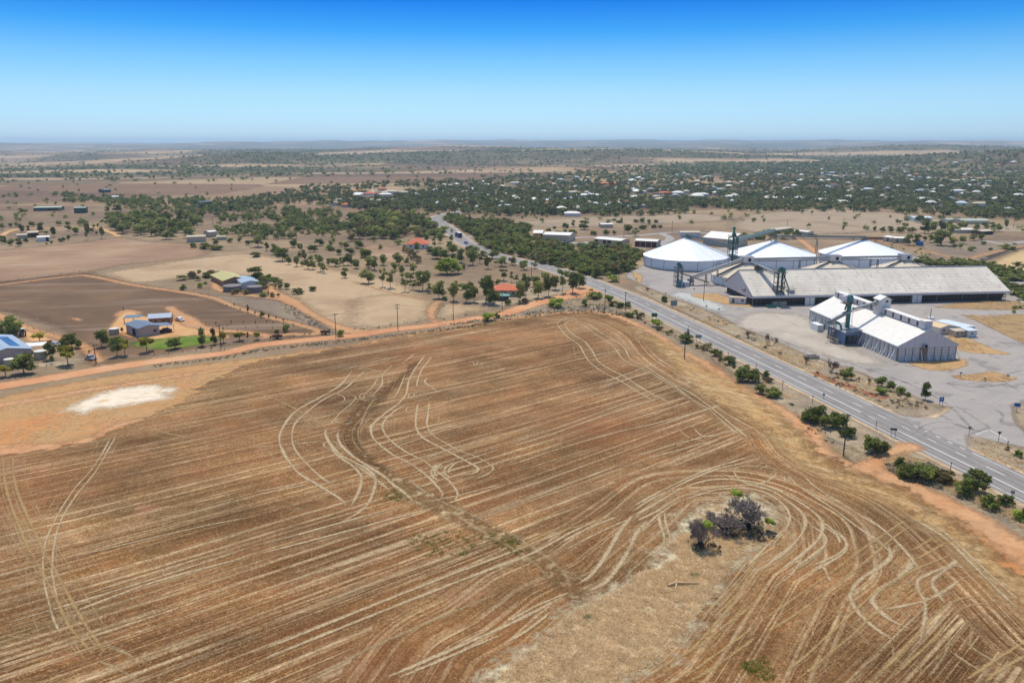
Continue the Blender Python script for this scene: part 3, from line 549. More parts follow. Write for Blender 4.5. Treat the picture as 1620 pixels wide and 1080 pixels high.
# side streets behind the depot
zone_line('side_street', tV([(560, 215), (700, 205), (900, 200), (1120, 195), (1300, 185), (1500, 165), (1700, 150), (2000, 160)]), 3.4, 1.5, .05, M['asphalt'], 2)
zone_line('side_street', tV([(1530, 165), (1620, 215), (1560, 260), (1480, 300)]), 3.4, 1.5, .052, M['asphalt'], 2)
zone_poly('side_street', tV([(560, 250), (700, 280), (900, 300), (1150, 310), (1330, 320), (1340, 345), (1100, 325), (800, 300), (560, 275)]), 1.5, .048, M['asphalt_pale'], 3)
zone_line('side_street', [(1620, 382), (1590, 386), (1560, 381)], 3, 2, .05, M['asphalt'], 2)

# ------------------------------------------------------------------ the highway and its paint
def shift(P, o):
    d = np.gradient(P, axis=0); d /= np.maximum(np.linalg.norm(d, axis=1, keepdims=True), 1e-9); return P + np.stack([-d[:, 1], d[:, 0]], 1)*o
far_edge = AT([(1700, 793), (1620, 754), (1545, 720)] + tG([(900, 450), (690, 345)]) + tF([(960, 440), (700, 320), (480, 215), (260, 105)]) + tV([(1240, 830), (900, 700), (700, 620), (420, 555), (200, 490), (0, 435)]))
near_edge = AT([(1720, 842), (1620, 791), (1417.8, 692.3)] + tG([(400, 335), (0, 135)]) + tF([(1000, 535), (740, 410), (560, 320), (360, 215)]) + tV([(1400, 1000), (1140, 880), (920, 780), (700, 690)]))
def fitline(P, n=5):
    return P
RC = spline(np.vstack([AT([(1760, 850)]), (AT(tG([(690, 345+50)])) + 0)[:1]]), 4)[:0]
# centre line: midway between the traced edges, then the traced bends
mid = []
for p in far_edge:
    k = np.argmin(((near_edge-p)**2).sum(1)); 
    a, b = near_edge[max(k-1, 0)], near_edge[min(k+1, len(near_edge)-1)]; e_ = b-a; q = a + e_*np.clip(((p-a)@e_)/(e_@e_), 0, 1); mid.append((p+q)/2)
mid = np.array(mid)[:-3]
bend = AT([(866, 423), (807, 410.5), (772, 399.5), (746, 388.5), (730, 380.5), (719, 370), (707, 360), (697, 352.5), (690, 347), (694, 342.5), (708, 338.5), (730, 334.5), (755, 331)])
cl = spline(np.vstack([mid, bend]), 4.0)
for _ in range(14): cl[1:-1] = (cl[:-2]+2*cl[1:-1]+cl[2:])/4
RW = 6.2
rb = new_rib()
d = np.gradient(cl, axis=0); d /= np.linalg.norm(d, axis=1, keepdims=True); nn_ = np.stack([-d[:, 1], d[:, 0]], 1); k = len(cl); offs = np.linspace(-RW, RW, 7)
vv = np.vstack([np.column_stack([cl+nn_*o, np.full(k, .066)]) for o in offs]); ff = np.vstack([np.stack([np.arange(k-1)+r_*k, np.arange(1, k)+r_*k, np.arange(1, k)+(r_+1)*k, np.arange(k-1)+(r_+1)*k], 1) for r_ in range(6)])
link('highway', npmesh('highway', vv, ff, M['road'], attrs={'u': ('POINT', np.repeat(offs/RW, k))}))['kind'] = 'structure'
zone_line('road_shoulder', cl[::6], RW+1.3, 1.2, .058, M['shoulder'], 2, world=True)
# a turning bay and the mouth of the depot road
zone_poly('highway', tG([(690, 350), (860, 400), (1060, 412), (1180, 330), (1400, 470), (1250, 520), (1260, 610), (1330, 660), (1250, 640), (1000, 520), (800, 430)]), 1, .0645, M['asphalt'], 1.5, smooth=False)
zone_poly('highway', T(640, 330, 10.1, [(880, 440), (1090, 440), (1080, 470), (960, 470), (1060, 600), (980, 620), (880, 470)]), 2, .062, M['asphalt'], 2)
cum = np.concatenate([[0], np.cumsum(np.linalg.norm(np.diff(cl, axis=0), axis=1))])
side = 1.0 if (shift(cl, 1.0)[20, 0] > cl[20, 0]) else -1.0      # + = towards the depot
rb = new_rib()
jn0 = AT(tG([(690, 345)]))[0]; jn1 = AT([(1545, 720)])[0]
def piece(off, s0, s1, w=.2):
    m = (cum >= s0) & (cum <= s1)
    if m.sum() > 1: ribbon(rb, shift(cl, off)[m], w, .071)
near = lambda p: cum[np.argmin(((cl-p)**2).sum(1))]
s_a, s_b = near(jn1), near(jn0); s_c, s_d = near(AT(tG([(835, 505)]))[0]), near(AT(tG([(600, 385)]))[0]); S_end = cum[-1]
piece(side*5.0, 0, s_a); piece(side*5.0, s_b, S_end); piece(-side*5.0, 0, S_end)
piece(-side*1.6, 0, s_c, .28); piece(-side*1.6, s_d, near(AT(tV([(700, 655)]))[0]), .28)
cl_f = cl
def dash(off, s0, s1, w=.2, on=4.0, gap=9.0, straight=True):
    P = shift(cl, off); s = s0
    while s+on < s1:
        a = np.array([np.interp(s, cum, P[:, 0]), np.interp(s, cum, P[:, 1])]); b = np.array([np.interp(s+on, cum, P[:, 0]), np.interp(s+on, cum, P[:, 1])])
        ribbon(rb, np.linspace(a, b, 3), w, .072); s += on+gap
dash(side*1.7, 0, s_a+5, on=5, gap=9); dash(side*1.7, s_b, near(AT([(866, 424)])[0])); dash(0, near(AT([(866, 424)])[0]), S_end)
dash(side*5.0, s_a, s_b-14, w=.25, on=1.6, gap=2.2); dash(side*1.7, s_a, s_b, on=3, gap=6); dash(-side*1.6, s_c, s_d, on=3, gap=7)
for pts in ([(1544, 687.5), (1564, 680)],):
    P = AT(pts)
    for t in np.linspace(0, .86, 7): ribbon(rb, np.linspace(P[0]+(P[1]-P[0])*t, P[0]+(P[1]-P[0])*(t+.08), 3), .4, .075)
for a, b in (((1566, 691), (1594, 693)), ((1566, 680.5), (1594, 697)),): ribbon(rb, np.linspace(AT([a])[0], AT([b])[0], 6), .22, .075)
for a, b in (((1293, 570), (1303, 573)), ((1320, 563), (1332, 566)), ((1240, 528), (1250, 530.5)), ((1185, 487), (1190, 487.5)), ((1203, 497), (1212, 497.3))): ribbon(rb, np.linspace(AT([a])[0], AT([b])[0], 6), .4, .075)
rib_obj('road_marking', rb, M['line'])
zone_line('clay_bank', [(1290, 590), (1310, 600), (1335, 608), (1360, 618), (1385, 627), (1402, 630)], [.5, .9, 1.2, .9, 1.2, .5], .6, .060, M['red_clay'], 1.5)
rb = new_rib()
for i, (w, pts) in enumerate(((2.2, T(1460, 560, 6.75, [(260, 305), (360, 330), (500, 345), (700, 345), (900, 320)])), (1.6, T(1460, 560, 6.75, [(260, 305), (340, 350), (420, 385), (560, 400)])), (3.0, T(1460, 560, 6.75, [(780, 600), (820, 620), (850, 660), (830, 720)])), (2.0, [(1440, 600), (1480, 606), (1540, 606), (1600, 590), (1640, 580)]), (1.2, [(1300, 560), (1360, 580), (1430, 604), (1500, 640), (1540, 680)]), (1.2, [(1290, 556), (1350, 577), (1420, 600), (1490, 634), (1530, 672)]), (1.0, [(1060, 462), (1100, 474), (1160, 500), (1230, 530), (1300, 556)]), (1.0, [(1050, 462), (1095, 476), (1150, 502), (1225, 534), (1290, 560)]), (1.4, [(1225, 500), (1245, 508), (1265, 517)]), (.9, [(1030, 436), (1050, 432), (1075, 438), (1080, 448)]), (1.2, [(1420, 560), (1520, 590), (1580, 600), (1640, 640)]), (1.5, [(1440, 690), (1465, 672), (1500, 668), (1540, 680)]), (1.5, [(1460, 690), (1480, 678), (1510, 676)]))): ribbon(rb, spline(AT(pts), 1), w, .078+i*.0006)
rib_obj('tyre_mark', rb, M['tyre_mark'])
# ------------------------------------------------------------------ the harvested field
FIELD = [(-120, 1240), (-120, 770), (-60, 735), (0, 721), (111, 709), (183, 682), (247, 657), (297, 632), (330, 606), (400, 574), (470, 562), (548, 550), (620, 537), (696, 523), (770, 511), (844, 502), (890, 497), (933, 495), (973, 503), (1022, 526), (1060, 562), (1097, 585), (1146, 612), (1200, 648), (1240, 668), (1272, 688), (1297, 718), (1346, 745), (1400, 764), (1440, 782), (1510, 825), (1566, 872), (1620, 919), (1720, 1010), (1780, 1240)]
CROW = [-57.57, 71.26, -3.66, -2.94, 2.64, -1.8, 2.56, -2.93, 0.63]
def rowfn(P):
    r_ = row0(P); isl = AT(T(800, 813, 4.045, [(1180, 90), (1300, -30), (1500, -40), (1660, 60), (1660, 200), (1480, 300), (1310, 520), (1200, 660), (1000, 920), (850, 1020), (700, 1120), (300, 1200), (-150, 1200), (-60, 1010), (150, 890), (420, 640), (760, 470), (1000, 250)])); di = -sd_poly(P, isl); de = -sd_line(P, spline(AT(FIELD[16:-1]), 4), 0)
    r_ = np.where(di < 15+6*sstep(60, 110, P[:, 0]*0+P[:, 1]), 420+di*1.05, r_); return np.where(de < 15, 600+de, r_)
def row0(P):
    X, Y = P[:, 0]/100, (P[:, 1]-180)/100; return sum(c*X**i*Y**j for c, (i, j) in zip(CROW, [(1, 0), (0, 1), (2, 0), (1, 1), (0, 2), (3, 0), (2, 1), (1, 2), (0, 3)])) + 200
zone_poly('bare_headland', [(-100, 760), (-60, 650), (0, 628), (111, 606), (200, 592), (267, 583), (330, 575), (420, 565), (540, 548), (640, 530), (760, 512), (850, 500), (930, 492), (975, 500), (1030, 524), (1070, 552), (1110, 575), (1160, 606), (1225, 640), (1262, 662), (1285, 684), (1300, 707), (1330, 730), (1378, 738), (1425, 757), (1517, 803), (1566, 829), (1640, 876), (1800, 990), (1900, 1240), (1700, 1240), (1500, 900), (1300, 760), (1150, 640), (900, 520), (600, 560), (400, 590), (340, 640), (240, 690), (0, 750)], 1.2, .100, M['fallow'], 3, smooth=False)
zone_line('firebreak', [(700, 521), (800, 505), (860, 498), (930, 493), (968, 498), (1000, 510), (1039, 531), (1078, 557), (1113, 574), (1138, 592), (1160, 610), (1190, 626), (1226, 646), (1261, 668), (1283, 690), (1298, 714), (1335, 736), (1385, 747), (1430, 766), (1490, 795), (1545, 825), (1610, 868), (1700, 935), (1800, 1030)], [.8, 1.3, 1.5, 1.7, 1.9, 1.9, 1.9, 1.9, 2.0, 2.0, 2.0, 2.0, 2.1, 2.1, 2.3, 2.6, 2.8, 2.7, 2.7, 2.8, 3.1, 3.3, 3.4, 3.4], .8, .106, M['firebreak'], 2.5)
zone_line('dirt_track', [(1372, 742), (1392, 727), (1420, 712), (1440, 707)], [3, 2.0, 2.2, 2.6], .8, .112, M['firebreak'], 2)
zone_line('dirt_track', [(-60, 656), (0, 641), (60, 632), (140, 617), (240, 602), (330, 588), (420, 574), (560, 549), (700, 523)], [2.2, 2.2, 2, 1.6, 1.2, 1, 1.2, 1.6, 1], 1, .112, M['firebreak'], 2.5)
zone_line('dirt_track', [(-60, 716), (20, 712), (90, 707), (150, 694), (180, 676), (220, 665)], [4, 4, 2.6, 2, 1.8, 1.5], .8, .112, M['firebreak'], 2.5)
zone_poly('lime_patch', T(0, 600, 4.045, [(405, 208), (470, 165), (560, 130), (700, 75), (860, 48), (1000, 44), (1130, 66), (1060, 92), (1090, 118), (960, 140), (860, 160), (700, 185), (600, 190), (540, 222), (480, 205)]), .5, .118, M['white_pile'], 1.2)
zone_poly('stubble_field', FIELD, .8, .124, M['field'], 5, extra={'row': rowfn}, smooth=False)
zone_line('chaff_strip', [(1000, 517), (1050, 550), (1100, 590), (1160, 630), (1212, 664), (1245, 694), (1272, 724), (1318, 750), (1380, 772), (1440, 802), (1500, 842), (1560, 892), (1620, 946), (1700, 1030)], [.8, 1.4, 2, 3, 4.6, 6, 6, 4.5, 3.4, 2.6, 2.4, 2.4, 2.4, 2.4], .8, .1275, M['chaff'], 5)
zone_poly('dry_grass_patch', T(800, 813, 4.045, [(1180, 90), (1350, 110), (1480, 130), (1560, 190), (1480, 300), (1380, 420), (1310, 520), (1200, 660), (1100, 800), (1000, 920), (850, 1020), (700, 1120), (300, 1200), (-150, 1200), (-60, 1010), (150, 890), (330, 740), (420, 640), (560, 560), (760, 470), (900, 370), (1000, 250), (1080, 130)]), .7, .130, M['island'], 6)
zone_poly('dry_grass_patch', [(1075, 850), (1085, 820), (1120, 800), (1180, 785), (1215, 800), (1222, 830), (1195, 858), (1150, 870), (1100, 872)], .7, .134, M['island'], 5)

K1, K2, K3, K5, K6, K7, K8 = (lambda ox, oy: (lambda p: T(ox, oy, 4.045, p)))(0, 600), (lambda p: T(0, 813, 4.045, p)), (lambda p: T(400, 560, 4.045, p)), (lambda p: T(800, 813, 4.045, p)), (lambda p: T(1220, 813, 4.045, p)), t7, (lambda p: T(1000, 640, 4.045, p))
def circ(cx, cy, rx, ry, a0=0, a1=360, n=14): return [(cx+rx*math.cos(R(a0+(a1-a0)*i/n)), cy+ry*math.sin(R(a0+(a1-a0)*i/n))) for i in range(n+1)]
TR = []   # (material, width, photo points)
def tr(m, w, k, *lines):
    for p in lines: TR.append((m, w, k(p)))
tr('straw_gold', .75, K1, [(20, 480), (25, 600), (45, 720), (80, 830), (130, 960), (180, 1080), (240, 1180), (320, 1330), (380, 1450), (420, 1540), (470, 1620), (540, 1700), (600, 1780)],
   [(85, 480), (85, 580), (105, 700), (150, 820), (210, 950), (270, 1080), (350, 1220), (420, 1350), (490, 1480), (545, 1570), (620, 1680), (690, 1790)])
tr('straw', .5, K1, [(715, 360), (665, 460), (590, 575), (480, 700), (400, 820), (340, 930), (300, 1020), (285, 1080), (275, 1190), (285, 1310), (310, 1420), (345, 1540), (400, 1660)],
   [(760, 340), (700, 440), (615, 590), (500, 730), (420, 850), (370, 960), (345, 1080), (335, 1220), (355, 1360), (380, 1450)])
tr('straw_grey', .5, K1, [(0, 820), (60, 900), (110, 980), (170, 1140), (270, 1260), (370, 1330), (460, 1420)], [(0, 870), (60, 980), (120, 1080), (190, 1170), (260, 1260)], [(185, 720), (160, 800), (155, 840)], [(125, 750), (95, 830)],
   [(410, 590), (470, 520), (560, 430)], [(465, 585), (520, 510), (660, 430), (800, 360), (900, 310), (980, 235), (1100, 170), (1220, 110), (1400, 10)], [(170, 620), (330, 490), (560, 380)], [(700, 350), (850, 320), (950, 260), (1060, 210)])
tr('straw_gold', .55, K1, [(900, 315), (1050, 350), (1300, 375), (1500, 400), (1618, 405)], [(920, 305), (1100, 355), (1240, 385), (1400, 400)])
tr('straw_faint', 1.1, K1, [(0, 560), (150, 535), (300, 520), (480, 470)], [(0, 600), (250, 580), (430, 540)], [(0, 690), (220, 620), (420, 580)])
tr('straw_red', 1.6, K2, [(0, 830), (200, 850), (430, 910), (600, 980), (800, 1060)], [(0, 900), (200, 930), (400, 980)], [(60, 180), (65, 280)], [(130, 170), (135, 250)])
tr('straw_red', 1.2, K2, [(900, 960), (1000, 930), (1200, 850), (1350, 780)], [(960, 1000), (1100, 960), (1250, 880)])
tr('straw_grey', .8, K2, [(560, 830), (700, 860), (850, 915)], [(640, 820), (760, 870), (870, 930)], [(0, 780), (200, 800), (430, 830), (560, 850)], [(600, 930), (760, 1000), (900, 1080)])
# the two long S-bends and their loops in the middle of the field
tr('straw', .8, K3, [(640, 105), (560, 200), (430, 280), (280, 365), (200, 460), (170, 540), (185, 610), (230, 690), (300, 770), (400, 830), (480, 880), (560, 930), (600, 980)],
   [(720, 105), (640, 180), (580, 230), (450, 295), (340, 380), (270, 450), (250, 540), (275, 620), (350, 710), (450, 800), (540, 850)],
   [(1035, 0), (960, 60)], [(1110, 0), (1050, 80), (1000, 170), (980, 260), (930, 320), (850, 380), (780, 440), (755, 480), (770, 540), (820, 590), (900, 650), (1000, 700), (1100, 770), (1170, 840), (1215, 900), (1190, 940)],
   [(1165, 0), (1090, 90), (1055, 170), (1050, 230)], [(1000, 320), (920, 360), (860, 410), (830, 460), (850, 520), (910, 580), (1000, 640), (1100, 690), (1200, 770), (1270, 830), (1310, 900), (1280, 955)],
   [(1058, 310), (1045, 400), (1045, 470), (1080, 530), (1160, 580), (1260, 630), (1350, 680), (1440, 730), (1425, 760), (1360, 775), (1290, 770)],
   [(1130, 300), (1120, 400), (1115, 460), (1150, 520), (1230, 570), (1320, 620), (1430, 660), (1530, 720), (1530, 750), (1470, 785), (1390, 810)],
   [(1290, 690), (1235, 730), (1225, 765), (1265, 795)], [(1310, 690), (1260, 735), (1250, 770)], [(1200, 700), (1145, 745), (1150, 785), (1195, 815)], [(1215, 705), (1165, 745), (1175, 790)])
tr('straw', 1.1, K3, [(480, 470), (465, 510), (490, 570), (560, 650), (640, 690), (740, 745), (785, 800), (775, 870), (750, 940), (700, 1000), (620, 1050), (540, 1085)],
   [(545, 480), (550, 560), (620, 640), (720, 710), (830, 780), (900, 840), (980, 900), (1050, 970)], [(490, 600), (560, 665), (640, 720), (690, 780), (690, 840), (660, 920), (620, 990)],
   [(640, 700), (740, 770), (820, 830), (880, 880)])
tr('straw', .6, K3, [(480, 470), (560, 380), (640, 310), (655, 275), (600, 262), (540, 265)], [(685, 275), (760, 220), (800, 150), (790, 125)], [(745, 290), (825, 200), (830, 140), (880, 85), (910, 70)], [(640, 105), (740, 98), (840, 125)], [(640, 100), (760, 75), (900, 25), (960, 5)],
   [(560, 100), (760, 60), (880, 20)], [(520, 250), (580, 275), (585, 300), (540, 320)], [(600, 300), (650, 300)], [(980, 120), (940, 220), (900, 290), (860, 310)], [(1200, 255), (1150, 220), (1100, 180), (1130, 150)])
tr('straw', .45, K3, circ(1070, 268, 75, 28, 0, 340), circ(1075, 265, 45, 17), circ(1010, 360, 30, 18, 40, 320), circ(745, 275, 62, 26, 0, 330), circ(745, 275, 36, 16), circ(1450, 62, 38, 16, 60, 300), circ(1455, 62, 22, 10, 60, 300), circ(1475, 62, 14, 8, 60, 300), circ(790, 470, 42, 20), circ(500, 585, 48, 22), circ(585, 430, 55, 18, 0, 250))
tr('straw_gold', .5, K3, [(0, 248), (100, 275), (220, 330), (330, 390), (430, 450), (480, 490)], [(40, 250), (150, 295), (250, 340), (380, 410), (450, 470)])
tr('straw_grey', .6, K3, [(300, 722), (450, 708), (570, 728), (670, 780)], [(500, 795), (590, 830), (595, 865), (520, 895), (430, 915)], [(560, 810), (640, 830), (630, 870)], [(560, 930), (420, 985), (250, 1000), (180, 1020), (190, 1050), (260, 1075)], [(400, 1000), (300, 1000), (235, 1025), (235, 1050)], [(430, 1005), (345, 1015), (330, 1040)],
   [(720, 1000), (850, 1020), (940, 990), (950, 960), (900, 940)], [(740, 1020), (900, 1035), (985, 1000), (985, 960)], [(430, 590), (330, 610), (290, 580), (290, 540), (350, 500), (440, 490)], [(430, 560), (350, 580), (330, 550), (370, 520)], [(90, 500), (75, 560), (120, 660), (200, 760)],
   [(960, 400), (905, 450), (920, 510), (960, 560), (1040, 550)], [(980, 440), (960, 500), (935, 545), (960, 575)], [(1200, 350), (1190, 420), (1200, 480)])
tr('straw_dark', 3.4, K3, [(720, 380), (640, 450), (590, 520), (610, 590), (690, 650), (800, 720), (900, 790)], [(880, 110), (850, 170), (850, 240)])
tr('straw_grey', .5, K3, [(770, 345), (690, 420), (640, 490), (645, 560), (690, 620), (760, 650)], [(720, 420), (680, 480), (680, 540), (720, 600)], [(760, 400), (700, 470), (695, 520)], [(1000, 880), (1060, 880), (1130, 900)], [(1260, 970), (1350, 980), (1420, 1000), (1500, 1060)])
# parallel passes that cross the bends
tr('straw', .55, K3, [(920, 800), (1250, 690), (1618, 585)], [(940, 830), (1290, 745), (1618, 640)], [(700, 860), (1000, 790), (1300, 700), (1618, 600)], [(0, 890), (200, 850), (420, 800)], [(0, 910), (250, 860), (380, 830)], [(640, 660), (900, 600), (1200, 500), (1618, 380)], [(0, 600), (250, 580), (450, 560)], [(1050, 690), (1300, 600), (1618, 500)], [(1000, 970), (1300, 910), (1618, 830)])
# the headland wheelings in the far corner
tr('straw', .85, K7, [(330, 140), (390, 210), (470, 270), (505, 330), (540, 380), (620, 440), (720, 490), (800, 540), (900, 600), (960, 640)],
   [(370, 135), (430, 200), (510, 250), (555, 310), (590, 370), (660, 420), (760, 470), (850, 530), (950, 590), (1040, 630), (1160, 660)],
   [(470, 125), (560, 190), (640, 240), (700, 290), (740, 350), (800, 390), (900, 430), (1000, 490), (1090, 540), (1180, 610), (1300, 680), (1400, 770), (1500, 850)],
   [(520, 125), (610, 190), (700, 240), (760, 290), (800, 360), (900, 410), (1010, 480), (1120, 540), (1220, 600), (1340, 690), (1450, 780), (1560, 870)],
   [(325, 145), (345, 115), (410, 92), (470, 110)], [(365, 138), (420, 115), (520, 122)])
tr('straw_grey', .5, K7, [(0, 330), (200, 292), (330, 262), (410, 240), (395, 218), (330, 215)], [(0, 300), (200, 270), (340, 250), (370, 235)], [(580, 130), (640, 180), (760, 250), (830, 330), (860, 370)], [(700, 180), (790, 250), (830, 320)], [(880, 250), (940, 300), (960, 350)], [(430, 270), (450, 350)], [(600, 290), (610, 340)], [(650, 280), (670, 360)], [(540, 170), (620, 250), (700, 330)],
   [(0, 120), (150, 90), (300, 75), (480, 80)], [(0, 160), (200, 140), (330, 100)])
tr('straw_faint', 3.6, K7, [(590, 100), (700, 135), (800, 185), (900, 245), (980, 310), (1080, 385), (1180, 440), (1290, 530), (1400, 600), (1500, 670), (1618, 750)], [(480, 80), (620, 85), (760, 130), (900, 200), (1000, 280), (1120, 380), (1250, 470), (1400, 560), (1550, 650)])
tr('straw_faint', 2.6, K7, [(900, 170), (1000, 260), (1120, 370), (1260, 450), (1400, 530), (1560, 640)])
tr('straw_gold', .6, K7, [(900, 200), (990, 290), (1080, 375), (1180, 430), (1300, 520), (1450, 620), (1600, 720)], [(1000, 270), (1130, 390), (1280, 500), (1420, 590), (1580, 690)])
tr('straw', .6, K7, [(0, 905), (300, 810), (600, 700), (870, 605), (1050, 540), (1300, 480)], [(0, 930), (320, 830), (640, 715), (930, 625), (1100, 590)], [(600, 520), (760, 460), (920, 400), (1050, 370)], [(560, 560), (780, 490), (960, 430)], [(900, 620), (1100, 560), (1280, 520), (1330, 560)], [(0, 1050), (350, 930), (700, 830), (1000, 760), (1250, 690), (1400, 640)],
   [(1000, 780), (1230, 700), (1400, 650)], [(800, 990), (1100, 900), (1400, 830), (1618, 800)], [(850, 1010), (1150, 930), (1430, 850)], [(1100, 785), (1145, 755), (1230, 745)], [(1100, 800), (1180, 865), (1290, 880)], [(1190, 800), (1220, 770), (1300, 760)], [(1200, 800), (1260, 850), (1350, 850)])
tr('straw_dark', 2.0, K7, [(620, 460), (740, 510), (860, 570), (940, 620)], [(1200, 960), (1400, 900), (1560, 860)], [(400, 180), (480, 240), (530, 310)], [(940, 610), (1080, 640)])
# the headland round the bushes
tr('straw', .8, K8, [(-20, 880), (80, 790), (170, 705), (300, 625), (430, 580), (560, 545), (700, 540), (830, 560), (940, 620), (1000, 690), (1005, 760), (950, 820), (880, 890), (800, 970), (720, 1060)],
   [(0, 760), (150, 690), (300, 600), (450, 550), (600, 525), (760, 520), (880, 550), (980, 610), (1080, 690), (1110, 760), (1080, 840), (1000, 920), (900, 1000), (820, 1080)],
   [(0, 720), (130, 650), (280, 560), (430, 500), (570, 480), (720, 490), (880, 530), (1040, 610), (1160, 690), (1215, 760), (1200, 850), (1100, 950), (980, 1040), (930, 1090)],
   [(0, 690), (120, 610), (300, 520), (450, 450), (560, 410), (700, 380), (830, 340)], [(0, 660), (140, 580), (320, 490), (480, 420), (640, 370), (800, 320)], [(200, 570), (380, 480), (530, 420), (600, 400)],
   [(560, 440), (660, 480), (800, 530), (960, 570)], [(165, 690), (180, 770), (205, 850), (190, 910), (130, 960), (60, 985)], [(205, 680), (215, 760), (240, 850), (230, 910), (170, 960)])
tr('straw', .7, K8, [(980, 440), (1060, 520), (1180, 600), (1300, 680), (1420, 770), (1540, 860), (1618, 925)], [(1090, 455), (1200, 550), (1350, 640), (1480, 725), (1618, 810)], [(690, 395), (655, 435), (700, 490), (800, 515), (900, 470), (930, 425)], [(600, 430), (700, 400), (830, 400), (960, 430)], [(970, 460), (980, 500)],
   [(1290, 790), (1370, 880), (1355, 950), (1250, 1020), (1130, 1090)], [(1220, 780), (1310, 840), (1330, 900)])
tr('straw_grey', 1.0, K8, [(1150, 750), (1130, 830), (1040, 930), (940, 1010), (870, 1080)], [(1210, 860), (1230, 910), (1160, 980), (1040, 1070)], [(1030, 720), (1040, 780), (990, 850), (900, 930)], [(930, 660), (960, 720), (950, 780), (880, 860)])
tr('straw_faint', 4.0, K8, [(820, 60), (900, 170), (940, 260), (980, 330), (1080, 390), (1220, 420), (1400, 430), (1618, 520)], [(880, 120), (1000, 200), (1080, 300), (1200, 380)], [(860, 300), (1000, 350), (1200, 430)])
tr('straw_gold', .7, K8, [(800, 90), (900, 180), (960, 270), (1060, 350), (1200, 390)], [(960, 100), (1060, 200), (1100, 300), (1180, 350)], [(1020, 130), (1100, 220), (1140, 320)], [(1100, 430), (1300, 470), (1450, 560), (1618, 650)], [(1380, 470), (1500, 540), (1618, 600)])
tr('straw_dark', 2.2, K8, [(380, 330), (600, 270), (800, 230)], [(1110, 470), (1300, 500), (1450, 570)], [(330, 680), (480, 620), (640, 590)], [(850, 590), (930, 660), (960, 730)], [(560, 445), (640, 480)], [(700, 430), (850, 430)])
tr('straw', 1.2, K5, [(820, 0), (740, 100), (680, 200), (620, 300), (540, 400), (440, 465)], [(930, 30), (840, 120), (790, 230), (720, 340), (640, 440), (540, 490), (490, 520)])
tr('straw', .7, K5, [(0, 830), (150, 740), (300, 620)], [(0, 700), (200, 590), (420, 500)], [(-100, 370), (200, 240), (420, 120), (640, 20)], [(330, 200), (520, 100), (740, 10)], [(370, 240), (560, 140), (800, 30)])
tr('straw_gold', .8, K5, [(860, 1080), (1050, 955), (1250, 840), (1400, 720), (1618, 560)], [(1100, 1080), (1280, 950), (1450, 830), (1618, 700)], [(1180, 1080), (1400, 940), (1618, 780)], [(0, 280), (260, 150), (500, 70), (700, 0)], [(0, 250), (240, 140), (400, 60)])
tr('straw_gold', .6, K5, [(1000, 1000), (1200, 860), (1400, 640), (1560, 480), (1640, 380)], [(1220, 700), (1400, 520), (1560, 350), (1640, 250)], [(1300, 700), (1500, 500), (1640, 340)], [(1340, 640), (1480, 470), (1618, 300)])
tr('straw_dark', 1.0, K5, [(1100, 760), (1330, 560), (1560, 330)], [(1330, 700), (1500, 540), (1618, 420)], [(200, 120), (400, 60)], [(260, 200), (460, 100)])
# the right-hand corner with its crossing circles
tr('straw_gold', .75, K6, [(-60, 690), (150, 540), (300, 440), (450, 330), (580, 230), (700, 150), (800, 80), (880, 35)], [(-60, 780), (150, 650), (300, 540), (450, 430), (600, 310), (740, 190), (830, 120), (930, 65)],
   [(60, 1035), (200, 930), (320, 820), (460, 690), (560, 600), (660, 510), (780, 440), (900, 370), (1040, 310), (1175, 260)], [(140, 1085), (300, 960), (430, 850), (520, 780), (640, 660), (720, 600), (800, 560), (920, 490), (1060, 460)],
   [(620, 1070), (760, 960), (880, 830), (980, 730), (1080, 620), (1180, 560), (1300, 530), (1420, 535)], [(750, 1080), (880, 950), (960, 880), (1060, 780), (1140, 680), (1240, 600), (1380, 580), (1500, 620)], [(1640, 810), (1400, 960), (1230, 1080)], [(1640, 900), (1440, 1020), (1360, 1090)],
   [(900, 240), (980, 190), (1050, 150)], [(920, 300), (1060, 220), (1130, 180)])
tr('straw', 1.1, K6, [(740, 190), (765, 270), (700, 340), (600, 400), (530, 470), (505, 540), (540, 610), (600, 680), (700, 760), (800, 820), (870, 835)], [(880, 250), (905, 310), (810, 420), (700, 480), (645, 550), (680, 610), (760, 680), (860, 730), (940, 755)],
   [(1290, 385), (1180, 335), (1050, 370), (950, 420), (935, 480), (980, 560), (985, 660), (960, 780), (960, 840)], [(1200, 290), (1080, 390), (1030, 440), (1070, 520), (1125, 590)], [(1290, 390), (1200, 430), (1100, 500), (980, 560), (850, 590), (700, 620)])
tr('straw_grey', .7, K6, [(890, 490), (810, 500), (795, 570), (840, 640), (900, 690), (960, 710)], [(1110, 740), (1140, 820), (1110, 900), (1060, 980), (990, 1070)], [(1080, 420), (1180, 390), (1290, 400)], [(360, 470), (390, 560), (450, 650), (560, 780), (700, 860), (800, 910)], [(430, 720), (560, 800), (720, 890)], [(1000, 700), (1100, 730), (1200, 710), (1280, 680)],
   [(1120, 860), (1260, 960), (1400, 1040), (1480, 1090)], [(1160, 750), (1300, 870), (1450, 960), (1600, 1080)], [(900, 960), (960, 1000), (940, 1060)], [(780, 830), (790, 930), (900, 990)], [(480, 690), (560, 760), (640, 850)], [(820, 720), (800, 820)], [(1280, 700), (1270, 860)])
tr('straw', .6, K6, [(430, 5), (560, 90), (680, 170), (790, 280)], [(560, -10), (700, 90), (830, 210), (920, 320), (960, 380)], [(0, 320), (100, 240), (180, 150), (215, 80), (200, 0)], [(0, 210), (70, 130), (110, 70), (90, 0)], [(100, 390), (260, 270), (350, 190), (330, 130), (230, 60)], [(250, 340), (430, 260), (480, 190), (400, 110), (300, 30)], [(0, 480), (120, 400), (200, 290)], [(380, 440), (330, 330)])
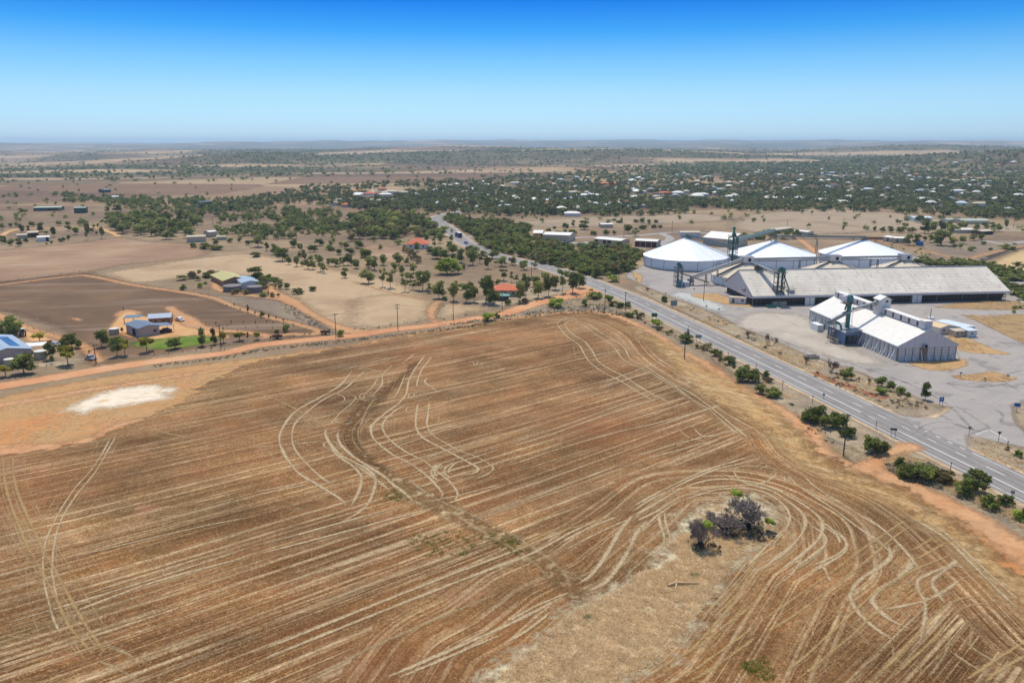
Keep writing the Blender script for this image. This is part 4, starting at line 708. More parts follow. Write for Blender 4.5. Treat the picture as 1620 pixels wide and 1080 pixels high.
tr('straw_faint', 4.2, K6, [(860, 20), (1000, 100), (1150, 220), (1280, 360), (1400, 480), (1540, 620), (1660, 740)], [(780, -40), (960, 60), (1120, 180), (1300, 350), (1480, 530), (1660, 700)])
tr('straw', .8, K6, [(860, 10), (1000, 85), (1150, 190), (1300, 340), (1440, 480), (1618, 650)], [(950, 20), (1100, 115), (1250, 250), (1400, 390), (1618, 590)])
tr('straw_grey', 1.0, K6, [(920, 15), (1060, 110), (1200, 230), (1340, 370), (1500, 530), (1618, 640)])
tr('straw_dark', 2.0, K6, [(560, 590), (640, 575)], [(380, 650), (540, 640)], [(1300, 600), (1450, 640), (1540, 720)], [(1220, 340), (1400, 500)], [(500, 870), (640, 880), (780, 920)])
for m, w, px in list(TR):
    if m in ('straw', 'straw_gold', 'straw_grey') and len(px) > 3:
        P = AT(px); L_ = np.linalg.norm(np.diff(P, axis=0), axis=1).sum()
        if L_ > 25:
            for o_ in (-2.3, -1.3, 1.3, 2.2):
                if random.random() < .75: TR.append(('drill_row', random.uniform(.25, .5), ('world', P, o_+random.uniform(-.25, .25))))
zone_line('gully', [(660, 572), (640, 594), (606, 622), (570, 656), (555, 690), (570, 722), (606, 745)], [.3, .6, 1.0, 1.7, 2.1, 1.7, .9], .6, .1285, M['gully'], 3)
zone_line('gully', [(600, 744), (650, 776), (690, 798), (745, 828), (810, 862), (870, 900), (905, 938), (930, 965)], [.8, 1.4, 2.2, 1.6, 1.8, 1.4, 1.2, .5], .5, .1292, M['gully_pale'], 3.5)
tr('straw_dark', 2.5, (lambda p: p), [(672, 560), (650, 590), (600, 625), (566, 660), (552, 690), (566, 720), (610, 745), (660, 780), (700, 805)], [(760, 830), (820, 862), (880, 900)])
tr('straw_grey', 1.2, (lambda p: p), [(640, 755), (690, 790), (740, 812), (800, 842), (850, 872), (890, 905), (905, 935)], [(700, 800), (760, 840), (830, 880), (880, 925)], [(600, 622), (580, 650), (568, 680)])
tr('straw', .8, (lambda p: p), [(600, 1078), (800, 991), (900, 940)], [(400, 1035), (647, 936), (800, 877), (900, 838)], [(400, 1050), (650, 950), (830, 880)], [(400, 866), (538, 828), (640, 800)], [(400, 880), (560, 838), (700, 800)], [(0, 990), (200, 930), (400, 866)], [(100, 975), (250, 920), (400, 880)], [(620, 1078), (800, 1002)], [(100, 885), (300, 838), (400, 818)])
tr('straw_grey', 1.2, (lambda p: p), [(0, 1000), (150, 948), (300, 890), (400, 866)], [(400, 995), (560, 935), (800, 850), (900, 800)], [(480, 1080), (620, 1010), (800, 935)], [(200, 940), (330, 900), (420, 872)])
rb0 = new_rib()
for i, (w_, pts) in enumerate(((.5, [(1000, 0), (850, 20), (760, 70), (735, 110), (780, 150), (900, 190)]), (.5, [(960, 10), (850, 40), (790, 80), (790, 120), (850, 160), (960, 195)]), (.7, [(760, 10), (600, 60), (520, 110), (560, 150), (700, 190)]), (.9, [(0, -150), (300, -120), (600, -60), (900, 0)]), (.9, [(0, -130), (300, -95), (650, -20)]))):
    ribbon(rb0, spline(AT(T(0, 490, 9, pts)), 1), w_*1.6, .030+i*.001, (1., 1.))
rib_obj('wheel_track', rb0, M['straw_faint'])
zone_poly('bare_patch', T(0, 490, 9, [(1000, 110), (1100, 120), (1180, 145), (1100, 155)]), .8, .031, M['red_dirt2'], 2)
zone_poly('bare_patch', tL([(810, 262), (860, 232), (930, 226), (1010, 245), (930, 268), (850, 275)]), .8, .031, M['red_dirt2'], 2.5)
order = ['drill_row', 'straw_dark', 'straw_red', 'straw_faint', 'straw_grey', 'straw', 'straw_gold']
nm = {'straw_dark': 'damp_swath', 'straw_red': 'red_wheeling', 'straw_faint': 'chaff_band', 'straw_grey': 'chaff_track', 'straw': 'straw_track', 'straw_gold': 'golden_track', 'drill_row': 'drill_row'}
zt = .1365
r2 = np.random.default_rng(5)
for mname in order:
    rb = new_rib()
    for m, w, px in TR:
        if m != mname: continue
        P = spline(AT(px), .9) if px[0] != 'world' else shift(spline(px[1], .9), px[2])
        ribbon(rb, P, w*random.uniform(.9, 1.3), zt, (1., random.uniform(.9, 1.15) if m in ('straw', 'straw_gold', 'straw_grey') else random.uniform(.6, 1.05))); zt += .00012
    rib_obj(nm[mname], rb, M[mname])
# ------------------------------------------------------------------ the grain depot
V3 = Vector
def poly_ring(cx, cy, r, n, a0): return [(cx+r*math.cos(a0+2*math.pi*i/n), cy+r*math.sin(a0+2*math.pi*i/n)) for i in range(n)]
def cone_store(name, label, c, r, hw, hap, n, a0, wall, roof, group, cap=1.6, door_az=None, ribs=True, pipe=None):
    """round grain store: walled ring under a faceted conical roof"""
    t = empty(name, (c[0], c[1], 0), 0, label, 'grain silo', group)
    mb = MB(); ring = poly_ring(0, 0, r, n, a0); mb.prism(ring, 0, hw); w = mb.build('wall', wall, t)
    m = MB()                                                         # panel seams and posts on the wall
    for x, y in ring: MB().beam((x*1.003, y*1.003, 0.1), (x*1.003, y*1.003, hw), .22, .22).build('wall_post', M['steel'], w)
    m = MB(); b = poly_ring(0, 0, r+.1, n, a0)
    for i in range(n):
        p, q = b[i], b[(i+1) % n]; m.beam((p[0], p[1], .25), (q[0], q[1], .25), .25, .5)
    m.build('footing', M['concrete'], w)
    m = MB(); R1 = poly_ring(0, 0, r+.55, n, a0); R0 = poly_ring(0, 0, cap, n, a0)
    for i in range(n):
        j = (i+1) % n
        m.add([(R1[i][0], R1[i][1], hw-.05), (R1[j][0], R1[j][1], hw-.05), (R0[j][0], R0[j][1], hap), (R0[i][0], R0[i][1], hap), (R1[i][0], R1[i][1], hw-.4), (R1[j][0], R1[j][1], hw-.4)], [(0, 1, 2, 3), (4, 5, 1, 0)])
    m.add([(x, y, hap) for x, y in R0], [tuple(range(n))]); rf = m.build('roof', roof, t)
    if ribs:
        m = MB()
        for i in range(n): m.beam((R1[i][0], R1[i][1], hw+.0), (R0[i][0], R0[i][1], hap+.03), .16, .1)
        m.build('roof_seam', roof, rf)
    if door_az is not None:
        d = MB(); k = int(round((door_az-a0)/(2*math.pi/n)-.5)) % n; p, q = V3((*ring[k], 0)), V3((*ring[(k+1) % n], 0)); mid_ = (p+q)/2; nn = mid_.normalized(); az = math.atan2(q.y-p.y, q.x-p.x)
        d.box((mid_.x+nn.x*.1, mid_.y+nn.y*.1, 2.0), (4.6, .14, 4.0), az); dr = d.build('door', M['panel_wall'], t)
        d = MB()
        for o_ in (-2.3, 0, 2.3):
            pp = mid_ + (q-p).normalized()*o_ + nn*.2; d.box((pp.x, pp.y, 2.05), (.18, .14, 4.2), az)
        d.box((mid_.x+nn.x*.2, mid_.y+nn.y*.2, 4.1), (4.8, .14, .18), az); d.build('door_frame', M['grey_beam'], dr)
    return t
def gantry(name, label, p, q, w=1.5, h=1.7, mat='conv_teal', walk=True, legs=(), cover=True, group='covered conveyors of the grain depot'):
    """inclined conveyor: covered belt, walkway rail on brackets, trestle legs"""
    p, q = V3(p), V3(q); t = empty(name, (p.x, p.y, 0), 0, label, 'conveyor', group); o = V3((p.x, p.y, 0)); a, b = p-o, q-o
    MB().beam(a, b, w*.8, h*.42).build('belt_housing', M[mat], t)
    d = (b-a); L = d.length; d.normalize(); s_ = d.cross(V3((0, 0, 1))).normalized(); n = max(3, int(L/2.4)); m = MB()
    lo = V3((0, 0, -h*.75))
    m.beam(a+lo+s_*w*.4, b+lo+s_*w*.4, .14); m.beam(a+lo-s_*w*.4, b+lo-s_*w*.4, .14)
    for i in range(n):
        u0, u1 = a+(b-a)*(i/n), a+(b-a)*((i+1)/n)
        for sg in (-1, 1):
            m.beam(u0+s_*sg*w*.4+V3((0, 0, -h*.25)), u1+lo+s_*sg*w*.4, .09); m.beam(u1+s_*sg*w*.4+V3((0, 0, -h*.25)), u1+lo+s_*sg*w*.4, .09)
    m.build('truss', M['grey_beam'], t)
    if walk:
        m = MB(); off = s_*(w*.5+.45)
        m.beam(a+off+V3((0, 0, -.4)), b+off+V3((0, 0, -.4)), .8, .08)
        for zz in (.2, .65): m.beam(a+off*1.35+V3((0, 0, zz)), b+off*1.35+V3((0, 0, zz)), .06)
        for i in range(n+1):
            u0 = a+(b-a)*(i/n)+off*1.35; m.beam(u0+V3((0, 0, -.4)), u0+V3((0, 0, .65)), .06)
        m.build('walkway', M['steel'], t)
    for f in legs:
        u = a+(b-a)*f; m = MB()
        for sg in (-1, 1):
            m.beam(u+lo+s_*sg*w*.4, V3((u.x, u.y, 0))+s_*sg*w*.9, .3)
        zz = u.z-h; k = max(1, int(zz/4))
        for i in range(k):
            z0, z1 = zz*i/k, zz*(i+1)/k; e0, e1 = w*(.9-.5*i/k), w*(.9-.5*(i+1)/k); c0 = V3((u.x, u.y, 0)); m.beam(c0+s_*e0+V3((0, 0, z0)), c0-s_*e1+V3((0, 0, z1)), .1); m.beam(c0+s_*e1+V3((0, 0, z1)), c0-s_*e1+V3((0, 0, z1)), .1)
        m.build('trestle', M['grey_beam'], t)
    return t
def frame_tower(m, c, w, z0, z1, n, th=.16, brace=True):
    for sx in (-1, 1):
        for sy in (-1, 1): m.beam((c[0]+sx*w/2, c[1]+sy*w/2, z0), (c[0]+sx*w/2, c[1]+sy*w/2, z1), th)
    for i in range(n+1):
        z = z0+(z1-z0)*i/n
        for s_ in (-1, 1):
            m.beam((c[0]-w/2, c[1]+s_*w/2, z), (c[0]+w/2, c[1]+s_*w/2, z), th*.7); m.beam((c[0]+s_*w/2, c[1]-w/2, z), (c[0]+s_*w/2, c[1]+w/2, z), th*.7)
            if brace and i < n:
                zb = z0+(z1-z0)*(i+1)/n; m.beam((c[0]-w/2*s_, c[1]-w/2, z), (c[0]+w/2*s_, c[1]-w/2, zb), th*.5); m.beam((c[0]+w/2, c[1]-w/2*s_, z), (c[0]+w/2, c[1]+w/2*s_, zb), th*.5)
def railing(m, c, w, z, h=1.0):
    for s_ in (-1, 1):
        for zz in (h*.5, h):
            m.beam((c[0]-w/2, c[1]+s_*w/2, z+zz), (c[0]+w/2, c[1]+s_*w/2, z+zz), .06); m.beam((c[0]+s_*w/2, c[1]-w/2, z+zz), (c[0]+s_*w/2, c[1]+w/2, z+zz), .06)
        for k in (-1, 0, 1): m.beam((c[0]+k*w/2, c[1]+s_*w/2, z), (c[0]+k*w/2, c[1]+s_*w/2, z+h), .06)

GS = 'white conical grain silos at the back of the depot'
s1 = at(1084, 419.6); s2 = at(1220, 417.0); s3 = at(1363, 416.0); Rs = 24.3
for i, (c, lab, da) in enumerate(((s1, 'white conical grain silo nearest the highway, its whole blue-shaded wall in view', R(-62)), (s2, 'white conical grain silo between two others, a green conveyor head on its peak', None), (s3, 'white conical grain silo behind the long grey shed, farthest from the highway', None))):
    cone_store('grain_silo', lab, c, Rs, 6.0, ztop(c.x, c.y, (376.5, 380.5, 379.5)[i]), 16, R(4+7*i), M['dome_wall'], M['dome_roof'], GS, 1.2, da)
GC = 'old weathered cone stores behind the long shed'
cA, cB, cC = at(1179, 447.5), at(1316, 444), at(1427.5, 441.5); ap = []
for i, (c, lab) in enumerate(((cA, 'weathered cone grain store joined to the gable end of the long shed'), (cB, 'weathered cone roof behind the middle of the long shed ridge'), (cC, 'weathered cone roof behind the eastern part of the long shed ridge'))):
    hap = ztop(c.x, c.y, (415.5, 413.0, 411.5)[i]); ap.append(V3((c.x, c.y, hap)))
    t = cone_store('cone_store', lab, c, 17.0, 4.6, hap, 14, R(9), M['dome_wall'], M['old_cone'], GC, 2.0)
    m = MB()
    for a_ in (-150, -40, 80, 200):
        x, y = math.cos(R(a_)), math.sin(R(a_)); m.beam((x*17.4, y*17.4, 4.75), (x*2, y*2, hap+.15), .9, .3)
    m.build('roof_walkway', M['grey_beam'], t)
    m = MB(); m.box((0, 0, hap+1.7), (5.4, 5.0, 2.9), R(4)); hb = m.build('headhouse', M['grey_wall'], t)
    m = MB(); m.box((0, 0, hap+3.22), (5.8, 5.4, .14), R(4)); m.build('roof', M['steel'], hb)
    m = MB(); m.box((.7, -2.55, hap+1.7), (1.5, .12, 1.5), R(4)); m.build('opening', M['void'], hb)

# long gable-roofed shed
e1, e2 = at(1189.4, 484.3), at(1593.5, 475.6); ax = (e2-e1).normalized(); nx_ = V3((-ax.y, ax.x, 0)); LL = (e2-e1).length; rz = math.atan2(ax.y, ax.x)
lsh = empty('storage_shed', e1, rz, 'very long grey-roofed grain shed with dark open bays below its eave', 'shed'); HW, HE, HR = 17.5, 4.75, 13.2
m = MB(); m.slab([(-.3, -.8, HE-.2), (LL+.3, -.8, HE-.2), (LL+.3, HW, HR), (-.3, HW, HR)], .18); m.slab([(LL+.3, 2*HW+.8, HE-.2), (-.3, 2*HW+.8, HE-.2), (-.3, HW, HR), (LL+.3, HW, HR)], .18); rf = m.build('roof', M['old_roof'], lsh)
m = MB(); m.beam((-.3, HW, HR+.1), (LL+.3, HW, HR+.1), .8, .18); m.build('ridge_cap', M['steel'], rf)
rs = random.Random(4); M['skylight'] = paint('dull skylight', S(192, 186, 178), .1, .5)
for i in range(17):
    for f in (.13, .62):
        x = 3+i*7.1+rs.uniform(-.5, .5); y0 = -.8+(HW+.8)*f; z0 = HE-.2+(HR-HE+.2)*f; y1 = -.8+(HW+.8)*(f+.10); z1 = HE-.2+(HR-HE+.2)*(f+.10)
        if x < LL-2: MB().add([(x, y0, z0+.03), (x+.6, y0, z0+.03), (x+.6, y1, z1+.03), (x, y1, z1+.03)], [(0, 1, 2, 3)]).build('skylight', M['skylight'], rf)
m = MB(); m.beam((-.3, -.8, HE-.65), (LL+.3, -.8, HE-.65), .12, 1.0); m.build('fascia', M['grey_wall'], lsh)
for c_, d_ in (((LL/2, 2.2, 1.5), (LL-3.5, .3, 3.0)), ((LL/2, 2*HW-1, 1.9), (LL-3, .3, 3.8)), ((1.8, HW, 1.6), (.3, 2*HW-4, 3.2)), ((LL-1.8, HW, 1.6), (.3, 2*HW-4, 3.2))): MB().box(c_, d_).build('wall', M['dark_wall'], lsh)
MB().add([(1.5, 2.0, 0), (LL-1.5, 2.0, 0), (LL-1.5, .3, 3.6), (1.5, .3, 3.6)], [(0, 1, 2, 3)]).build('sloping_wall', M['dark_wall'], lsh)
m = MB()
k = 0
for x in np.arange(.2, LL, 2.05):
    m.beam((x, .0, .05), (x, .3, 3.7), .12, .16); m.beam((x, -.1, 3.4), (x+.3, 1.8, .3), .08)
for zz in (2.2, 3.0): m.beam((0, .05, zz), (LL, .05, zz), .1)
m.build('buttress', M['rust_steel'], lsh)
for x in np.arange(0, LL+1, 12.2): MB().beam((min(x, LL-.1), -.65, 0), (min(x, LL-.1), -.65, HE-.5), .2).build('post', M['grey_beam'], lsh)
for x in (26, 76):
    m = MB(); m.box((x, -.75, 1.75), (4.6, .12, 3.4)); dd = m.build('door', M['panel_wall'], lsh); m = MB(); [m.box((x+o_, -.84, 1.75), (.16, .08, 3.5)) for o_ in (-2.3, 0, 2.3)]; m.build('door_frame', M['grey_beam'], dd)
m = MB(); m.add([(-.05, -.6, HE-1.2), (-.05, HW, HR-.25), (-.05, 2*HW+.6, HE-1.2), (-.05, 2*HW-3, HE-1.6), (-.05, 2.5, HE-1.6)], [(0, 1, 2, 3, 4)]); m.build('gable', M['grey_wall'], lsh); m = MB(); m.add([(LL+.05, -.6, HE-1.2), (LL+.05, HW, HR-.25), (LL+.05, 2*HW+.6, HE-1.2), (LL+.05, HW, HE-1.6)], [(0, 1, 2, 3)]); gb = m.build('gable', M['grey_wall'], lsh)
m = MB(); m.cyl((-.35, HW-8.6, 5.6), .01, .01); m.v, m.f = [], []; m.tube([(-.05, HW-9, 5.8), (-1.2, HW-9, 5.8)], .8, 12); m.build('vent_fan', M['steel'], gb)
# machine and conveyor on the west part of the long roof, and the twin-leg elevator in front of it
el = at(1231, 482.5); eh = ztop(el.x, el.y, 418.5)
t = empty('bucket_elevator', el, rz, 'twin-legged green bucket elevator standing before the long grey shed', 'elevator', 'bucket elevators of the grain depot')
for sx in (-.9, .9): MB().beam((sx, 0, 0), (sx, 0, eh-2.2), .62, .5).build('leg', M['green_steel'], t)
m = MB(); m.tube([(0, -.6, eh-1.9), (0, .6, eh-1.9)], 1.0, 14); m.box((1.0, 0, eh-2.4), (1.6, 1.4, 1.8)); m.build('head', M['green_steel'], t)
m = MB(); frame_tower(m, (-.1, .5), 3.4, 0, eh-3.2, 6, .24); m.build('frame', M['rust_steel'], t)
for z in (eh-3.4, eh*.45):
    m = MB(); m.box((-.1, .2, z), (4.6, 4.4, .12)); railing(m, (-.1, .2), 4.5, z); m.build('platform', M['grey_beam'], t)
tip = V3((5.2, 1.6, 6.6)); m = MB(); m.tube([(1.2, 0, eh-2.6), (1.9, .2, eh-5.4), tip], .28, 8); m.build('spout', M['green_steel'], t)
m = MB(); m.box((0, -.2, .9), (6.4, 2.4, 1.8)); m.build('base_pit', M['concrete'], t)
bc = el + ax*5.6 + nx_*1.5
b = empty('overload_bin', bc, rz, 'steel overload bin on a braced stand beside the twin-legged elevator', 'bin')
m = MB(); m.cyl((0, 0, 4.1), 2.0, 2.5, 18); m.cyl((0, 0, 2.6), .5, 1.5, 18, 2.0); m.build('hopper', M['steel'], b)
m = MB(); frame_tower(m, (0, 0), 3.6, 0, 4.4, 2, .2); m.build('stand', M['rust_steel'], b)
m = MB(); railing(m, (0, 0), 3.9, 6.5, .9); m.build('handrail', M['grey_beam'], b)
hx = e1+ax*(-.2)+nx_*HW
gp, gq = at(1223, 434, 0), None
p_ = V3((el.x, el.y, 0))+ax*(-1.4); p_.z = ztop(p_.x, p_.y, 433.0); qx = e1+ax*9.0+nx_*HW; q_ = V3((qx.x, qx.y, HR+2.2))
gantry('covered_conveyor', 'grey conveyor from the twin-legged elevator up to the long shed ridge', p_, q_, 1.3, 1.5, 'steel', legs=())
m = MB(); m.box((0, 0, HR+1.0), (2.6, 2.2, 1.8)); m.box((1.6, .2, HR+.9), (1.4, 1.6, 1.4)); m.tube([(-.8, -1, HR+1.6), (-.8, 1, HR+1.6)], .7, 10); rd = m.build('drive_unit', M['rust_steel'], None, (qx.x, qx.y, 0), rz); tag(rd, 'rusty conveyor drive unit sitting on the long shed ridge', 'machine')
t = empty('skip_bin', at(1220.5, 486.5), rz, 'green steel skip bin on the ground by the elevator base', 'skip bin'); m = MB()
for sx in (-1, 1): m.box((sx*1.9, 0, .7), (.1, 1.8, 1.2), 0, 0, R(12*sx))
for sy in (-1, 1): m.box((0, sy*.9, .7), (3.8, .1, 1.2))
m.box((0, 0, .2), (3.6, 1.7, .1)); m.build('bin', M['green_steel'], t); m = MB()
for x in (-1.2, 0, 1.2): m.box((x, -.98, .7), (.12, .08, 1.2))
m.build('rib', M['green_steel'], t)
# green tower between the silos, its gantries
tw = at(1157.5, 421.5); th_ = ztop(tw.x, tw.y, 361)
t = empty('bucket_elevator', tw, 0, 'tall green bucket elevator tower standing between two white silos', 'elevator', 'bucket elevators of the grain depot')
MB().beam((0, 0, 0), (0, 0, th_), 1.0, .9).build('leg', M['green_steel'], t)
m = MB(); frame_tower(m, (0, .3), 4.4, 0, th_-5, 8, .2); m.build('frame', M['green_steel'], t)
m = MB()
for sx in (-1, 1): MB().tube([(0, 0, th_-3), (sx*2.5, 0, th_-5.5), (sx*2.9, 0, th_-9)], .3, 8).build('chute', M['green_steel'], t)
for f in (.25, .45, .62, .78):
    m = MB(); m.box((0, .3, th_*f), (5, 5, .12)); railing(m, (0, .3), 5, th_*f); m.build('platform', M['rust_steel'], t)
m = MB(); m.tube([(0, -.6, th_), (0, .6, th_)], .8, 12); m.box((.2, 0, th_-4), (2, 1.6, 2.4)); m.build('head', M['green_steel'], t)
pk = lambda c, py, dz=0: V3((c.x, c.y, ztop(c.x, c.y, py)+dz))
P1, P2, P3 = pk(s1, 371.5), pk(s2, 363.5), pk(s3, 374.5)
gantry('covered_conveyor', 'teal conveyor from the green tower down to the peak of the silo nearest the highway', P1, V3((tw.x-2, tw.y, ztop(tw.x, tw.y, 388.5))), 1.7, 2.0)
gantry('covered_conveyor', 'teal conveyor rising from the green tower to the peak of the middle silo', V3((tw.x+2, tw.y, ztop(tw.x, tw.y, 379))), P2, 1.7, 2.0)
gantry('covered_conveyor', 'grey horizontal conveyor bridge from the middle silo peak to the farthest silo peak', pk(s2, 373.5), P3, 1.8, 2.2, 'grey_beam', legs=(.485,))
for c, py, lab in ((s2, 363.5, 'green conveyor head frame on the peak of the middle silo'), (s3, 374.5, 'small grey head frame on the peak of the farthest silo'), (s1, 371.5, 'small green head frame on the peak of the silo nearest the highway')):
    z1 = ztop(c.x, c.y, py); z0 = ztop(c.x, c.y, (376.5 if c is s1 else 380.5 if c is s2 else 379.5))-.3
    h_ = empty('head_frame', (c.x, c.y, z0), 0, lab, 'conveyor head', 'conveyor heads on the silo peaks'); m = MB(); frame_tower(m, (0, 0), 3.0, 0, max(1.5, z1-z0-.6), 2, .2); m.build('frame', M['grey_beam'], h_)
    m = MB(); m.tube([(0, -.8, z1-z0-.3), (0, .8, z1-z0-.3)], .9, 12); m.box((.6, 0, z1-z0-.9), (1.6, 1.5, 1.3)); m.build('head', M['green_steel' if c is not s3 else 'grey_beam'], h_)
# low gantries along the old cones
hp = at(1092, 451); hz = ztop(hp.x, hp.y, 438)
gantry('covered_conveyor', 'long grey conveyor climbing from the small hopper to the first weathered cone store', V3((hp.x, hp.y, hz)), ap[0]+V3((-2.4, -1, 2.2)), 1.4, 1.8, 'steel', legs=(.30, .52))
gantry('catwalk', 'grey catwalk bridge between the first and second weathered cone roofs', ap[0]+V3((2.6, 0, 2.0)), ap[1]+V3((-2.6, 0, 2.0)), 1.2, 1.8, 'steel', legs=(.62,))
gantry('catwalk', 'grey catwalk bridge between the second and third weathered cone roofs', ap[1]+V3((2.6, 0, 2.0)), ap[2]+V3((-2.6, 0, 2.0)), 1.2, 1.8, 'steel', legs=(.52, .64))
# small intake elevator by the road loop
ie = at(1072.5, 452.5); ih = ztop(ie.x, ie.y, 415.5)
t = empty('bucket_elevator', ie, 0, 'short green-headed bucket elevator beside the small intake hopper', 'elevator', 'bucket elevators of the grain depot')
MB().beam((-.3, 0, 0), (-.3, 0, ih-1), 1.0, .8).build('leg', M['steel'], t); m = MB(); m.tube([(-.2, -.7, ih-.6), (-.2, .7, ih-.6)], .9, 14); m.box((.9, 0, ih-1.6), (1.3, 1.2, 1.6)); m.build('head', M['green_steel'], t)
m = MB(); frame_tower(m, (0, .2), 3.6, 0, ih-2.4, 4, .24); m.build('frame', M['grey_beam'], t)
m = MB(); m.box((0, .2, ih-2.6), (4.2, 4.2, .12)); railing(m, (0, .2), 4.1, ih-2.6); m.build('platform', M['grey_beam'], t)
m = MB(); m.cyl((.2, -1.2, 0), 1.4, 3.2, 16); m.build('surge_bin', M['conv_teal'], t)
k_ = at(1083, 452.8); t = empty('motor_shed', k_, R(6), 'small grey flat-roofed motor shed at the foot of the short elevator', 'shed'); m = MB(); m.box((0, 0, 1.15), (3.8, 2.4, 2.3)); m.build('wall', M['grey_wall'], t); m = MB(); m.box((0, 0, 2.36), (4.1, 2.7, .12)); m.build('roof', M['white'], t); m = MB(); m.box((-.9, -1.22, .95), (.9, .06, 1.9)); m.build('door', M['grey_beam'], t)
a_, b_ = V3((ie.x+.8, ie.y, ztop(ie.x, ie.y, 431))), at(1122, 449.5); gantry('screw_conveyor', 'thin brown screw conveyor slanting down to the cone store wall', a_, V3((b_.x, b_.y, .9)), .5, .7, 'rust_steel', walk=False, legs=(.35,))
t = empty('intake_hopper', hp, 0, 'grey funnel hopper on crossed legs under the long climbing conveyor', 'hopper'); m = MB(); m.cyl((0, 0, hz-3.2), .5, 1.6, 8, 1.7); m.box((0, 0, hz-1.2), (2.6, 2.4, .9)); m.build('hopper', M['steel'], t); m = MB(); frame_tower(m, (0, 0), 2.8, 0, hz-1.6, 1, .22); m.build('stand', M['grey_beam'], t)
# concrete office box and block beside the gable
t = empty('transportable_hut', at(1167, 479.5), rz-R(28), 'small brown transportable hut under the gable of the long shed', 'hut'); m = MB(); m.box((0, 0, 1.4), (7.2, 3.0, 2.6)); m.build('wall', M['panel_wall'], t); m = MB(); m.box((0, 0, 2.78), (7.5, 3.3, .14)); m.build('roof', M['cream'], t); m = MB(); m.box((2.2, -1.52, 1.6), (1.2, .06, .8)); m.box((-1.8, -1.52, 1.25), (.9, .06, 1.9)); m.build('window', M['glass'], t)

# the near shed: white roof, braced panel walls
A3, B3, C3 = at(1418.3, 570.8), at(1515, 569.3), at(1265.5, 509.6)
bx = (B3-A3); ay = (C3-A3); w3 = bx.length; d3 = ay.length; th3 = math.atan2(bx.y, bx.x)
thy = math.atan2(ay.y, ay.x)-R(90); rz3 = (th3+thy)/2; ns = empty('grain_shed', A3, rz3, 'white-roofed grain shed with leaning braces on its panel walls', 'shed'); W3, D3, E3, R3 = w3, d3, 5.1, ztop((A3+B3).x/2, (A3+B3).y/2, 520.8)
m = MB(); m.slab([(-.5, -.35, E3), (W3/2, -.35, R3), (W3/2, D3+.35, R3), (-.5, D3+.35, E3)], .14); m.slab([(W3+.5, D3+.35, E3), (W3/2, D3+.35, R3), (W3/2, -.35, R3), (W3+.5, -.35, E3)], .14); rf = m.build('roof', M['white_roof'], ns)
for c_, d_ in (((0, D3/2, E3/2), (.2, D3, E3)), ((W3, D3/2, E3/2), (.2, D3, E3)), ((W3/2, 0, (E3-.5)/2), (W3-.2, .2, E3-.5)), ((W3/2, D3, E3/2), (W3-.2, .2, E3))): MB().box(c_, d_).build('wall', M['panel_wall'], ns)
m = MB(); m.add([(-.3, -.22, E3-.75), (W3+.3, -.22, E3-.75), (W3+.3, -.22, E3-.1), (W3/2, -.22, R3-.12), (-.3, -.22, E3-.1)], [(0, 1, 2, 3, 4)]); m.build('gable', M['grey_wall'], ns); m = MB(); m.add([(-.3, D3+.2, E3-.75), (W3+.3, D3+.2, E3-.75), (W3+.3, D3+.2, E3-.1), (W3/2, D3+.2, R3-.12), (-.3, D3+.2, E3-.1)], [(4, 3, 2, 1, 0)]); m.build('gable', M['grey_wall'], ns)
m = MB(); m.beam((-.42, -.3, E3-.3), (-.42, D3+.3, E3-.3), .1, .5); m.build('fascia', M['grey_wall'], ns); m = MB(); m.beam((W3+.42, -.3, E3-.3), (W3+.42, D3+.3, E3-.3), .1, .5); m.build('fascia', M['grey_wall'], ns)
m = MB()
for x in np.linspace(0.1, W3-.1, 9): m.beam((x, -.14, 0), (x, -.14, E3-.6), .22, .14)
for y in np.linspace(0.1, D3-.1, 25): m.beam((-.14, y, 0), (-.14, y, E3-.2), .14, .22)
for zz in (.9, 1.7, 2.5, 3.3, 4.1):
    m.beam((0, -.13, zz), (W3, -.13, zz), .05, .1); m.beam((-.13, 0, zz), (-.13, D3, zz), .05, .1)
m.build('wall_rail', M['dark_rail'], ns)
for i, y in enumerate(np.linspace(1.2, D3-1.2, 24)):
    if 21 < y < 34: continue
    hgt = (3.6, 1.7)[i % 2]; MB().beam((-.22, y, hgt), (-(1.7 if i % 2 == 0 else 1.1), y-.1, .03), .22).build('brace', M['white'], ns)
for i, x in enumerate(np.linspace(2.5, W3-1.6, 7)): MB().beam((x, -.22, 3.6 if i == 2 else 1.4), (x+.2, -1.3, .03), .2).build('brace', M['white'], ns)
MB().beam((W3+.2, .4, 3.2), (W3+1.9, .2, .03), .13).build('brace', M['white'], ns)
m = MB(); m.box((W3*.43, -.6, E3-.25), (1.5, .9, 1.1)); fn = m.build('aeration_fan', M['steel'], ns); m = MB(); m.tube([(W3*.44, -1.0, E3-.2), (W3*.44, -1.2, E3-.2)], .48, 14); m.build('fan_inlet', M['void'], fn)
m = MB(); m.add([(W3*.36, -.2, E3-1), (W3*.50, -.2, E3-1), (W3*.47, -.2, .1), (W3*.40, -.2, .1)], [(0, 1, 2, 3)]); m.build('rust_stain', paint('rust stain', S(158, 132, 116), .2, .9, 0, 2), ns)
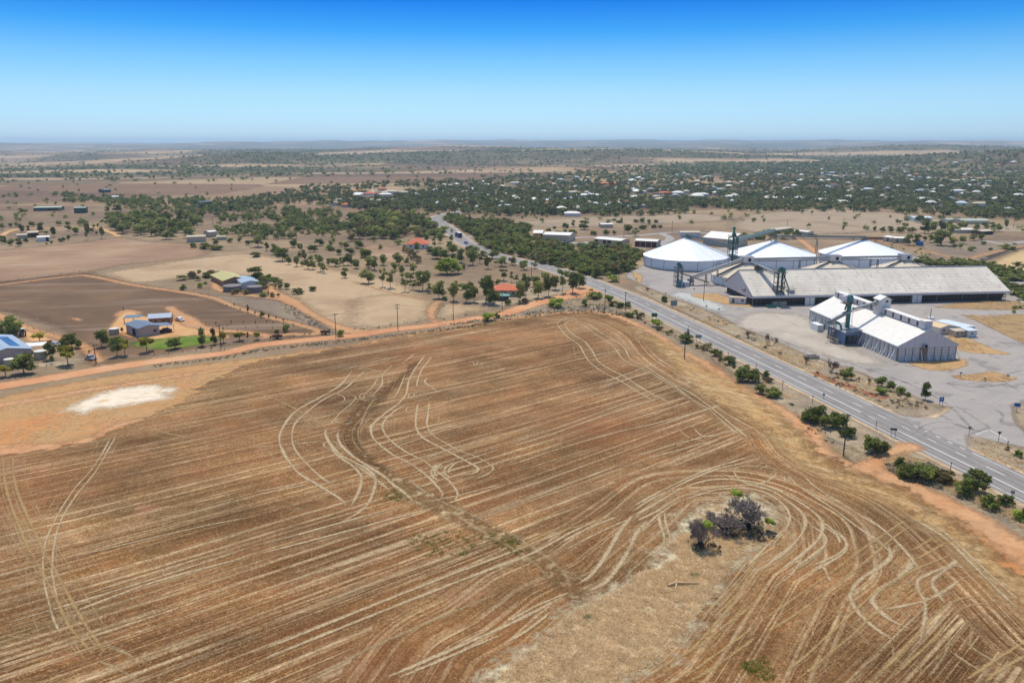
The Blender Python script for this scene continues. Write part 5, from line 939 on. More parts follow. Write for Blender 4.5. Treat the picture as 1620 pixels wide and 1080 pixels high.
# ridge gallery with its tower house
TY = D3*.47
m = MB(); m.box((W3/2, (TY+1.5)/2+1.2, R3+.75), (2.3, TY+1.5-2.4, 1.9)); m.build('ridge_gallery', M['grey_wall'], ns); m = MB(); m.box((W3/2, (TY+3+D3)/2+.5, R3+.75), (2.3, D3-TY-5, 1.9)); gl = m.build('ridge_gallery', M['grey_wall'], ns)
m = MB(); m.box((W3/2, D3/2, R3+1.78), (2.7, D3-2.6, .14)); m.build('gallery_roof', M['white_roof'], gl)
for y in np.arange(5, D3-3, 4.6):
    if abs(y-TY) > 3.2:
        m = MB(); m.box((W3/2-1.2, y, R3+.7), (.14, .9, 1.5)); m.build('louvre', M['rust_steel'], gl)
m = MB(); m.box((W3/2, 2.2, R3+1.0), (2.9, 2.4, 2.5)); m.build('gallery_end', M['grey_wall'], gl); m = MB(); m.box((W3/2, 2.2, R3+2.3), (3.3, 2.8, .14)); m.build('gallery_end_roof', M['white_roof'], gl)
TH = 6.3
m = MB(); m.prism([(W3/2-2.1, TY-1.9), (W3/2+2.1, TY-1.9), (W3/2+2.1, TY+1.9), (W3/2-2.1, TY+1.9)], R3-2, R3+TH-1.6); m.add([(W3/2-2.1, TY-1.9, R3+TH-1.6), (W3/2+2.1, TY-1.9, R3+TH-1.6), (W3/2, TY-1.9, R3+TH-.5)], [(0, 1, 2)]); hs = m.build('tower_house', M['panel_wall'], ns)
m = MB(); m.slab([(W3/2-2.5, TY-2.2, R3+TH-1.7), (W3/2, TY-2.2, R3+TH-.4), (W3/2, TY+2.2, R3+TH-.4), (W3/2-2.5, TY+2.2, R3+TH-1.7)], .1); m.slab([(W3/2+2.5, TY+2.2, R3+TH-1.7), (W3/2, TY+2.2, R3+TH-.4), (W3/2, TY-2.2, R3+TH-.4), (W3/2+2.5, TY-2.2, R3+TH-1.7)], .1); m.build('roof', M['white_roof'], hs)
m = MB(); m.box((W3/2+.5, TY-1.95, R3+TH-2.3), (.9, .08, .7)); m.build('window', M['glass'], hs)
# drive-through lean-to on the highway side
Y0, Y1, XO = 21.5, 33.5, -6.2
m = MB(); m.slab([(XO-.3, Y0-.3, 4.6), (.0, Y0-.3, 5.5), (.0, Y1+.3, 5.5), (XO-.3, Y1+.3, 4.6)], .14); lt = m.build('lean_to_roof', M['steel'], ns)
for c_, d_ in (((XO, (Y0+Y1)/2, 2.3), (.16, Y1-Y0, 4.5)), ((XO/2, Y0, 4.3), (-XO-.2, .14, 1.5)), ((XO/2, Y1, 4.3), (-XO-.2, .14, 1.5))): MB().box(c_, d_).build('lean_to_wall', M['blue_shed'], ns)
m = MB(); m.box((XO-.3, (Y0+Y1)/2+1.5, .55), (.5, Y1-Y0-4, 1.1)); m.build('kerb_wall', M['concrete'], ns)
# elevator rising through the lean-to
Rz3 = Matrix.Rotation(rz3, 3, 'Z'); L2W = lambda x, y, z: A3 + Rz3 @ V3((x, y, z))
ep = L2W(-2.6, 27.0, 0); eh3 = ztop(ep.x, ep.y, 466.5)
t = empty('bucket_elevator', ep, rz3, 'green bucket elevator rising through the blue-grey lean-to of the white-roofed shed', 'elevator', 'bucket elevators of the grain depot')
MB().beam((0, 0, 0), (0, 0, eh3-1), 1.15, 1.0).build('leg', M['green_steel'], t)
m = MB(); m.tube([(0, -.7, eh3-.7), (0, .7, eh3-.7)], .85, 14); m.box((.2, .1, eh3-2.0), (1.7, 1.5, 1.6)); m.build('head', M['conv_teal'], t)
m = MB(); m.box((-2.1, .4, eh3-1.4), (1.1, 1.2, 2.2)); m.build('motor_cover', M['white'], t)
m = MB(); m.box((-.3, .2, eh3-3.0), (4.6, 3.2, .12)); railing(m, (-.3, .2), 3.8, eh3-3.0); m.build('platform', M['rust_steel'], t)
m = MB()
for sx in (-1.0, 1.0):
    m.beam((sx, -.6, 5.5), (sx, -.6, eh3-3), .06); m.beam((sx+.4*sx, -.6, 5.5), (sx+.4*sx, -.6, eh3-3), .06)
    for z in np.arange(5.6, eh3-3, .7): m.beam((sx, -.6, z), (sx*1.4, -.6, z), .05)
m.build('ladder', M['rust_steel'], t)
m = MB(); m.tube([(-.9, 0, eh3-3), (-1.4, 0, eh3-4.6), (-1.6, .0, eh3-5.4)], .3, 8); m.build('chute', M['green_steel'], t)
q1 = L2W(-1.8, 27, ztop(ep.x, ep.y, 491)); q0 = at(1296.5, 507.4, 0); lp = L2W(-8.6, 27.5, 0); lp.z = ztop(lp.x, lp.y, 507.0)
c1 = MB().tube([q1, lp], .78, 14).build('discharge_pipe', M['steel'], None); tag(c1, 'fat grey discharge pipe sloping down from the lean-to elevator toward the yard', 'pipe')
m = MB(); m.tube([lp+V3((0, 0, -.3)), lp+V3((-1.6, .2, -.5)), lp+V3((-2.2, .2, -1.6)), lp+V3((-2.2, .2, -3.6))], .3, 8); tag(m.build('loading_spout', M['green_steel'], None), 'bent teal loading spout hanging from the fat grey pipe', 'spout')
m = MB(); m.tube([lp+V3((1.6, -.3, -.5)), lp+V3((3.1, -.8, -1.4)), lp+V3((3.6, -.9, -3.2)), lp+V3((3.6, -.9, -5.2))], .36, 8); tag(m.build('loading_spout', M['green_steel'], None), 'curved green spout beside the blue-grey lean-to wall', 'spout')
lg = V3((lp.x+.6, lp.y-.2, 0)); t = empty('loading_stand', lg, rz3, 'brown steel stand under the fat grey discharge pipe', 'stand'); m = MB(); frame_tower(m, (0, 0), 1.7, 0, lp.z-1.0, 3, .14); m.build('frame', M['rust_steel'], t); m = MB(); m.cyl((0, 0, 2.6), .9, 1.5, 12); m.build('surge_bin', M['steel'], t)
g0, g1 = L2W(-1.2, 27.1, ztop(ep.x, ep.y, 489)), L2W(W3/2-2.0, TY, R3+TH-2.6); gantry('covered_conveyor', 'grey-green conveyor from the lean-to elevator across to the ridge tower house', g0, g1, 1.1, 1.3, 'steel', walk=False)
t = empty('shipping_container', at(1292, 522), rz3, 'white shipping container parked against the side of the white-roofed shed', 'container'); m = MB(); m.box((0, 0, 1.3), (2.4, 5.6, 2.5)); m.build('box', M['white'], t); m = MB(); m.box((0, -2.83, 1.3), (2.2, .06, 2.3)); m.build('door', M['grey_wall'], t)
# offices behind the near shed
def hut(name, label, c, rz_, w, d, h, wall, roof, pitch=.14, group=None, win=2, cat='hut', eave=.35, gable=True):
    t = empty(name, c, rz_, label, cat, group); m = MB(); rise = w/2*pitch*2 if not gable else w/2*pitch
    if gable:
        m.prism([(-w/2, -d/2), (w/2, -d/2), (w/2, d/2), (-w/2, d/2)], 0, h)
        for y in (-d/2, d/2): m.add([(-w/2, y, h), (w/2, y, h), (0, y, h+w/2*pitch)], [(0, 1, 2)])
        wl_ = m.build('wall', wall, t); m = MB(); zz = h-eave*pitch
        m.slab([(-w/2-eave, -d/2-eave, zz), (0, -d/2-eave, h+w/2*pitch+.06), (0, d/2+eave, h+w/2*pitch+.06), (-w/2-eave, d/2+eave, zz)], .1); m.slab([(w/2+eave, d/2+eave, zz), (0, d/2+eave, h+w/2*pitch+.06), (0, -d/2-eave, h+w/2*pitch+.06), (w/2+eave, -d/2-eave, zz)], .1)
    else:
        m.prism([(-w/2, -d/2), (w/2, -d/2), (w/2, d/2), (-w/2, d/2)], 0, h); wl_ = m.build('wall', wall, t); m = MB(); m.slab([(-w/2-eave, -d/2-eave, h+.1), (w/2+eave, -d/2-eave, h+.1), (w/2+eave, d/2+eave, h+.1+d*pitch), (-w/2-eave, d/2+eave, h+.1+d*pitch)], .1)
    m.build('roof', roof, t)
    for i in range(win):
        m = MB(); x = -w/2+w*(i+.6)/(win+.2); m.box((x, -d/2-.03, h*.58), (min(1.1, w*.14), .06, h*.28)); m.build('window', M['glass'], t)
    return t
hut('site_office', 'pale tan-roofed site office behind the white-roofed shed', at(1483, 526)+V3((0, 4, 0)), rz3+R(14), 7, 13, 2.7, M['panel_wall'], paint('faded sandy roof', S(232, 200, 158), .06, .7), .2, 'site office buildings')
hut('site_office', 'pale blue-roofed site office beyond the tan-roofed one', at(1516, 528)+V3((2, 6, 0)), rz3+R(14), 6, 12, 2.6, M['panel_wall'], M['blue_roof'], .08, 'site office buildings')
hut('site_office', 'little cream hut between two site offices', at(1513.5, 531.5), rz3+R(2), 4, 3, 2.3, M['cream'], M['cream'], .05, 'site office buildings', gable=False)
hut('site_office', 'blue-roofed end hut of the site office group', at(1532, 531.5), rz3+R(2), 3.6, 3.6, 2.5, M['panel_wall'], M['blue_roof'], .05, 'site office buildings', gable=False, win=1)
t = empty('weighbridge_mast', at(1471, 507.5), 0, 'tall thin mast on a white cabinet behind the white-roofed shed', 'mast'); m = MB(); m.beam((0, 0, 0), (0, 0, 5.2), .2); m.build('mast', M['grey_beam'], t); m = MB(); m.box((.2, 0, 1.0), (2.4, 1.4, 1.0)); m.build('cabinet', M['white'], t); m = MB(); m.beam((-1.8, 0, 1.2), (2.2, 0, 1.2), .12); m.build('cross_arm', M['grey_beam'], t)
t = empty('concrete_trough', at(1283.5, 566.5), rz3+R(4), 'low open concrete trough at the depot edge beside the highway verge', 'trough'); m = MB(); m.box((0, -1.0, .5), (4.6, .25, 1.0)); m.box((0, 1.0, .5), (4.6, .25, 1.0)); m.box((2.18, 0, .5), (.25, 1.75, 1.0)); m.box((-2.18, 0, .5), (.25, 1.75, 1.0)); m.build('trough_wall', M['concrete'], t)
# plain sheds beyond the silos
def big_shed(name, label, p0, p1, deep, h, pitch, wall, roof, doors=(), dmat=None, side=0, group='industrial sheds beyond the depot', cat='shed'):
    """front wall from p0 to p1, gable ends left and right"""
    d = (p1-p0); w = d.length; t = empty(name, p0, math.atan2(d.y, d.x), label, cat, group); m = MB(); m.prism([(0, 0), (w, 0), (w, deep), (0, deep)], 0, h)
    for x in (0, w): m.add([(x, 0, h), (x, deep, h), (x, deep/2, h+deep/2*pitch)], [(0, 1, 2)])
    m.build('wall', wall, t); m = MB(); hr = h+deep/2*pitch+.08; m.slab([(-.3, -.4, h-.02), (w+.3, -.4, h-.02), (w+.3, deep/2, hr), (-.3, deep/2, hr)], .12); m.slab([(w+.3, deep+.4, h-.02), (-.3, deep+.4, h-.02), (-.3, deep/2, hr), (w+.3, deep/2, hr)], .12); m.build('roof', roof, t)
    if cat == 'house':
        for f_ in (.12, .32, .68, .9):
            m = MB(); m.box((w*f_, -.04, h*.56), (min(1.5, w*.1), .08, 1.0)); m.build('window', M['glass'], t)
    for a, b in doors:
        m = MB(); m.box((w*(a+b)/2, -.05, h*.43), (w*(b-a), .1, h*.86)); m.build('door', dmat or M['maroon'], t)
    return t
big_shed('industrial_shed', 'cream shed with four maroon roller doors beside the nearest white silo', tV and at(*tV([(1242, 303)])[0]), at(*tV([(1478, 315)])[0]), 12, 4.2, .1, M['cream'], M['white_roof'], ((.02, .23), (.26, .48), (.51, .74), (.77, .98)))
big_shed('industrial_shed', 'cream shed with maroon doors spaced between pale panels', at(*tV([(812, 281)])[0]), at(*tV([(1090, 307)])[0]), 12, 4.2, .1, M['cream'], M['white_roof'], ((.01, .13), (.33, .45), (.5, .64), (.86, .99)))
big_shed('industrial_shed', 'long beige shed with a white roof at the edge of the scrub', at(*tV([(262, 247)])[0]), at(*tV([(545, 258)])[0]), 18, 5.0, .1, M['cream'], M['white_roof'])
big_shed('industrial_shed', 'yellow-walled shed end adjoining the long beige shed', at(*tV([(160, 235)])[0]), at(*tV([(258, 236)])[0]), 20, 5.2, .1, M['yellow_wall'], M['white_roof'], ((.83, .97),))
big_shed('industrial_shed', 'brown gabled shed behind the green elevator tower', at(1112, 387.5), at(1158, 392), 22, 5.5, .3, M['cream'], M['white_roof'])
big_shed('industrial_shed', 'low grey flat shed behind the peak of the nearest silo', at(1077, 376), at(1108, 376), 10, 4, .06, M['panel_wall'], M['cream'])
# ------------------------------------------------------------------ plants
def leaves(lobes, n, size, seed, flat=.8, shell=.45):
    """random leaf quads spread through ellipsoid lobes (cx,cy,cz,rx,ry,rz)"""
    g = np.random.default_rng(seed); lobes = np.asarray(lobes, float); vol = (lobes[:, 3]*lobes[:, 4]*lobes[:, 5])**.7; k = g.choice(len(lobes), n, p=vol/vol.sum())
    d = g.normal(size=(n, 3)); d /= np.linalg.norm(d, axis=1, keepdims=True); r_ = g.random(n)**shell; c = lobes[k, :3] + d*lobes[k, 3:]*r_[:, None]*(.85+.3*g.random(n))[:, None]
    a = g.normal(size=(n, 3)); a[:, 2] *= flat; a /= np.linalg.norm(a, axis=1, keepdims=True); b = np.cross(a, d+g.normal(size=(n, 3))*.7); b /= np.maximum(np.linalg.norm(b, axis=1, keepdims=True), 1e-6)
    s = size*(.55+.9*g.random(n))[:, None]; v = np.stack([c-a*s-b*s*.55, c+a*s*.9-b*s*.6, c+a*s+b*s*.6, c-a*s*.8+b*s*.5], 1).reshape(-1, 3); v[:, 2] = np.maximum(v[:, 2], .004)
    lt = np.random.default_rng(seed+1).random(len(lobes)); rnd = np.clip(.5*lt[k]+.5*g.random(n), 0, 1)
    return v, np.arange(4*n).reshape(-1, 4), rnd
def crown_mesh(name, lobes, n, size, seed, mat, **kw):
    v, f, rnd = leaves(lobes, n, size, seed, **kw); return npmesh(name, v, f, mat, attrs={'rnd': ('FACE', rnd)})
def limbs_mesh(name, lobes, th, r0, seed, mat, lean=.06, nl=5):
    g = random.Random(seed); m = MB(); top = V3((g.uniform(-lean, lean), g.uniform(-lean, lean), th)); m.tube([(0, 0, -.02), top*.5+V3((g.uniform(-.02, .02), 0, 0)), top], [r0, r0*.8, r0*.65], 7)
    for L in sorted(lobes, key=lambda q: -q[3])[:nl]:
        e_ = V3(L[:3]); mid_ = top.lerp(e_, .5)+V3((0, 0, -.03)); m.tube([top-V3((0, 0, .03)), mid_, e_], [r0*.5, r0*.35, r0*.12], 5, False)
    o = m.build(name, mat); me = o.data; bpy.data.objects.remove(o); return me
KIND = {}
def reg(kind, cat, name, nvar, fn): KIND[kind] = (cat, name, [fn(i) for i in range(nvar)])
def lob(seed, n, z0, z1, spread, r0, r1, taper=.5):
    g = random.Random(seed); out = []
    for i in range(n):
        z = g.uniform(z0, z1); a = g.uniform(0, 2*math.pi); t = (z-z0)/max(z1-z0, 1e-6); rr_ = spread*math.sqrt(g.random())*(1-taper*abs(t-.35)); r_ = g.uniform(r0, r1); out.append((rr_*math.cos(a), rr_*math.sin(a), z, r_*1.1, r_*1.1, r_*.8))
    return out
def mk(kind, z0, z1, n, spread, r0, r1, nl, size, mat, trunk=.34, tr_=.02, base=0):
    def f(i):
        L = lob(base+i*13, n, z0, z1, spread, r0, r1); c = crown_mesh('crown', L, nl, size, base+i, M[mat]); t = limbs_mesh('trunk', L, trunk, tr_, base+i, M['bark']) if trunk else None; return c, t
    return f
reg('gum', 'tree', 'gum_tree', 6, mk('gum', .32, .86, 12, .36, .11, .20, 900, .042, 'leaf_gum', .28, .024, 100))
reg('airy', 'tree', 'gum_tree', 4, mk('airy', .32, .90, 11, .34, .08, .15, 560, .038, 'leaf_gum', .36, .02, 200))
reg('green', 'tree', 'leafy_tree', 5, mk('green', .28, .84, 12, .30, .14, .22, 900, .042, 'leaf_green', .28, .024, 300))
reg('yellow', 'tree', 'leafy_tree', 3, mk('yellow', .40, .82, 10, .32, .13, .2, 720, .045, 'leaf_yellow', .34, .024, 400))
reg('bright', 'bush', 'leafy_bush', 3, mk('bright', .22, .74, 12, .33, .16, .24, 900, .045, 'leaf_bright', .16, .02, 500))
reg('bush', 'bush', 'leafy_bush', 6, mk('bush', .18, .78, 16, .40, .11, .21, 1500, .036, 'leaf_green', .18, .02, 600))
reg('olive', 'bush', 'leafy_bush', 4, mk('olive', .18, .76, 14, .40, .10, .2, 900, .04, 'leaf_olive', .18, .02, 700))
reg('scrub', 'bush', 'scrub_bush', 8, mk('scrub', .22, .8, 11, .36, .12, .23, 420, .052, 'leaf_scrub', 0, 0, 800))
reg('oval', 'tree', 'leafy_tree', 3, mk('oval', .16, .88, 14, .24, .13, .2, 1000, .04, 'leaf_green', .12, .03, 900))
reg('cypress', 'tree', 'cypress_tree', 1, mk('cypress', .1, .9, 10, .1, .12, .25, 400, .05, 'leaf_dark', .1, .03, 950))
reg('sapling', 'sapling', 'sapling', 4, mk('sapling', .35, .88, 5, .18, .12, .2, 120, .07, 'leaf_green', .4, .02, 1000))
def branchy(seed, depth, mat, spread=.9, r0=.03, n0=5):
    g = random.Random(seed); m = MB()
    def rec(p, d, L, r_, k):
        q = p+d*L; m.tube([p, p.lerp(q, .5)+V3((g.uniform(-.03, .03)*L, g.uniform(-.03, .03)*L, 0)), q], [r_, r_*.85, r_*.65], 3 if k < 3 else 5, False)
        if k == 0: return
        for _ in range(3 if k > 1 else 4):
            e_ = (d+V3((g.uniform(-1, 1), g.uniform(-1, 1), g.uniform(-.45, .8)))*spread).normalized(); rec(p.lerp(q, g.uniform(.5, 1)), e_, L*g.uniform(.55, .8), max(r_*.6, .0035), k-1)
    for _ in range(n0): rec(V3((g.uniform(-.05, .05), g.uniform(-.05, .05), 0)), V3((g.uniform(-.8, .8), g.uniform(-.8, .8), g.uniform(.6, 1))).normalized(), .33, r0, depth)
    v = np.array([tuple(p) for p in m.v]); v[:, 2] = np.maximum(v[:, 2], 0); v[:, 2] *= 1/max(v[:, 2].max(), .1); w = np.abs(v[:, :2]).max(); v[:, :2] *= .5/w
    me = bpy.data.meshes.new('branches'); me.from_pydata(v.tolist(), [], m.f); me.materials.append(M[mat]); return me
KIND['dead'] = ('dead bush', 'dead_bush', [(branchy(21+i, 5, 'dead_brown', .9, .02), None) for i in range(3)])
DESC = {'gum': 'grey-green gum tree', 'airy': 'thin airy gum tree', 'green': 'dark green leafy tree', 'yellow': 'yellow-green leafy tree', 'bright': 'bright green bush', 'bush': 'dark green rounded bush', 'olive': 'brownish olive bush', 'scrub': 'grey-green scrub bush', 'oval': 'tall dark oval tree', 'cypress': 'slim dark cypress', 'sapling': 'small planted sapling', 'dead': 'bare grey-brown dead bush'}
PLANTED = []
rp = random.Random(11)
def plant(kind, px, py, w, h, where, group, label=None, world=None, wm=None, hm=None, single=False):
    p = V3(world) if world is not None else at(px, py); d = depth(p)
    if wm is None: wm, hm = w*d/F, h*d/F/.96
    cat, name, var = KIND[kind]; c, t = rp.choice(var)
    o = None
    if t is None or single:
        o = bpy.data.objects.new(name, c); C.objects.link(o); o.location = p
    else:
        o = empty(name, p); tc = link('trunk', t, o); cc = link('crown', c, o)
    k = {'gum': 1.32, 'airy': 1.5, 'green': 1.25}.get(kind, 1.18) if kind != 'dead' else 1.0
    o.rotation_euler = (0, 0, rp.uniform(0, 6.28)); q_ = rp.uniform(.84, 1.2); o.scale = (wm*k*q_, wm*k/q_, hm*rp.uniform(.98, 1.12)); o['category'] = cat; o['group'] = group
    if label: o['label'] = label
    else: PLANTED.append((o, kind, where, px if world is None else 810+F*p.x/d))
    return o
def many(k, where, group, rows):
    for r_ in rows: plant(r_[4], *k([(r_[0], r_[1])])[0], r_[2]/SCL[k], r_[3]/SCL[k], where, group)
tM = lambda p: T(1380, 330, 6.75, p); tO = lambda p: T(0, 490, 9.0, p); tH = lambda p: T(270, 410, 7.043, p); tR = lambda p: T(1000, 460, 9.0, p)
SCL = {tA: 5.0625, tB: 4.045, tF: 4.045, tG: 4.045, tL: 4.5, tU: 5.0625, tV: 6.75, tM: 6.75, tO: 9.0, tH: 7.043, tR: 9.0}
many(tA, 'along the dirt road near the grey house', 'trees along the dirt road', [(205, 1000, 90, 140, 'oval'), (297, 985, 68, 132, 'oval'), (375, 972, 80, 95, 'yellow'), (500, 957, 104, 72, 'yellow'), (645, 948, 72, 64, 'yellow'), (800, 908, 42, 44, 'green'), (885, 880, 62, 64, 'green'), (864, 892, 34, 58, 'green'), (1308, 920, 68, 54, 'bright'), (750, 936, 26, 26, 'olive'), (567, 950, 26, 62, 'sapling')])
many(tA, 'in the young planting beside the red track', 'planted saplings', [(400, 682, 18, 20, 'sapling'), (457, 696, 24, 40, 'sapling'), (507, 712, 20, 20, 'sapling'), (570, 732, 28, 66, 'oval'), (625, 752, 24, 38, 'sapling'), (682, 768, 42, 55, 'green'), (737, 788, 26, 48, 'sapling'), (795, 798, 28, 38, 'sapling'), (435, 825, 24, 32, 'sapling'), (402, 848, 16, 22, 'sapling'), (533, 818, 16, 22, 'sapling'), (630, 828, 22, 34, 'sapling'), (720, 818, 18, 22, 'sapling'), (773, 834, 20, 32, 'sapling'), (853, 818, 26, 36, 'sapling'), (647, 862, 16, 24, 'sapling'), (765, 868, 18, 20, 'sapling'), (932, 836, 18, 20, 'sapling'), (313, 842, 26, 34, 'sapling'), (372, 894, 24, 46, 'sapling'), (547, 858, 14, 16, 'sapling'), (486, 888, 16, 18, 'sapling'), (230, 832, 14, 18, 'sapling')])
many(tA, 'in the garden round the olive-roofed farmhouse', 'farmhouse garden trees', [(110, 458, 90, 62, 'olive'), (180, 417, 34, 28, 'bush'), (50, 548, 56, 46, 'bush'), (183, 533, 52, 44, 'bright'), (290, 440, 130, 52, 'olive'), (240, 452, 80, 48, 'bush'), (610, 482, 140, 108, 'green'), (640, 396, 72, 38, 'bush'), (690, 487, 80, 56, 'bush'), (730, 480, 70, 60, 'green'), (780, 504, 90, 58, 'bush'), (680, 536, 104, 56, 'bush'), (832, 505, 60, 38, 'green'), (880, 543, 60, 50, 'green'), (832, 542, 44, 38, 'green'), (786, 542, 36, 38, 'yellow'), (696, 602, 72, 36, 'bush'), (770, 607, 52, 46, 'olive'), (810, 608, 36, 30, 'yellow'), (732, 598, 20, 54, 'cypress'), (970, 582, 90, 56, 'bush'), (1086, 557, 62, 40, 'bush'), (460, 580, 80, 42, 'olive'), (552, 582, 80, 44, 'olive'), (40, 470, 110, 40, 'scrub'), (170, 475, 60, 40, 'scrub'), (230, 500, 50, 24, 'scrub')])
many(tA, 'in the sparse paddock left of the highway', 'trees of the open paddock', [(230, 221, 90, 50, 'bush'), (320, 229, 112, 42, 'bush'), (130, 212, 60, 42, 'bush'), (432, 170, 62, 36, 'green'), (302, 186, 70, 44, 'green'), (507, 168, 42, 46, 'green'), (570, 191, 50, 46, 'gum'), (645, 209, 112, 92, 'gum'), (718, 236, 48, 66, 'gum'), (783, 266, 70, 86, 'green'), (842, 317, 130, 110, 'green'), (890, 346, 46, 66, 'gum'), (630, 286, 82, 42, 'bush'), (930, 209, 78, 66, 'green'), (986, 239, 46, 56, 'gum'), (1090, 246, 78, 56, 'green'), (1012, 263, 42, 36, 'green'), (1142, 197, 78, 58, 'green'), (1226, 196, 42, 40, 'green'), (1240, 236, 58, 32, 'bush'), (1300, 267, 62, 48, 'green'), (1376, 266, 100, 58, 'green'), (1452, 217, 82, 66, 'green'), (1356, 216, 54, 46, 'green'), (1510, 291, 102, 62, 'green'), (960, 361, 50, 76, 'gum'), (1022, 312, 48, 54, 'gum'), (1070, 322, 58, 46, 'gum'), (1002, 361, 36, 42, 'gum'), (1046, 381, 52, 68, 'gum'), (1086, 386, 58, 72, 'gum'), (1120, 322, 40, 60, 'gum'), (1150, 401, 62, 122, 'gum'), (1180, 416, 52, 82, 'airy'), (1212, 352, 42, 50, 'green'), (1266, 361, 82, 66, 'gum'), (1330, 352, 62, 60, 'gum'), (1372, 352, 62, 88, 'gum'), (1412, 352, 50, 58, 'gum'), (1440, 381, 46, 64, 'gum'), (1350, 452, 72, 78, 'green'), (1533, 496, 112, 108, 'gum'), (1536, 382, 60, 94, 'gum'), (1588, 396, 50, 96, 'gum'), (985, 285, 60, 40, 'green')])
many(tB, 'in the sparse paddock left of the highway', 'trees of the open paddock', [(185, 541, 48, 112, 'airy'), (236, 549, 72, 112, 'airy'), (326, 571, 58, 108, 'airy'), (379, 561, 42, 66, 'airy'), (360, 502, 62, 54, 'gum'), (440, 562, 98, 118, 'gum'), (545, 616, 92, 112, 'green'), (480, 580, 50, 60, 'airy'), (75, 351, 78, 52, 'bush'), (285, 402, 62, 72, 'gum'), (258, 437, 52, 50, 'gum'), (308, 461, 42, 56, 'gum'), (381, 452, 62, 54, 'gum'), (338, 404, 42, 46, 'gum'), (186, 402, 62, 66, 'gum'), (131, 432, 50, 82, 'airy'), (92, 415, 44, 70, 'gum'), (14, 422, 42, 54, 'gum'), (580, 627, 38, 28, 'bush')])
many(tB, 'beside the highway bend below the red-roofed house', 'trees beside the highway bend', [(530, 362, 100, 72, 'green'), (575, 368, 80, 66, 'green'), (480, 330, 60, 44, 'green'), (600, 458, 150, 104, 'bright'), (660, 456, 80, 60, 'bright'), (630, 332, 80, 60, 'green'), (615, 290, 50, 44, 'green'), (705, 432, 34, 38, 'green'), (685, 387, 64, 88, 'green'), (640, 372, 36, 44, 'gum'), (757, 402, 70, 96, 'gum'), (740, 330, 70, 50, 'gum'), (780, 345, 70, 60, 'gum'), (805, 392, 40, 66, 'airy'), (860, 427, 52, 90, 'gum'), (890, 360, 60, 50, 'gum'), (940, 412, 82, 60, 'gum'), (830, 360, 50, 50, 'gum'), (1012, 402, 50, 52, 'gum'), (1085, 432, 60, 58, 'gum'), (1157, 422, 42, 46, 'airy'), (410, 390, 50, 54, 'olive'), (385, 370, 60, 56, 'olive'), (358, 345, 60, 54, 'olive'), (338, 320, 54, 50, 'olive'), (405, 316, 50, 62, 'green'), (462, 250, 46, 60, 'green'), (512, 300, 30, 66, 'airy'), (550, 262, 50, 70, 'gum'), (622, 250, 30, 42, 'green')])
many(tB, 'in the grove round the second red-roofed house', 'grove round the second red-roofed house', [(640, 632, 72, 112, 'gum'), (718, 642, 84, 112, 'green'), (672, 560, 50, 60, 'airy'), (770, 641, 62, 120, 'gum'), (842, 642, 104, 188, 'gum'), (890, 657, 92, 112, 'green'), (955, 502, 62, 76, 'airy'), (1010, 512, 34, 74, 'airy'), (926, 527, 44, 34, 'green'), (1040, 512, 40, 52, 'airy'), (1060, 642, 66, 140, 'gum'), (1100, 620, 60, 176, 'gum'), (1080, 590, 70, 90, 'green'), (1180, 612, 72, 114, 'gum'), (1246, 602, 74, 136, 'gum'), (1225, 520, 66, 80, 'gum'), (1330, 582, 70, 158, 'airy'), (1290, 560, 70, 100, 'gum'), (1400, 582, 92, 132, 'green'), (1440, 547, 82, 100, 'green'), (1370, 500, 50, 60, 'airy'), (1160, 540, 66, 80, 'gum'), (750, 570, 60, 60, 'gum'), (990, 655, 40, 36, 'bush'), (1088, 645, 60, 40, 'olive')])
many(tB, 'on the corner between dirt road and field', 'bushes on the corner between road and field', [(857, 757, 92, 56, 'bright'), (920, 737, 42, 44, 'bush'), (1300, 672, 100, 62, 'bright'), (1265, 670, 50, 30, 'bright'), (1530, 616, 92, 58, 'bush'), (1568, 612, 46, 34, 'bright'), (1475, 667, 36, 52, 'bush')])
many(tF, 'on the verge between highway and field', 'roadside bushes between highway and field', [(95, 150, 60, 46, 'bright'), (125, 178, 66, 42, 'olive'), (165, 190, 60, 42, 'bush'), (215, 192, 42, 46, 'bush'), (14, 132, 60, 54, 'bush'), (230, 250, 66, 40, 'bush'), (265, 228, 36, 28, 'bush'), (298, 262, 52, 50, 'olive'), (398, 314, 92, 50, 'bright'), (420, 334, 42, 30, 'olive'), (484, 350, 46, 28, 'olive'), (467, 362, 28, 28, 'bright'), (585, 408, 100, 60, 'bush'), (722, 462, 72, 60, 'olive'), (670, 450, 54, 32, 'olive'), (774, 497, 76, 50, 'bush'), (808, 531, 42, 52, 'olive'), (863, 553, 78, 64, 'bush'), (893, 576, 22, 24, 'bush'), (950, 660, 110, 92, 'bush'), (1020, 664, 90, 80, 'bush'), (1095, 637, 60, 50, 'bush'), (975, 574, 46, 26, 'bush'), (1110, 665, 70, 34, 'olive'), (1058, 737, 74, 66, 'bush'), (1132, 757, 100, 72, 'bush'), (1262, 810, 30, 18, 'olive'), (60, 225, 18, 14, 'olive'), (325, 290, 18, 16, 'olive')])
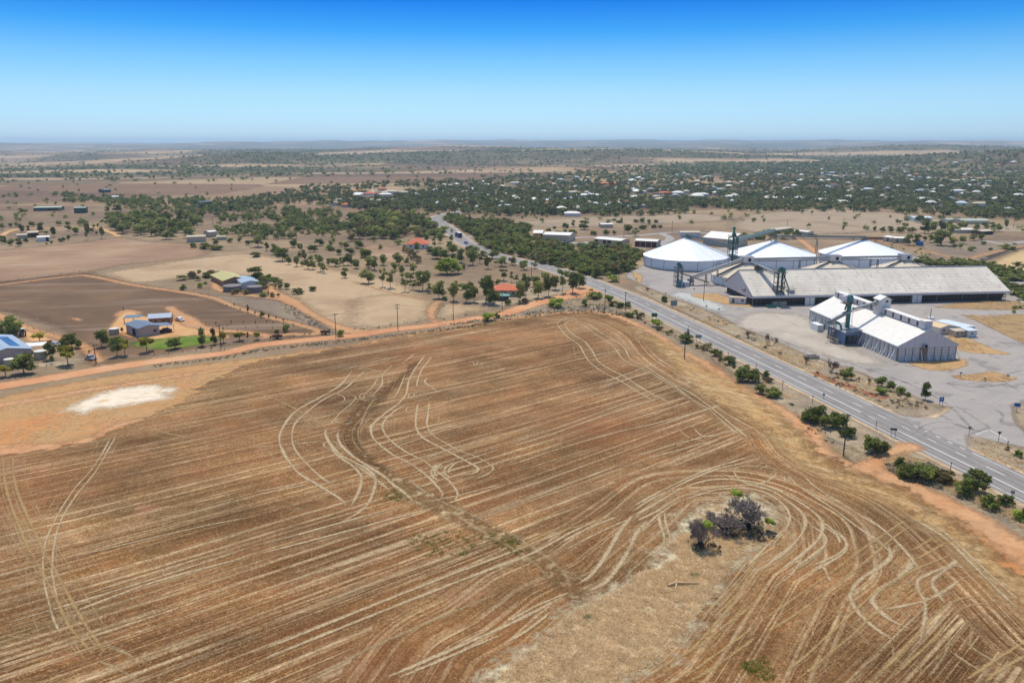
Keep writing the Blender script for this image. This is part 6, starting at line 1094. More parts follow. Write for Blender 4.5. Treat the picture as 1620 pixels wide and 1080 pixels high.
many(tG, 'on the verge between highway and field', 'roadside bushes between highway and field', [(290, 432, 150, 128, 'bush'), (225, 436, 74, 70, 'bush'), (345, 474, 76, 84, 'bush'), (425, 467, 130, 112, 'bush'), (487, 530, 98, 84, 'bush'), (640, 634, 130, 132, 'bush'), (700, 636, 110, 108, 'bush'), (870, 796, 120, 104, 'bush'), (960, 806, 150, 128, 'bush'), (1030, 790, 90, 90, 'bush'), (820, 722, 62, 70, 'bush'), (1095, 822, 122, 100, 'olive'), (1240, 900, 150, 130, 'bush'), (1310, 880, 150, 140, 'bush'), (1410, 982, 130, 94, 'bush'), (1500, 968, 90, 84, 'bush'), (1580, 1062, 90, 70, 'bright'), (1630, 1068, 60, 90, 'bush'), (14, 262, 62, 58, 'bush')])
many(tG, 'on the verge between depot yard and highway', 'bushes between depot and highway', [(375, 118, 112, 84, 'dead'), (492, 163, 80, 82, 'green'), (460, 140, 50, 44, 'bush'), (705, 207, 76, 68, 'green'), (762, 237, 62, 72, 'green'), (826, 252, 78, 52, 'green'), (876, 272, 42, 36, 'bush'), (705, 257, 78, 50, 'bright'), (985, 292, 74, 112, 'green'), (620, 192, 42, 50, 'dead'), (560, 178, 50, 34, 'dead'), (1582, 657, 60, 48, 'bush'), (1506, 615, 40, 30, 'olive')])
many(tF, 'on the verge between depot yard and highway', 'bushes between depot and highway', [(448, 152, 46, 42, 'bush'), (985, 378, 106, 42, 'dead'), (1110, 427, 60, 84, 'dead'), (1150, 427, 60, 62, 'dead'), (1094, 446, 24, 16, 'bush'), (1183, 494, 64, 26, 'dead'), (1350, 552, 66, 60, 'dead'), (335, 82, 46, 22, 'dead'), (1600, 640, 60, 60, 'green')])
many(tR, 'tangled over the bush by the power pole', 'dead twigs by the power pole', [(800, 720, 130, 210, 'dead')])
many(tL, 'in the roadside row by the left-hand farm', 'roadside trees by the left-hand farm', [(98, 400, 130, 138, 'green'), (90, 425, 90, 80, 'green'), (10, 420, 70, 90, 'green'), (285, 450, 100, 66, 'yellow'), (175, 680, 170, 160, 'green'), (40, 700, 120, 90, 'yellow'), (335, 652, 12, 40, 'sapling'), (360, 575, 100, 118, 'gum'), (372, 608, 44, 62, 'sapling'), (485, 616, 160, 142, 'yellow'), (500, 500, 120, 100, 'green'), (558, 500, 60, 66, 'green'), (440, 500, 60, 60, 'green'), (722, 490, 102, 128, 'green'), (830, 555, 100, 140, 'green'), (890, 550, 100, 130, 'yellow'), (1045, 525, 126, 110, 'yellow'), (1240, 502, 110, 78, 'green'), (870, 390, 30, 40, 'sapling'), (880, 232, 20, 26, 'sapling'), (640, 530, 30, 20, 'scrub')])
many(tU, 'beside the far left cream sheds', 'trees beside the far left sheds', [(172, 345, 46, 78, 'green'), (228, 336, 36, 46, 'green'), (330, 340, 70, 74, 'green'), (430, 380, 50, 84, 'green'), (370, 360, 50, 30, 'yellow'), (610, 360, 60, 66, 'gum'), (705, 402, 36, 126, 'gum'), (815, 392, 40, 90, 'gum'), (12, 430, 30, 60, 'green'), (40, 440, 40, 70, 'green'), (95, 450, 60, 54, 'green'), (150, 455, 70, 66, 'green'), (208, 422, 36, 36, 'bush'), (265, 300, 48, 44, 'gum'), (20, 320, 50, 56, 'gum'), (85, 300, 40, 36, 'gum'), (132, 298, 36, 36, 'gum'), (480, 420, 30, 34, 'bush'), (512, 418, 34, 34, 'bush'), (552, 404, 36, 40, 'bush'), (545, 330, 50, 48, 'gum'), (480, 290, 50, 44, 'gum'), (540, 290, 44, 36, 'gum'), (415, 430, 26, 24, 'bush'), (375, 438, 20, 18, 'bush'), (735, 345, 34, 34, 'gum'), (770, 360, 28, 30, 'gum'), (660, 286, 80, 44, 'gum'), (940, 178, 90, 60, 'green'), (860, 178, 60, 44, 'green'), (165, 186, 50, 36, 'green'), (205, 178, 44, 22, 'bush')])
many(tM, 'about the houses behind the long shed', 'trees about the houses behind the long shed', [(390, 392, 120, 110, 'green'), (470, 388, 90, 112, 'green'), (560, 265, 130, 130, 'green'), (640, 260, 110, 130, 'green'), (740, 235, 110, 110, 'green'), (860, 255, 110, 90, 'green'), (520, 150, 100, 76, 'gum'), (735, 395, 180, 180, 'gum'), (700, 390, 70, 60, 'gum'), (620, 360, 80, 84, 'gum'), (550, 345, 60, 60, 'gum'), (860, 395, 110, 84, 'gum'), (970, 375, 70, 80, 'gum'), (1080, 345, 80, 70, 'gum'), (1165, 335, 80, 70, 'green'), (1120, 260, 90, 46, 'green'), (930, 215, 70, 66, 'gum'), (985, 215, 70, 70, 'gum'), (1110, 210, 80, 54, 'green'), (1190, 208, 90, 60, 'green'), (1270, 215, 90, 66, 'green'), (1350, 245, 80, 80, 'green'), (1425, 212, 50, 90, 'gum'), (885, 422, 50, 48, 'gum'), (940, 430, 44, 60, 'gum'), (1058, 455, 76, 54, 'bright'), (1186, 384, 58, 48, 'bush'), (1262, 444, 44, 30, 'bush'), (1456, 436, 146, 74, 'bush'), (735, 106, 80, 40, 'bush'), (190, 96, 36, 28, 'green'), (258, 165, 36, 60, 'gum'), (300, 162, 44, 40, 'gum'), (350, 200, 66, 46, 'gum'), (20, 240, 50, 54, 'green'), (110, 250, 66, 60, 'green'), (190, 255, 70, 64, 'green'), (290, 262, 80, 60, 'green'), (340, 250, 70, 56, 'gum'), (420, 262, 80, 60, 'gum'), (1540, 616, 90, 54, 'bush'), (1615, 630, 50, 44, 'bush'), (395, 70, 30, 60, 'gum'), (1100, 110, 30, 30, 'gum'), (820, 210, 50, 80, 'gum')])
many(tV, 'round the cottage behind the industrial sheds', 'trees round the cottage behind the industrial sheds', [(590, 90, 56, 70, 'green'), (500, 106, 80, 64, 'bush'), (705, 120, 150, 92, 'green'), (800, 182, 90, 60, 'bush'), (940, 182, 76, 56, 'green'), (1025, 178, 56, 46, 'green'), (1170, 162, 92, 104, 'gum'), (1250, 192, 88, 88, 'airy'), (1088, 52, 72, 36, 'bush'), (1260, 46, 70, 36, 'bush'), (1325, 52, 80, 54, 'green'), (1395, 42, 40, 32, 'bush'), (1470, 50, 56, 34, 'bush'), (1330, 118, 90, 46, 'bush'), (1450, 106, 66, 48, 'bush'), (1510, 104, 50, 36, 'bush'), (320, 160, 70, 54, 'bush'), (390, 118, 40, 40, 'bush'), (430, 170, 80, 40, 'bush'), (500, 175, 70, 50, 'green'), (600, 185, 60, 60, 'green'), (560, 170, 60, 50, 'bush'), (1015, 28, 60, 24, 'bush'), (855, 335, 60, 40, 'bush'), (1232, 348, 30, 28, 'bush'), (1280, 380, 50, 44, 'bush'), (1010, 678, 130, 78, 'bright'), (1560, 890, 70, 54, 'bush')])
# groups inside outlines: sampled apart from each other
def sample(poly_px, n, sep, seed, tries=60):
    g = np.random.default_rng(seed); P = AT(poly_px); lo, hi = P.min(0), P.max(0); out = []
    for _ in range(n*tries):
        q = lo+(hi-lo)*g.random(2)
        if sd_poly(q[None], P)[0] < 0: continue
        if all((q[0]-o[0])**2+(q[1]-o[1])**2 > sep*sep for o in out): out.append(q)
        if len(out) >= n: break
    return out
STRIP = tB([(560, 108), (640, 92), (790, 128), (960, 128), (1130, 175), (1110, 235), (1230, 262)]) + tV([(550, 320), (830, 322), (1180, 345), (1345, 372), (1325, 430), (1228, 470), (1215, 560), (1080, 600), (830, 640), (640, 575), (380, 515), (200, 465), (0, 405)]) + tB([(900, 318), (800, 275), (750, 205), (650, 155)])
rs = random.Random(8)
for q in sample(STRIP, 285, 5.6, 4):
    k = rs.choices(['scrub', 'bush', 'olive'], [6, 2, 1.5])[0]; w = rs.uniform(6, 10.5); c, nme, var = KIND[k]
    o = plant('scrub' if k == 'scrub' else k, 0, 0, 0, 0, '', 'thicket beside the highway', 'one of the crowded scrub bushes in the thicket between highway and industrial sheds', world=(q[0], q[1], 0), wm=w*.84, hm=rs.uniform(3.4, 6.2), single=True)
    o.name = 'scrub_bush'; o['category'] = 'bush'
GROVE = tB([(-10, 110), (180, 70), (420, 120), (490, 150), (570, 215), (560, 250), (470, 225), (350, 235), (200, 240), (60, 230), (-10, 260)])
for q in sample(GROVE, 75, 8.5, 5): plant(rs.choice(['gum', 'gum', 'green', 'olive']), 0, 0, 0, 0, '', 'grove left of the highway bend', 'one of the close gum trees in the grove left of the far highway bend', world=(q[0], q[1], 0), wm=rs.uniform(7, 11), hm=rs.uniform(6, 9))
ROW = tU([(860, 250), (1200, 235), (1500, 235), (1610, 290), (1560, 330), (1500, 420), (1300, 405), (1085, 375), (900, 335)])
for q in sample(ROW, 50, 10, 6): plant(rs.choice(['gum', 'green', 'gum']), 0, 0, 0, 0, '', 'belt of trees beyond the reddish paddock', 'one of the crowded trees in the belt along the top of the reddish paddock', world=(q[0], q[1], 0), wm=rs.uniform(7, 12), hm=rs.uniform(6, 10))
# labels: what it is, where it stands, and its place in that row
by = {}
for o, kind, where, px in PLANTED: by.setdefault((DESC[kind], where), []).append((px, o))
for (d_, wh), lst in by.items():
    lst.sort(key=lambda t_: t_[0])
    for i, (_, o) in enumerate(lst): o['label'] = f"{d_} {wh}" + (f", {ORD[i+1]} from the left" if len(lst) > 1 else '')
# the two half-dead bushes in the field
def field_bush(px, py, wpx, hpx, label, sprigs, seed):
    p = at(px, py); d = depth(p); w, h = wpx*d/F*1.25, hpx*d/F*.84; t = empty('half_dead_bush', p, 0, label, 'dead bush', 'bushes standing in the field'); t.scale = (w, w, h)
    link('branches', branchy(seed, 6, 'dead_wood', 1.0, .015, 8), t); g = random.Random(seed); m = MB()
    for _ in range(3):
        a = V3((g.uniform(-.1, .1), g.uniform(-.1, .1), 0)); b = V3((g.uniform(-.15, .15), g.uniform(-.15, .15), .3)); m.tube([a, a.lerp(b, .5), b, b+V3((g.uniform(-.2, .2), g.uniform(-.2, .2), .3))], [.035, .03, .024, .01], 6)
    m.build('trunk', M['black_wood'], t)
    L = [(g.uniform(-.3, .3), g.uniform(-.3, .3), g.uniform(.03, .2), .16, .16, .08) for _ in range(7)]; link('twig_litter', crown_mesh('dark_litter', L, 150, .03, seed, M['litter']), t)  # this part is dark twig litter lying low in the bush
    for (x, y, z, r_) in sprigs: link('green_sprig', crown_mesh('green_sprig', [(x, y, z, r_, r_, r_*.8), (x+.06, y-.03, z-.06, r_*.6, r_*.6, r_*.5)], 260, .022, seed+5, M['leaf_bright']), t)
M['litter'] = leaf('dark twigs and litter', S(72, 60, 52), S(98, 84, 74), S(126, 110, 98), .05, 1.2)
field_bush(1112, 866, 50, 60, 'half-dead bush with a bright green tuft on top, left of the larger grey one', [(.05, -.1, .88, .14)], 31)
field_bush(1180, 835, 84, 62, 'large bare grey bush standing in the field above the smaller half-dead bush', [(-.1, .3, .9, .08), (.3, -.1, .35, .06)], 37)
field_bush(1146, 842, 50, 34, 'low grey tangle of dead branches between the two field bushes', [], 41)
# ------------------------------------------------------------------ bush and town trees too many to count
def grass_temp(nb, seed):
    g = np.random.default_rng(seed); a = g.random(nb)*6.28; r_ = .5*np.sqrt(g.random(nb)); b = np.stack([r_*np.cos(a), r_*np.sin(a), np.zeros(nb)], 1); d = np.stack([g.normal(size=nb)*.22+b[:, 0]*.5, g.normal(size=nb)*.22+b[:, 1]*.5, .45+.55*g.random(nb)], 1); t = g.random(nb)*6.28; w = np.stack([np.cos(t), np.sin(t), 0*t], 1)*(.03+.03*g.random(nb))[:, None]
    return np.stack([b-w, b+w, b+d+w*.3, b+d-w*.3], 1).reshape(-1, 3), np.arange(4*nb).reshape(-1, 4), g.random(nb)
def mass(name, pts, w, h, nq, mat, seed=0, lobes=5, leafs=.11, blade=False):
    g = np.random.default_rng(seed); temps = []
    for i in range(6): temps.append(grass_temp(nq, seed+i) if blade else leaves(lob(seed+i*7, lobes, .25, .75, .30, .18, .3), nq, leafs, seed+i))
    V_, F_, Rn, n0 = [], [], [], 0; pts = np.asarray(pts, float); k = g.integers(0, 6, len(pts)); a = g.random(len(pts))*6.28
    for i in range(6):
        idx = np.nonzero(k == i)[0]
        if len(idx) == 0: continue
        v, f, rnd = temps[i]; ca, sa = np.cos(a[idx])[:, None], np.sin(a[idx])[:, None]
        X = (v[:, 0]*ca - v[:, 1]*sa)*w[idx][:, None] + pts[idx, 0:1]; Y = (v[:, 0]*sa + v[:, 1]*ca)*w[idx][:, None] + pts[idx, 1:2]; Z = v[:, 2]*h[idx][:, None] + pts[idx, 2:3]
        V_.append(np.stack([X, Y, Z], -1).reshape(-1, 3)); F_.append((f[None]+(np.arange(len(idx))*len(v))[:, None, None]).reshape(-1, 4)+n0); n0 += len(idx)*len(v)
        Rn.append(np.clip(rnd[None]*.7+g.random(len(idx))[:, None]*.5-.1, 0, 1).ravel())
    o = link(name, npmesh(name, np.vstack(V_), np.vstack(F_), mat, attrs={'rnd': ('FACE', np.concatenate(Rn))})); return tag(o, kind='stuff')
def onground(x, y): return np.column_stack([x, y, terrain(x, y)])
def px_sample(poly, n, seed, dens=None):
    """spread points evenly over an outline as seen, set down on the ground"""
    g = np.random.default_rng(seed); P = np.array(poly, float); lo, hi = P.min(0), P.max(0); q = lo+(hi-lo)*g.random((n*6, 2)); q = q[sd_poly(q, P) > 0]
    if dens is not None: q = q[g.random(len(q)) < dens(q)]
    q = q[:n]; u, v = (q[:, 0]-810)/F, (540-q[:, 1])/F; t = HC/(SP-v*CP); return u*t, (CP+v*SP)*t
rgn = np.random.default_rng(77)
U = lambda n, a, b: a+(b-a)*rgn.random(n)
def cover(name, specs, mat, nq, seed, leafs=.11, lobes=5):
    xs, ys, ws, hs = [], [], [], []
    for poly, n, w0, w1, h0, h1, thr in specs:
        x, y = px_sample(poly, n, seed+len(xs)); 
        if thr is not None: m = fbm(x, y, 90, 3, seed+3) > thr; x, y = x[m], y[m]
        xs.append(x); ys.append(y); ws.append(U(len(x), w0, w1)); hs.append(U(len(x), h0, h1))
    x, y = np.concatenate(xs), np.concatenate(ys); kp = rgn.random(len(x)) > bare(x, y)*.95; x, y = x[kp], y[kp]; ws = [np.concatenate(ws)[kp]]; hs = [np.concatenate(hs)[kp]]; return mass(name, onground(x, y), np.concatenate(ws), np.concatenate(hs), nq, mat, seed, lobes, leafs)
cover('undergrowth', [(STRIP, 500, 3, 7, 1.5, 3.6, None)], M['leaf_scrub'], 50, 40)
TOWN = [(330, 338), (470, 322), (560, 330), (660, 338), (720, 326), (800, 344), (900, 340), (1000, 332), (1100, 326), (1250, 318), (1400, 322), (1500, 330), (1630, 344), (1630, 264), (1400, 258), (1240, 262), (1100, 270), (980, 268), (860, 276), (760, 280), (640, 288), (500, 294), (420, 310), (350, 326)]
cover('town_trees', [(TOWN, 5200, 5, 12, 4, 9, .37), ([(1000, 268), (1200, 262), (1630, 262), (1630, 345), (1400, 325), (1050, 330)], 1700, 5, 12, 4, 9, .40), ([(540, 330), (700, 300), (980, 300), (980, 338), (800, 342)], 800, 6, 11, 5, 9, None), ([(1080, 328), (1240, 318), (1440, 322), (1630, 340), (1630, 350), (1400, 336), (1180, 334)], 330, 7, 11, 5, 8, None), ([(900, 330), (1080, 322), (1090, 340), (960, 345)], 90, 7, 11, 5, 8, None)], M['leaf_dark'], 46, 50, .12)
cover('paddock_trees', [([(180, 318), (520, 312), (560, 330), (420, 345), (230, 350)], 380, 6, 9, 4, 7, .45), ([(0, 312), (250, 300), (330, 320), (200, 326), (0, 330)], 260, 6, 10, 4, 7, .48), ([(250, 345), (560, 335), (684, 342), (600, 372), (420, 380), (310, 365)], 520, 6, 9, 4, 7, .40), ([(230, 322), (330, 325), (540, 335), (540, 343), (400, 338), (240, 328)], 90, 6, 9, 4, 6, None), ([(100, 308), (240, 314), (240, 326), (110, 320)], 60, 6, 10, 5, 7, None), ([(430, 360), (520, 358), (560, 372), (470, 372)], 60, 3, 5, 1.5, 3, None)], M['leaf_scrub'], 60, 60, .11)
cover('scattered_shrubs', [([(0, 290), (540, 285), (1620, 300), (1620, 372), (900, 352), (560, 400), (0, 350)], 420, 4, 8, 3, 5, None), ([(1290, 372), (1420, 372), (1520, 430), (1620, 470), (1620, 520), (1560, 440), (1400, 400), (1280, 395)], 40, 2, 4, 1, 2, None)], M['leaf_scrub'], 60, 70)
cover('roadside_scrub', [(tM([(400, 560), (520, 540), (640, 575), (860, 560), (1100, 590), (1260, 600), (1400, 640), (1600, 690), (1700, 780), (1400, 780), (1320, 690), (1180, 640), (900, 610), (560, 612)]), 190, 3, 8, 1.4, 3.6, None), ([(1560, 440), (1630, 460), (1630, 480), (1575, 452)], 50, 3, 6, 1.5, 3.4, None), ([(1100, 385), (1150, 375), (1230, 366), (1300, 372), (1260, 384), (1180, 380)], 40, 4, 9, 2, 5, None)], M['leaf_scrub'], 80, 80)
# wooded hills beyond the town, from the same map that greens the ground
g = np.random.default_rng(9); d = np.sqrt(g.random(60000))*(7200**2-1500**2)**.5; d = np.sqrt(d**2+1500**2)**1.0; a = np.radians(g.uniform(-36, 36, 60000)); x, y = d*np.sin(a), d*np.cos(a)
keep = g.random(60000) < vegmap(x, y)*np.clip(3400/d, .25, 1)**1.2*(.3+.9*sstep(.35, .6, fbm(x, y, 130, 3, 81))); x, y = x[keep][:15000], y[keep][:15000]
mass('hill_bush', onground(x, y), U(len(x), 6, 18), U(len(x), 3, 9), 20, M['leaf_dark'], 90, 4, .17)
g = np.random.default_rng(19); d = g.uniform(1500, 5500, 1500); a = np.radians(g.uniform(-36, 36, 1500)); x, y = d*np.sin(a), d*np.cos(a); m = fbm(x, y, 300, 3, 4) > .5; x, y = x[m], y[m]
mass('far_paddock_trees', onground(x, y), U(len(x), 7, 14), U(len(x), 4, 7), 20, M['leaf_dark'], 95, 4, .17)
# ------------------------------------------------------------------ the town's houses
def hip_house(name, w, d_, h, wall, roof, rise, eave=.5):
    m = MB(); m.prism([(-w/2, -d_/2), (w/2, -d_/2), (w/2, d_/2), (-w/2, d_/2)], 0, h); wo = m.build('wall', wall); k = max(0, w/2-d_/2); W_, D_ = w/2+eave, d_/2+eave
    m = MB(); m.add([(-W_, -D_, h), (W_, -D_, h), (W_, D_, h), (-W_, D_, h), (-k, 0, h+rise), (k, 0, h+rise), (-W_, -D_, h-.18), (W_, -D_, h-.18), (W_, D_, h-.18), (-W_, D_, h-.18)], [(0, 1, 5, 4), (1, 2, 5), (2, 3, 4, 5), (3, 0, 4), (0, 6, 7, 1), (1, 7, 8, 2), (2, 8, 9, 3), (3, 9, 6, 0), (6, 9, 8, 7)]); ro = m.build('roof', roof); a, b = wo.data, ro.data
    bpy.data.objects.remove(wo); bpy.data.objects.remove(ro); return a, b
walls = [M['cream'], M['tan_brick'], M['panel_wall'], M['white']]
RC_ = {'white': M['white_roof'], 'cream': M['cream'], 'pale blue': M['blue_roof'], 'red': M['tile_roof'], 'grey': M['pale_slate'], 'green': M['green_roof'], 'brown': M['brown_roof']}
HV = {c: [hip_house('h', w, d_, 2.7, walls[(i+j) % 4], m, r_) for j, (w, d_, r_) in enumerate(((15, 9, 1.9), (12, 8, 1.6), (20, 9, 1.3)))] for i, (c, m) in enumerate(RC_.items())}
rh = random.Random(12); hx, hy = px_sample([(520, 330), (640, 322), (760, 334), (900, 336), (1050, 330), (1250, 316), (1400, 320), (1630, 338), (1630, 268), (1400, 264), (1240, 268), (1100, 276), (960, 280), (860, 285), (700, 292), (560, 305)], 320, 33)
hs = sorted(zip(hx, hy), key=lambda q: q[0]/q[1]); taken = []
for i, (x, y) in enumerate(hs):
    if any((x-a)**2+(y-b)**2 < 240 for a, b in taken): continue
    taken.append((x, y)); c = rh.choices(list(RC_), [8, 6, 1.6, 1.6, 4, 1.4, 2])[0]; a_, b_ = rh.choice(HV[c]); o = empty('town_house', (x, y, float(terrain(x, y))), rh.choice([0, 0, .2, -.3, 1.57, 1.4]), f'{c}-roofed house among the trees of the town', 'house', f'{c}-roofed houses of the town'); s_ = rh.uniform(.65, 1.05); o.scale = (s_, s_, 1.15); link('wall', a_, o); link('roof', b_, o)
for px, py, w, c, lab in ((930, 312, 40, 'white', 'wide white-roofed hall at the near edge of the town'), (1222, 317, 26, 'white', 'white-roofed house right of the town centre, near the bare paddock'), (1300, 320, 30, 'white', 'bright white-roofed house at the edge of the bare paddock'), (1330, 323, 24, 'white', 'low white-roofed house right of its brighter neighbour at the bare paddock'), (905, 342, 24, 'white', 'lone white-roofed house in the scrub beyond the thicket'), (976, 323, 30, 'red', 'long red-roofed building in the town above the lone white house'), (962, 293, 38, 'red', 'broad dark red roof in the middle of the town')):
    p = at(px, py); d_ = depth(p); a_, b_ = HV[c][2]; o = empty('town_house', (p.x, p.y, float(terrain(p.x, p.y))), 0, lab, 'house', 'large roofs of the town'); s_ = w*d_/F/20; o.scale = (s_, max(1.0, s_*.7), 1.2); link('wall', a_, o); link('roof', b_, o)
# ------------------------------------------------------------------ farmhouses left of the highway
def gable_house(name, label, far, near, other, h, pitch, wall, roof, cat='house', group=None, wins=(), doors=()):
    """left wall runs far -> near, gable end runs near -> other"""
    deep = (other-near).length; t = big_shed(name, label, far, near, deep, h, pitch, wall, roof, (), None, 0, group, cat); w = (near-far).length
    for a, z, ww, hh in wins:
        m = MB(); m.box((w+.05, deep*a, z), (.1, ww, hh)); m.build('window', M['glass'], t)
    for a, ww, hh, mat in doors:
        m = MB(); m.box((w*a, -.05, hh/2), (ww, .1, hh)); m.build('door', mat, t)
    return t
z1 = lambda x, y: at(180+x/10.8, 470+y/10.8)
t = gable_house('farm_shed', 'pink-walled shed with slate roof and open carport beside the dirt road lawn', z1(220, 602), z1(440, 692), z1(785, 632), 3.4, .22, M['pink_wall'], M['slate_roof'], 'shed', None, ((.78, 1.7, 1.1, 1.0),), ((.62, 2.6, 2.6, M['void']),))
wd = (z1(440, 692)-z1(220, 602)).length; dp = (z1(785, 632)-z1(440, 692)).length
m = MB(); m.slab([(wd+.2, dp-.2, 3.3), (wd+.2, dp+5.6, 2.7), (wd-6.4, dp+5.6, 2.7), (wd-6.4, dp-.2, 3.3)], .1); m.build('carport_roof', M['slate_roof'], t); m = MB()
for x in (wd, wd-6): m.beam((x, dp+5.4, 0), (x, dp+5.4, 2.6), .12)
m.build('post', M['grey_beam'], t)
hz_ = (near_ := z1(440, 692)); off = (z1(785, 632)-near_).normalized(); bk = (z1(220, 602)-near_).normalized()
n0 = z1(600, 470)
t = gable_house('farm_house', 'timber-walled house with a pale blue-grey roof behind the pink shed', z1(540, 462), z1(600, 492), z1(1020, 470), 2.8, .3, M['tan_brick'], M['pale_slate'], 'house')
big_shed('farm_house', 'pale-roofed house with brown timber end wall behind the pink shed', z1(600, 486), z1(985, 462), 7.0, 2.9, .28, M['tan_brick'], M['pale_slate'], ((.55, .62), (.75, .85)), M['brown_roof'], 0, None, 'house')
bpy.data.objects.remove(t.children[0]) if False else None
for ch in list(t.children): bpy.data.objects.remove(ch)
bpy.data.objects.remove(t)
t = empty('verandah', z1(430, 440), R(6), 'open slate-roofed verandah left of the pale-roofed house', 'verandah'); m = MB(); m.slab([(-5.2, -1.6, 2.5), (1.2, -1.6, 2.6), (1.2, 2.2, 3.0), (-5.2, 2.2, 2.9)], .1); m.build('roof', M['slate_roof'], t)
for x in (-5, -1.5): m = MB(); m.beam((x, -1.4, 0), (x, -1.4, 2.4), .22); m.build('post', M['tan_brick'], t)
def tank(label, c, r_, h, mat, lid='tank_lid', grp='water tanks'):
    t = empty('water_tank', c, 0, label, 'tank', grp); m = MB(); m.cyl((0, 0, 0), r_, h, 24); m.build('barrel', M[mat], t, smooth=False); m = MB(); m.tube([(0, 0, h+.02), (0, 0, h+.12), (0, 0, h+.4)], [r_*1.04, r_*1.02, .05], 24); m.build('lid', M[lid], t)
tank('round pale tank left of the pink-walled shed', at(181, 528), 1.7, 2.0, 'tank'); tank('pale tank by the gable of the far-left shed, nearest the road', at(15.5, 577.5), 1.5, 2.0, 'tank'); tank('pale tank against the wall of the far-left shed', at(29, 570), 1.8, 2.6, 'tank'); tank('large pale tank below the white carport of the far-left farm', at(65, 567), 1.9, 2.6, 'tank')
gable_house('farm_shed', 'large grey gabled shed with solar panels at the far left edge', at(-52, 556), at(-24, 580), at(49, 566), 3.6, .2, M['pink_wall'], M['pale_slate'], 'shed')
sp = bpy.data.objects[-1] if False else None
o = [q for q in C.objects if q.get('label', '').startswith('large grey gabled shed')][0]; ww = (at(-24, 580)-at(-52, 556)).length; dd_ = (at(49, 566)-at(-24, 580)).length
m = MB(); zz = lambda y: 3.6+dd_/2*.2*(1-(y-dd_/2)/(dd_/2))+.16; m.add([(ww*.2, dd_*.62, zz(dd_*.62)), (ww*.85, dd_*.62, zz(dd_*.62)), (ww*.85, dd_*.84, zz(dd_*.84)), (ww*.2, dd_*.84, zz(dd_*.84))], [(0, 1, 2, 3)]); m.build('solar_panel', paint('solar glass', S(60, 92, 140), .05, .2, 0, 1, spec=.5), o)
t = empty('carport', at(57, 556), R(18), 'flat white carport roof beside the far-left shed', 'carport'); m = MB(); m.slab([(-3.4, -2.2, 2.5), (3.2, -2.2, 2.5), (3.2, 2.6, 2.7), (-3.4, 2.6, 2.7)], .1); m.build('roof', M['white_roof'], t); m = MB()
for x in (-3.2, 3): m = MB(); m.beam((x, -2, 0), (x, -2, 2.4), .14); m.build('post', M['grey_beam'], t)
hz2 = lambda x, y: at(270+x/7.043, 410+y/7.043)
gable_house('farm_house', 'olive-roofed brick farmhouse among garden trees', hz2(450, 232), hz2(590, 303), hz2(775, 262), 2.8, .26, M['tan_brick'], M['olive_roof'], 'house')
gable_house('farm_shed', 'pale grey shed joined to the olive-roofed farmhouse', hz2(722, 272), hz2(800, 332), hz2(945, 305), 3.0, .2, M['grey_wall'], M['pale_slate'], 'shed')
tank('wide dark concrete tank left of its twin, below the olive-roofed farmhouse', hz2(690, 352), 4.3, 2.6, 'grey_tank', 'grey_tank', 'dark concrete tanks'); tank('wide dark concrete tank at the foot of the pale grey shed', hz2(940, 362), 3.6, 2.6, 'grey_tank', 'grey_tank', 'dark concrete tanks')
tag(MB().box((0, 0, .4), (9, 4.5, .8)).build('swimming_pool', M['pool'], None, hz2(795, 222)), 'turquoise garden pool behind the olive-roofed farmhouse', 'pool')
def hip_thing(label, c, w, d_, h, wall, roof, rise, rz_=0, grp=None, cat='house'):
    a, b = hip_house('h', w, d_, h, wall, roof, rise); o = empty('house', c, rz_, label, cat, grp); link('wall', a, o); link('roof', b, o)
    for x in (-w*.3, 0, w*.3): m = MB(); m.box((x, -d_/2-.03, h*.55), (1.3, .06, 1.1)); m.build('window', M['glass'], o)
    return o
o = hip_thing('white-walled house with an orange tiled roof near the highway bend', at(*tB([(410, 292)])[0]), 14, 11, 3.2, M['white'], M['tile_roof'], 3.6); m = MB(); m.box((1, 1.0, 6.0), (.9, .9, 2.0)); m.build('chimney', M['tan_brick'], o)
m = MB(); m.slab([(-2.6, -6.6, 3.3), (0, -6.6, 5.0), (0, -2, 5.0), (-2.6, -2, 3.3)], .12); m.slab([(2.6, -2, 3.3), (0, -2, 5.0), (0, -6.6, 5.0), (2.6, -6.6, 3.3)], .12); m.build('porch_roof', M['tile_roof'], o)
hip_thing('house with an orange roof half hidden in the grove by the dirt road', at(*tB([(968, 592)])[0]), 12.5, 9, 3.0, M['cream'], M['tile_roof'], 2.2)
hip_thing('small teal-roofed shed in front of the grove house', at(*tB([(955, 625)])[0]), 5, 4, 2.3, M['dkgreen_roof'], paint('teal roof', S(96, 150, 140), .05, .6), .8, 0, None, 'shed')
sh = lambda k, a, b, deep, h, lab, wall, roof, **kw: big_shed('farm_shed', lab, at(*k([a])[0]), at(*k([b])[0]), deep, h, .12, M[wall], M[roof], kw.get('doors', ()), M['void'], 0, 'distant farm sheds')  # doors here are near-black sheets; on open fronts they paint the inside shade
sh(tA, (80, 170), (230, 165), 9, 4.0, 'long pale shed in front of the tree belt', 'cream', 'cream'); sh(tA, (262, 128), (322, 122), 8, 4.0, 'white-roofed house up behind the long pale shed', 'cream', 'white_roof'); sh(tA, (318, 152), (392, 150), 6, 2.6, 'low cream outbuilding right of the long pale shed', 'cream', 'cream')
sh(tU, (270, 172), (490, 168), 12, 3.4, 'long green-walled shed on the far left rise', 'dkgreen_roof', 'green_roof', doors=((.5, .9),)); sh(tU, (595, 190), (690, 188), 9, 5.5, 'square dark green two-level shed right of the long green one', 'dkgreen_roof', 'green_roof')
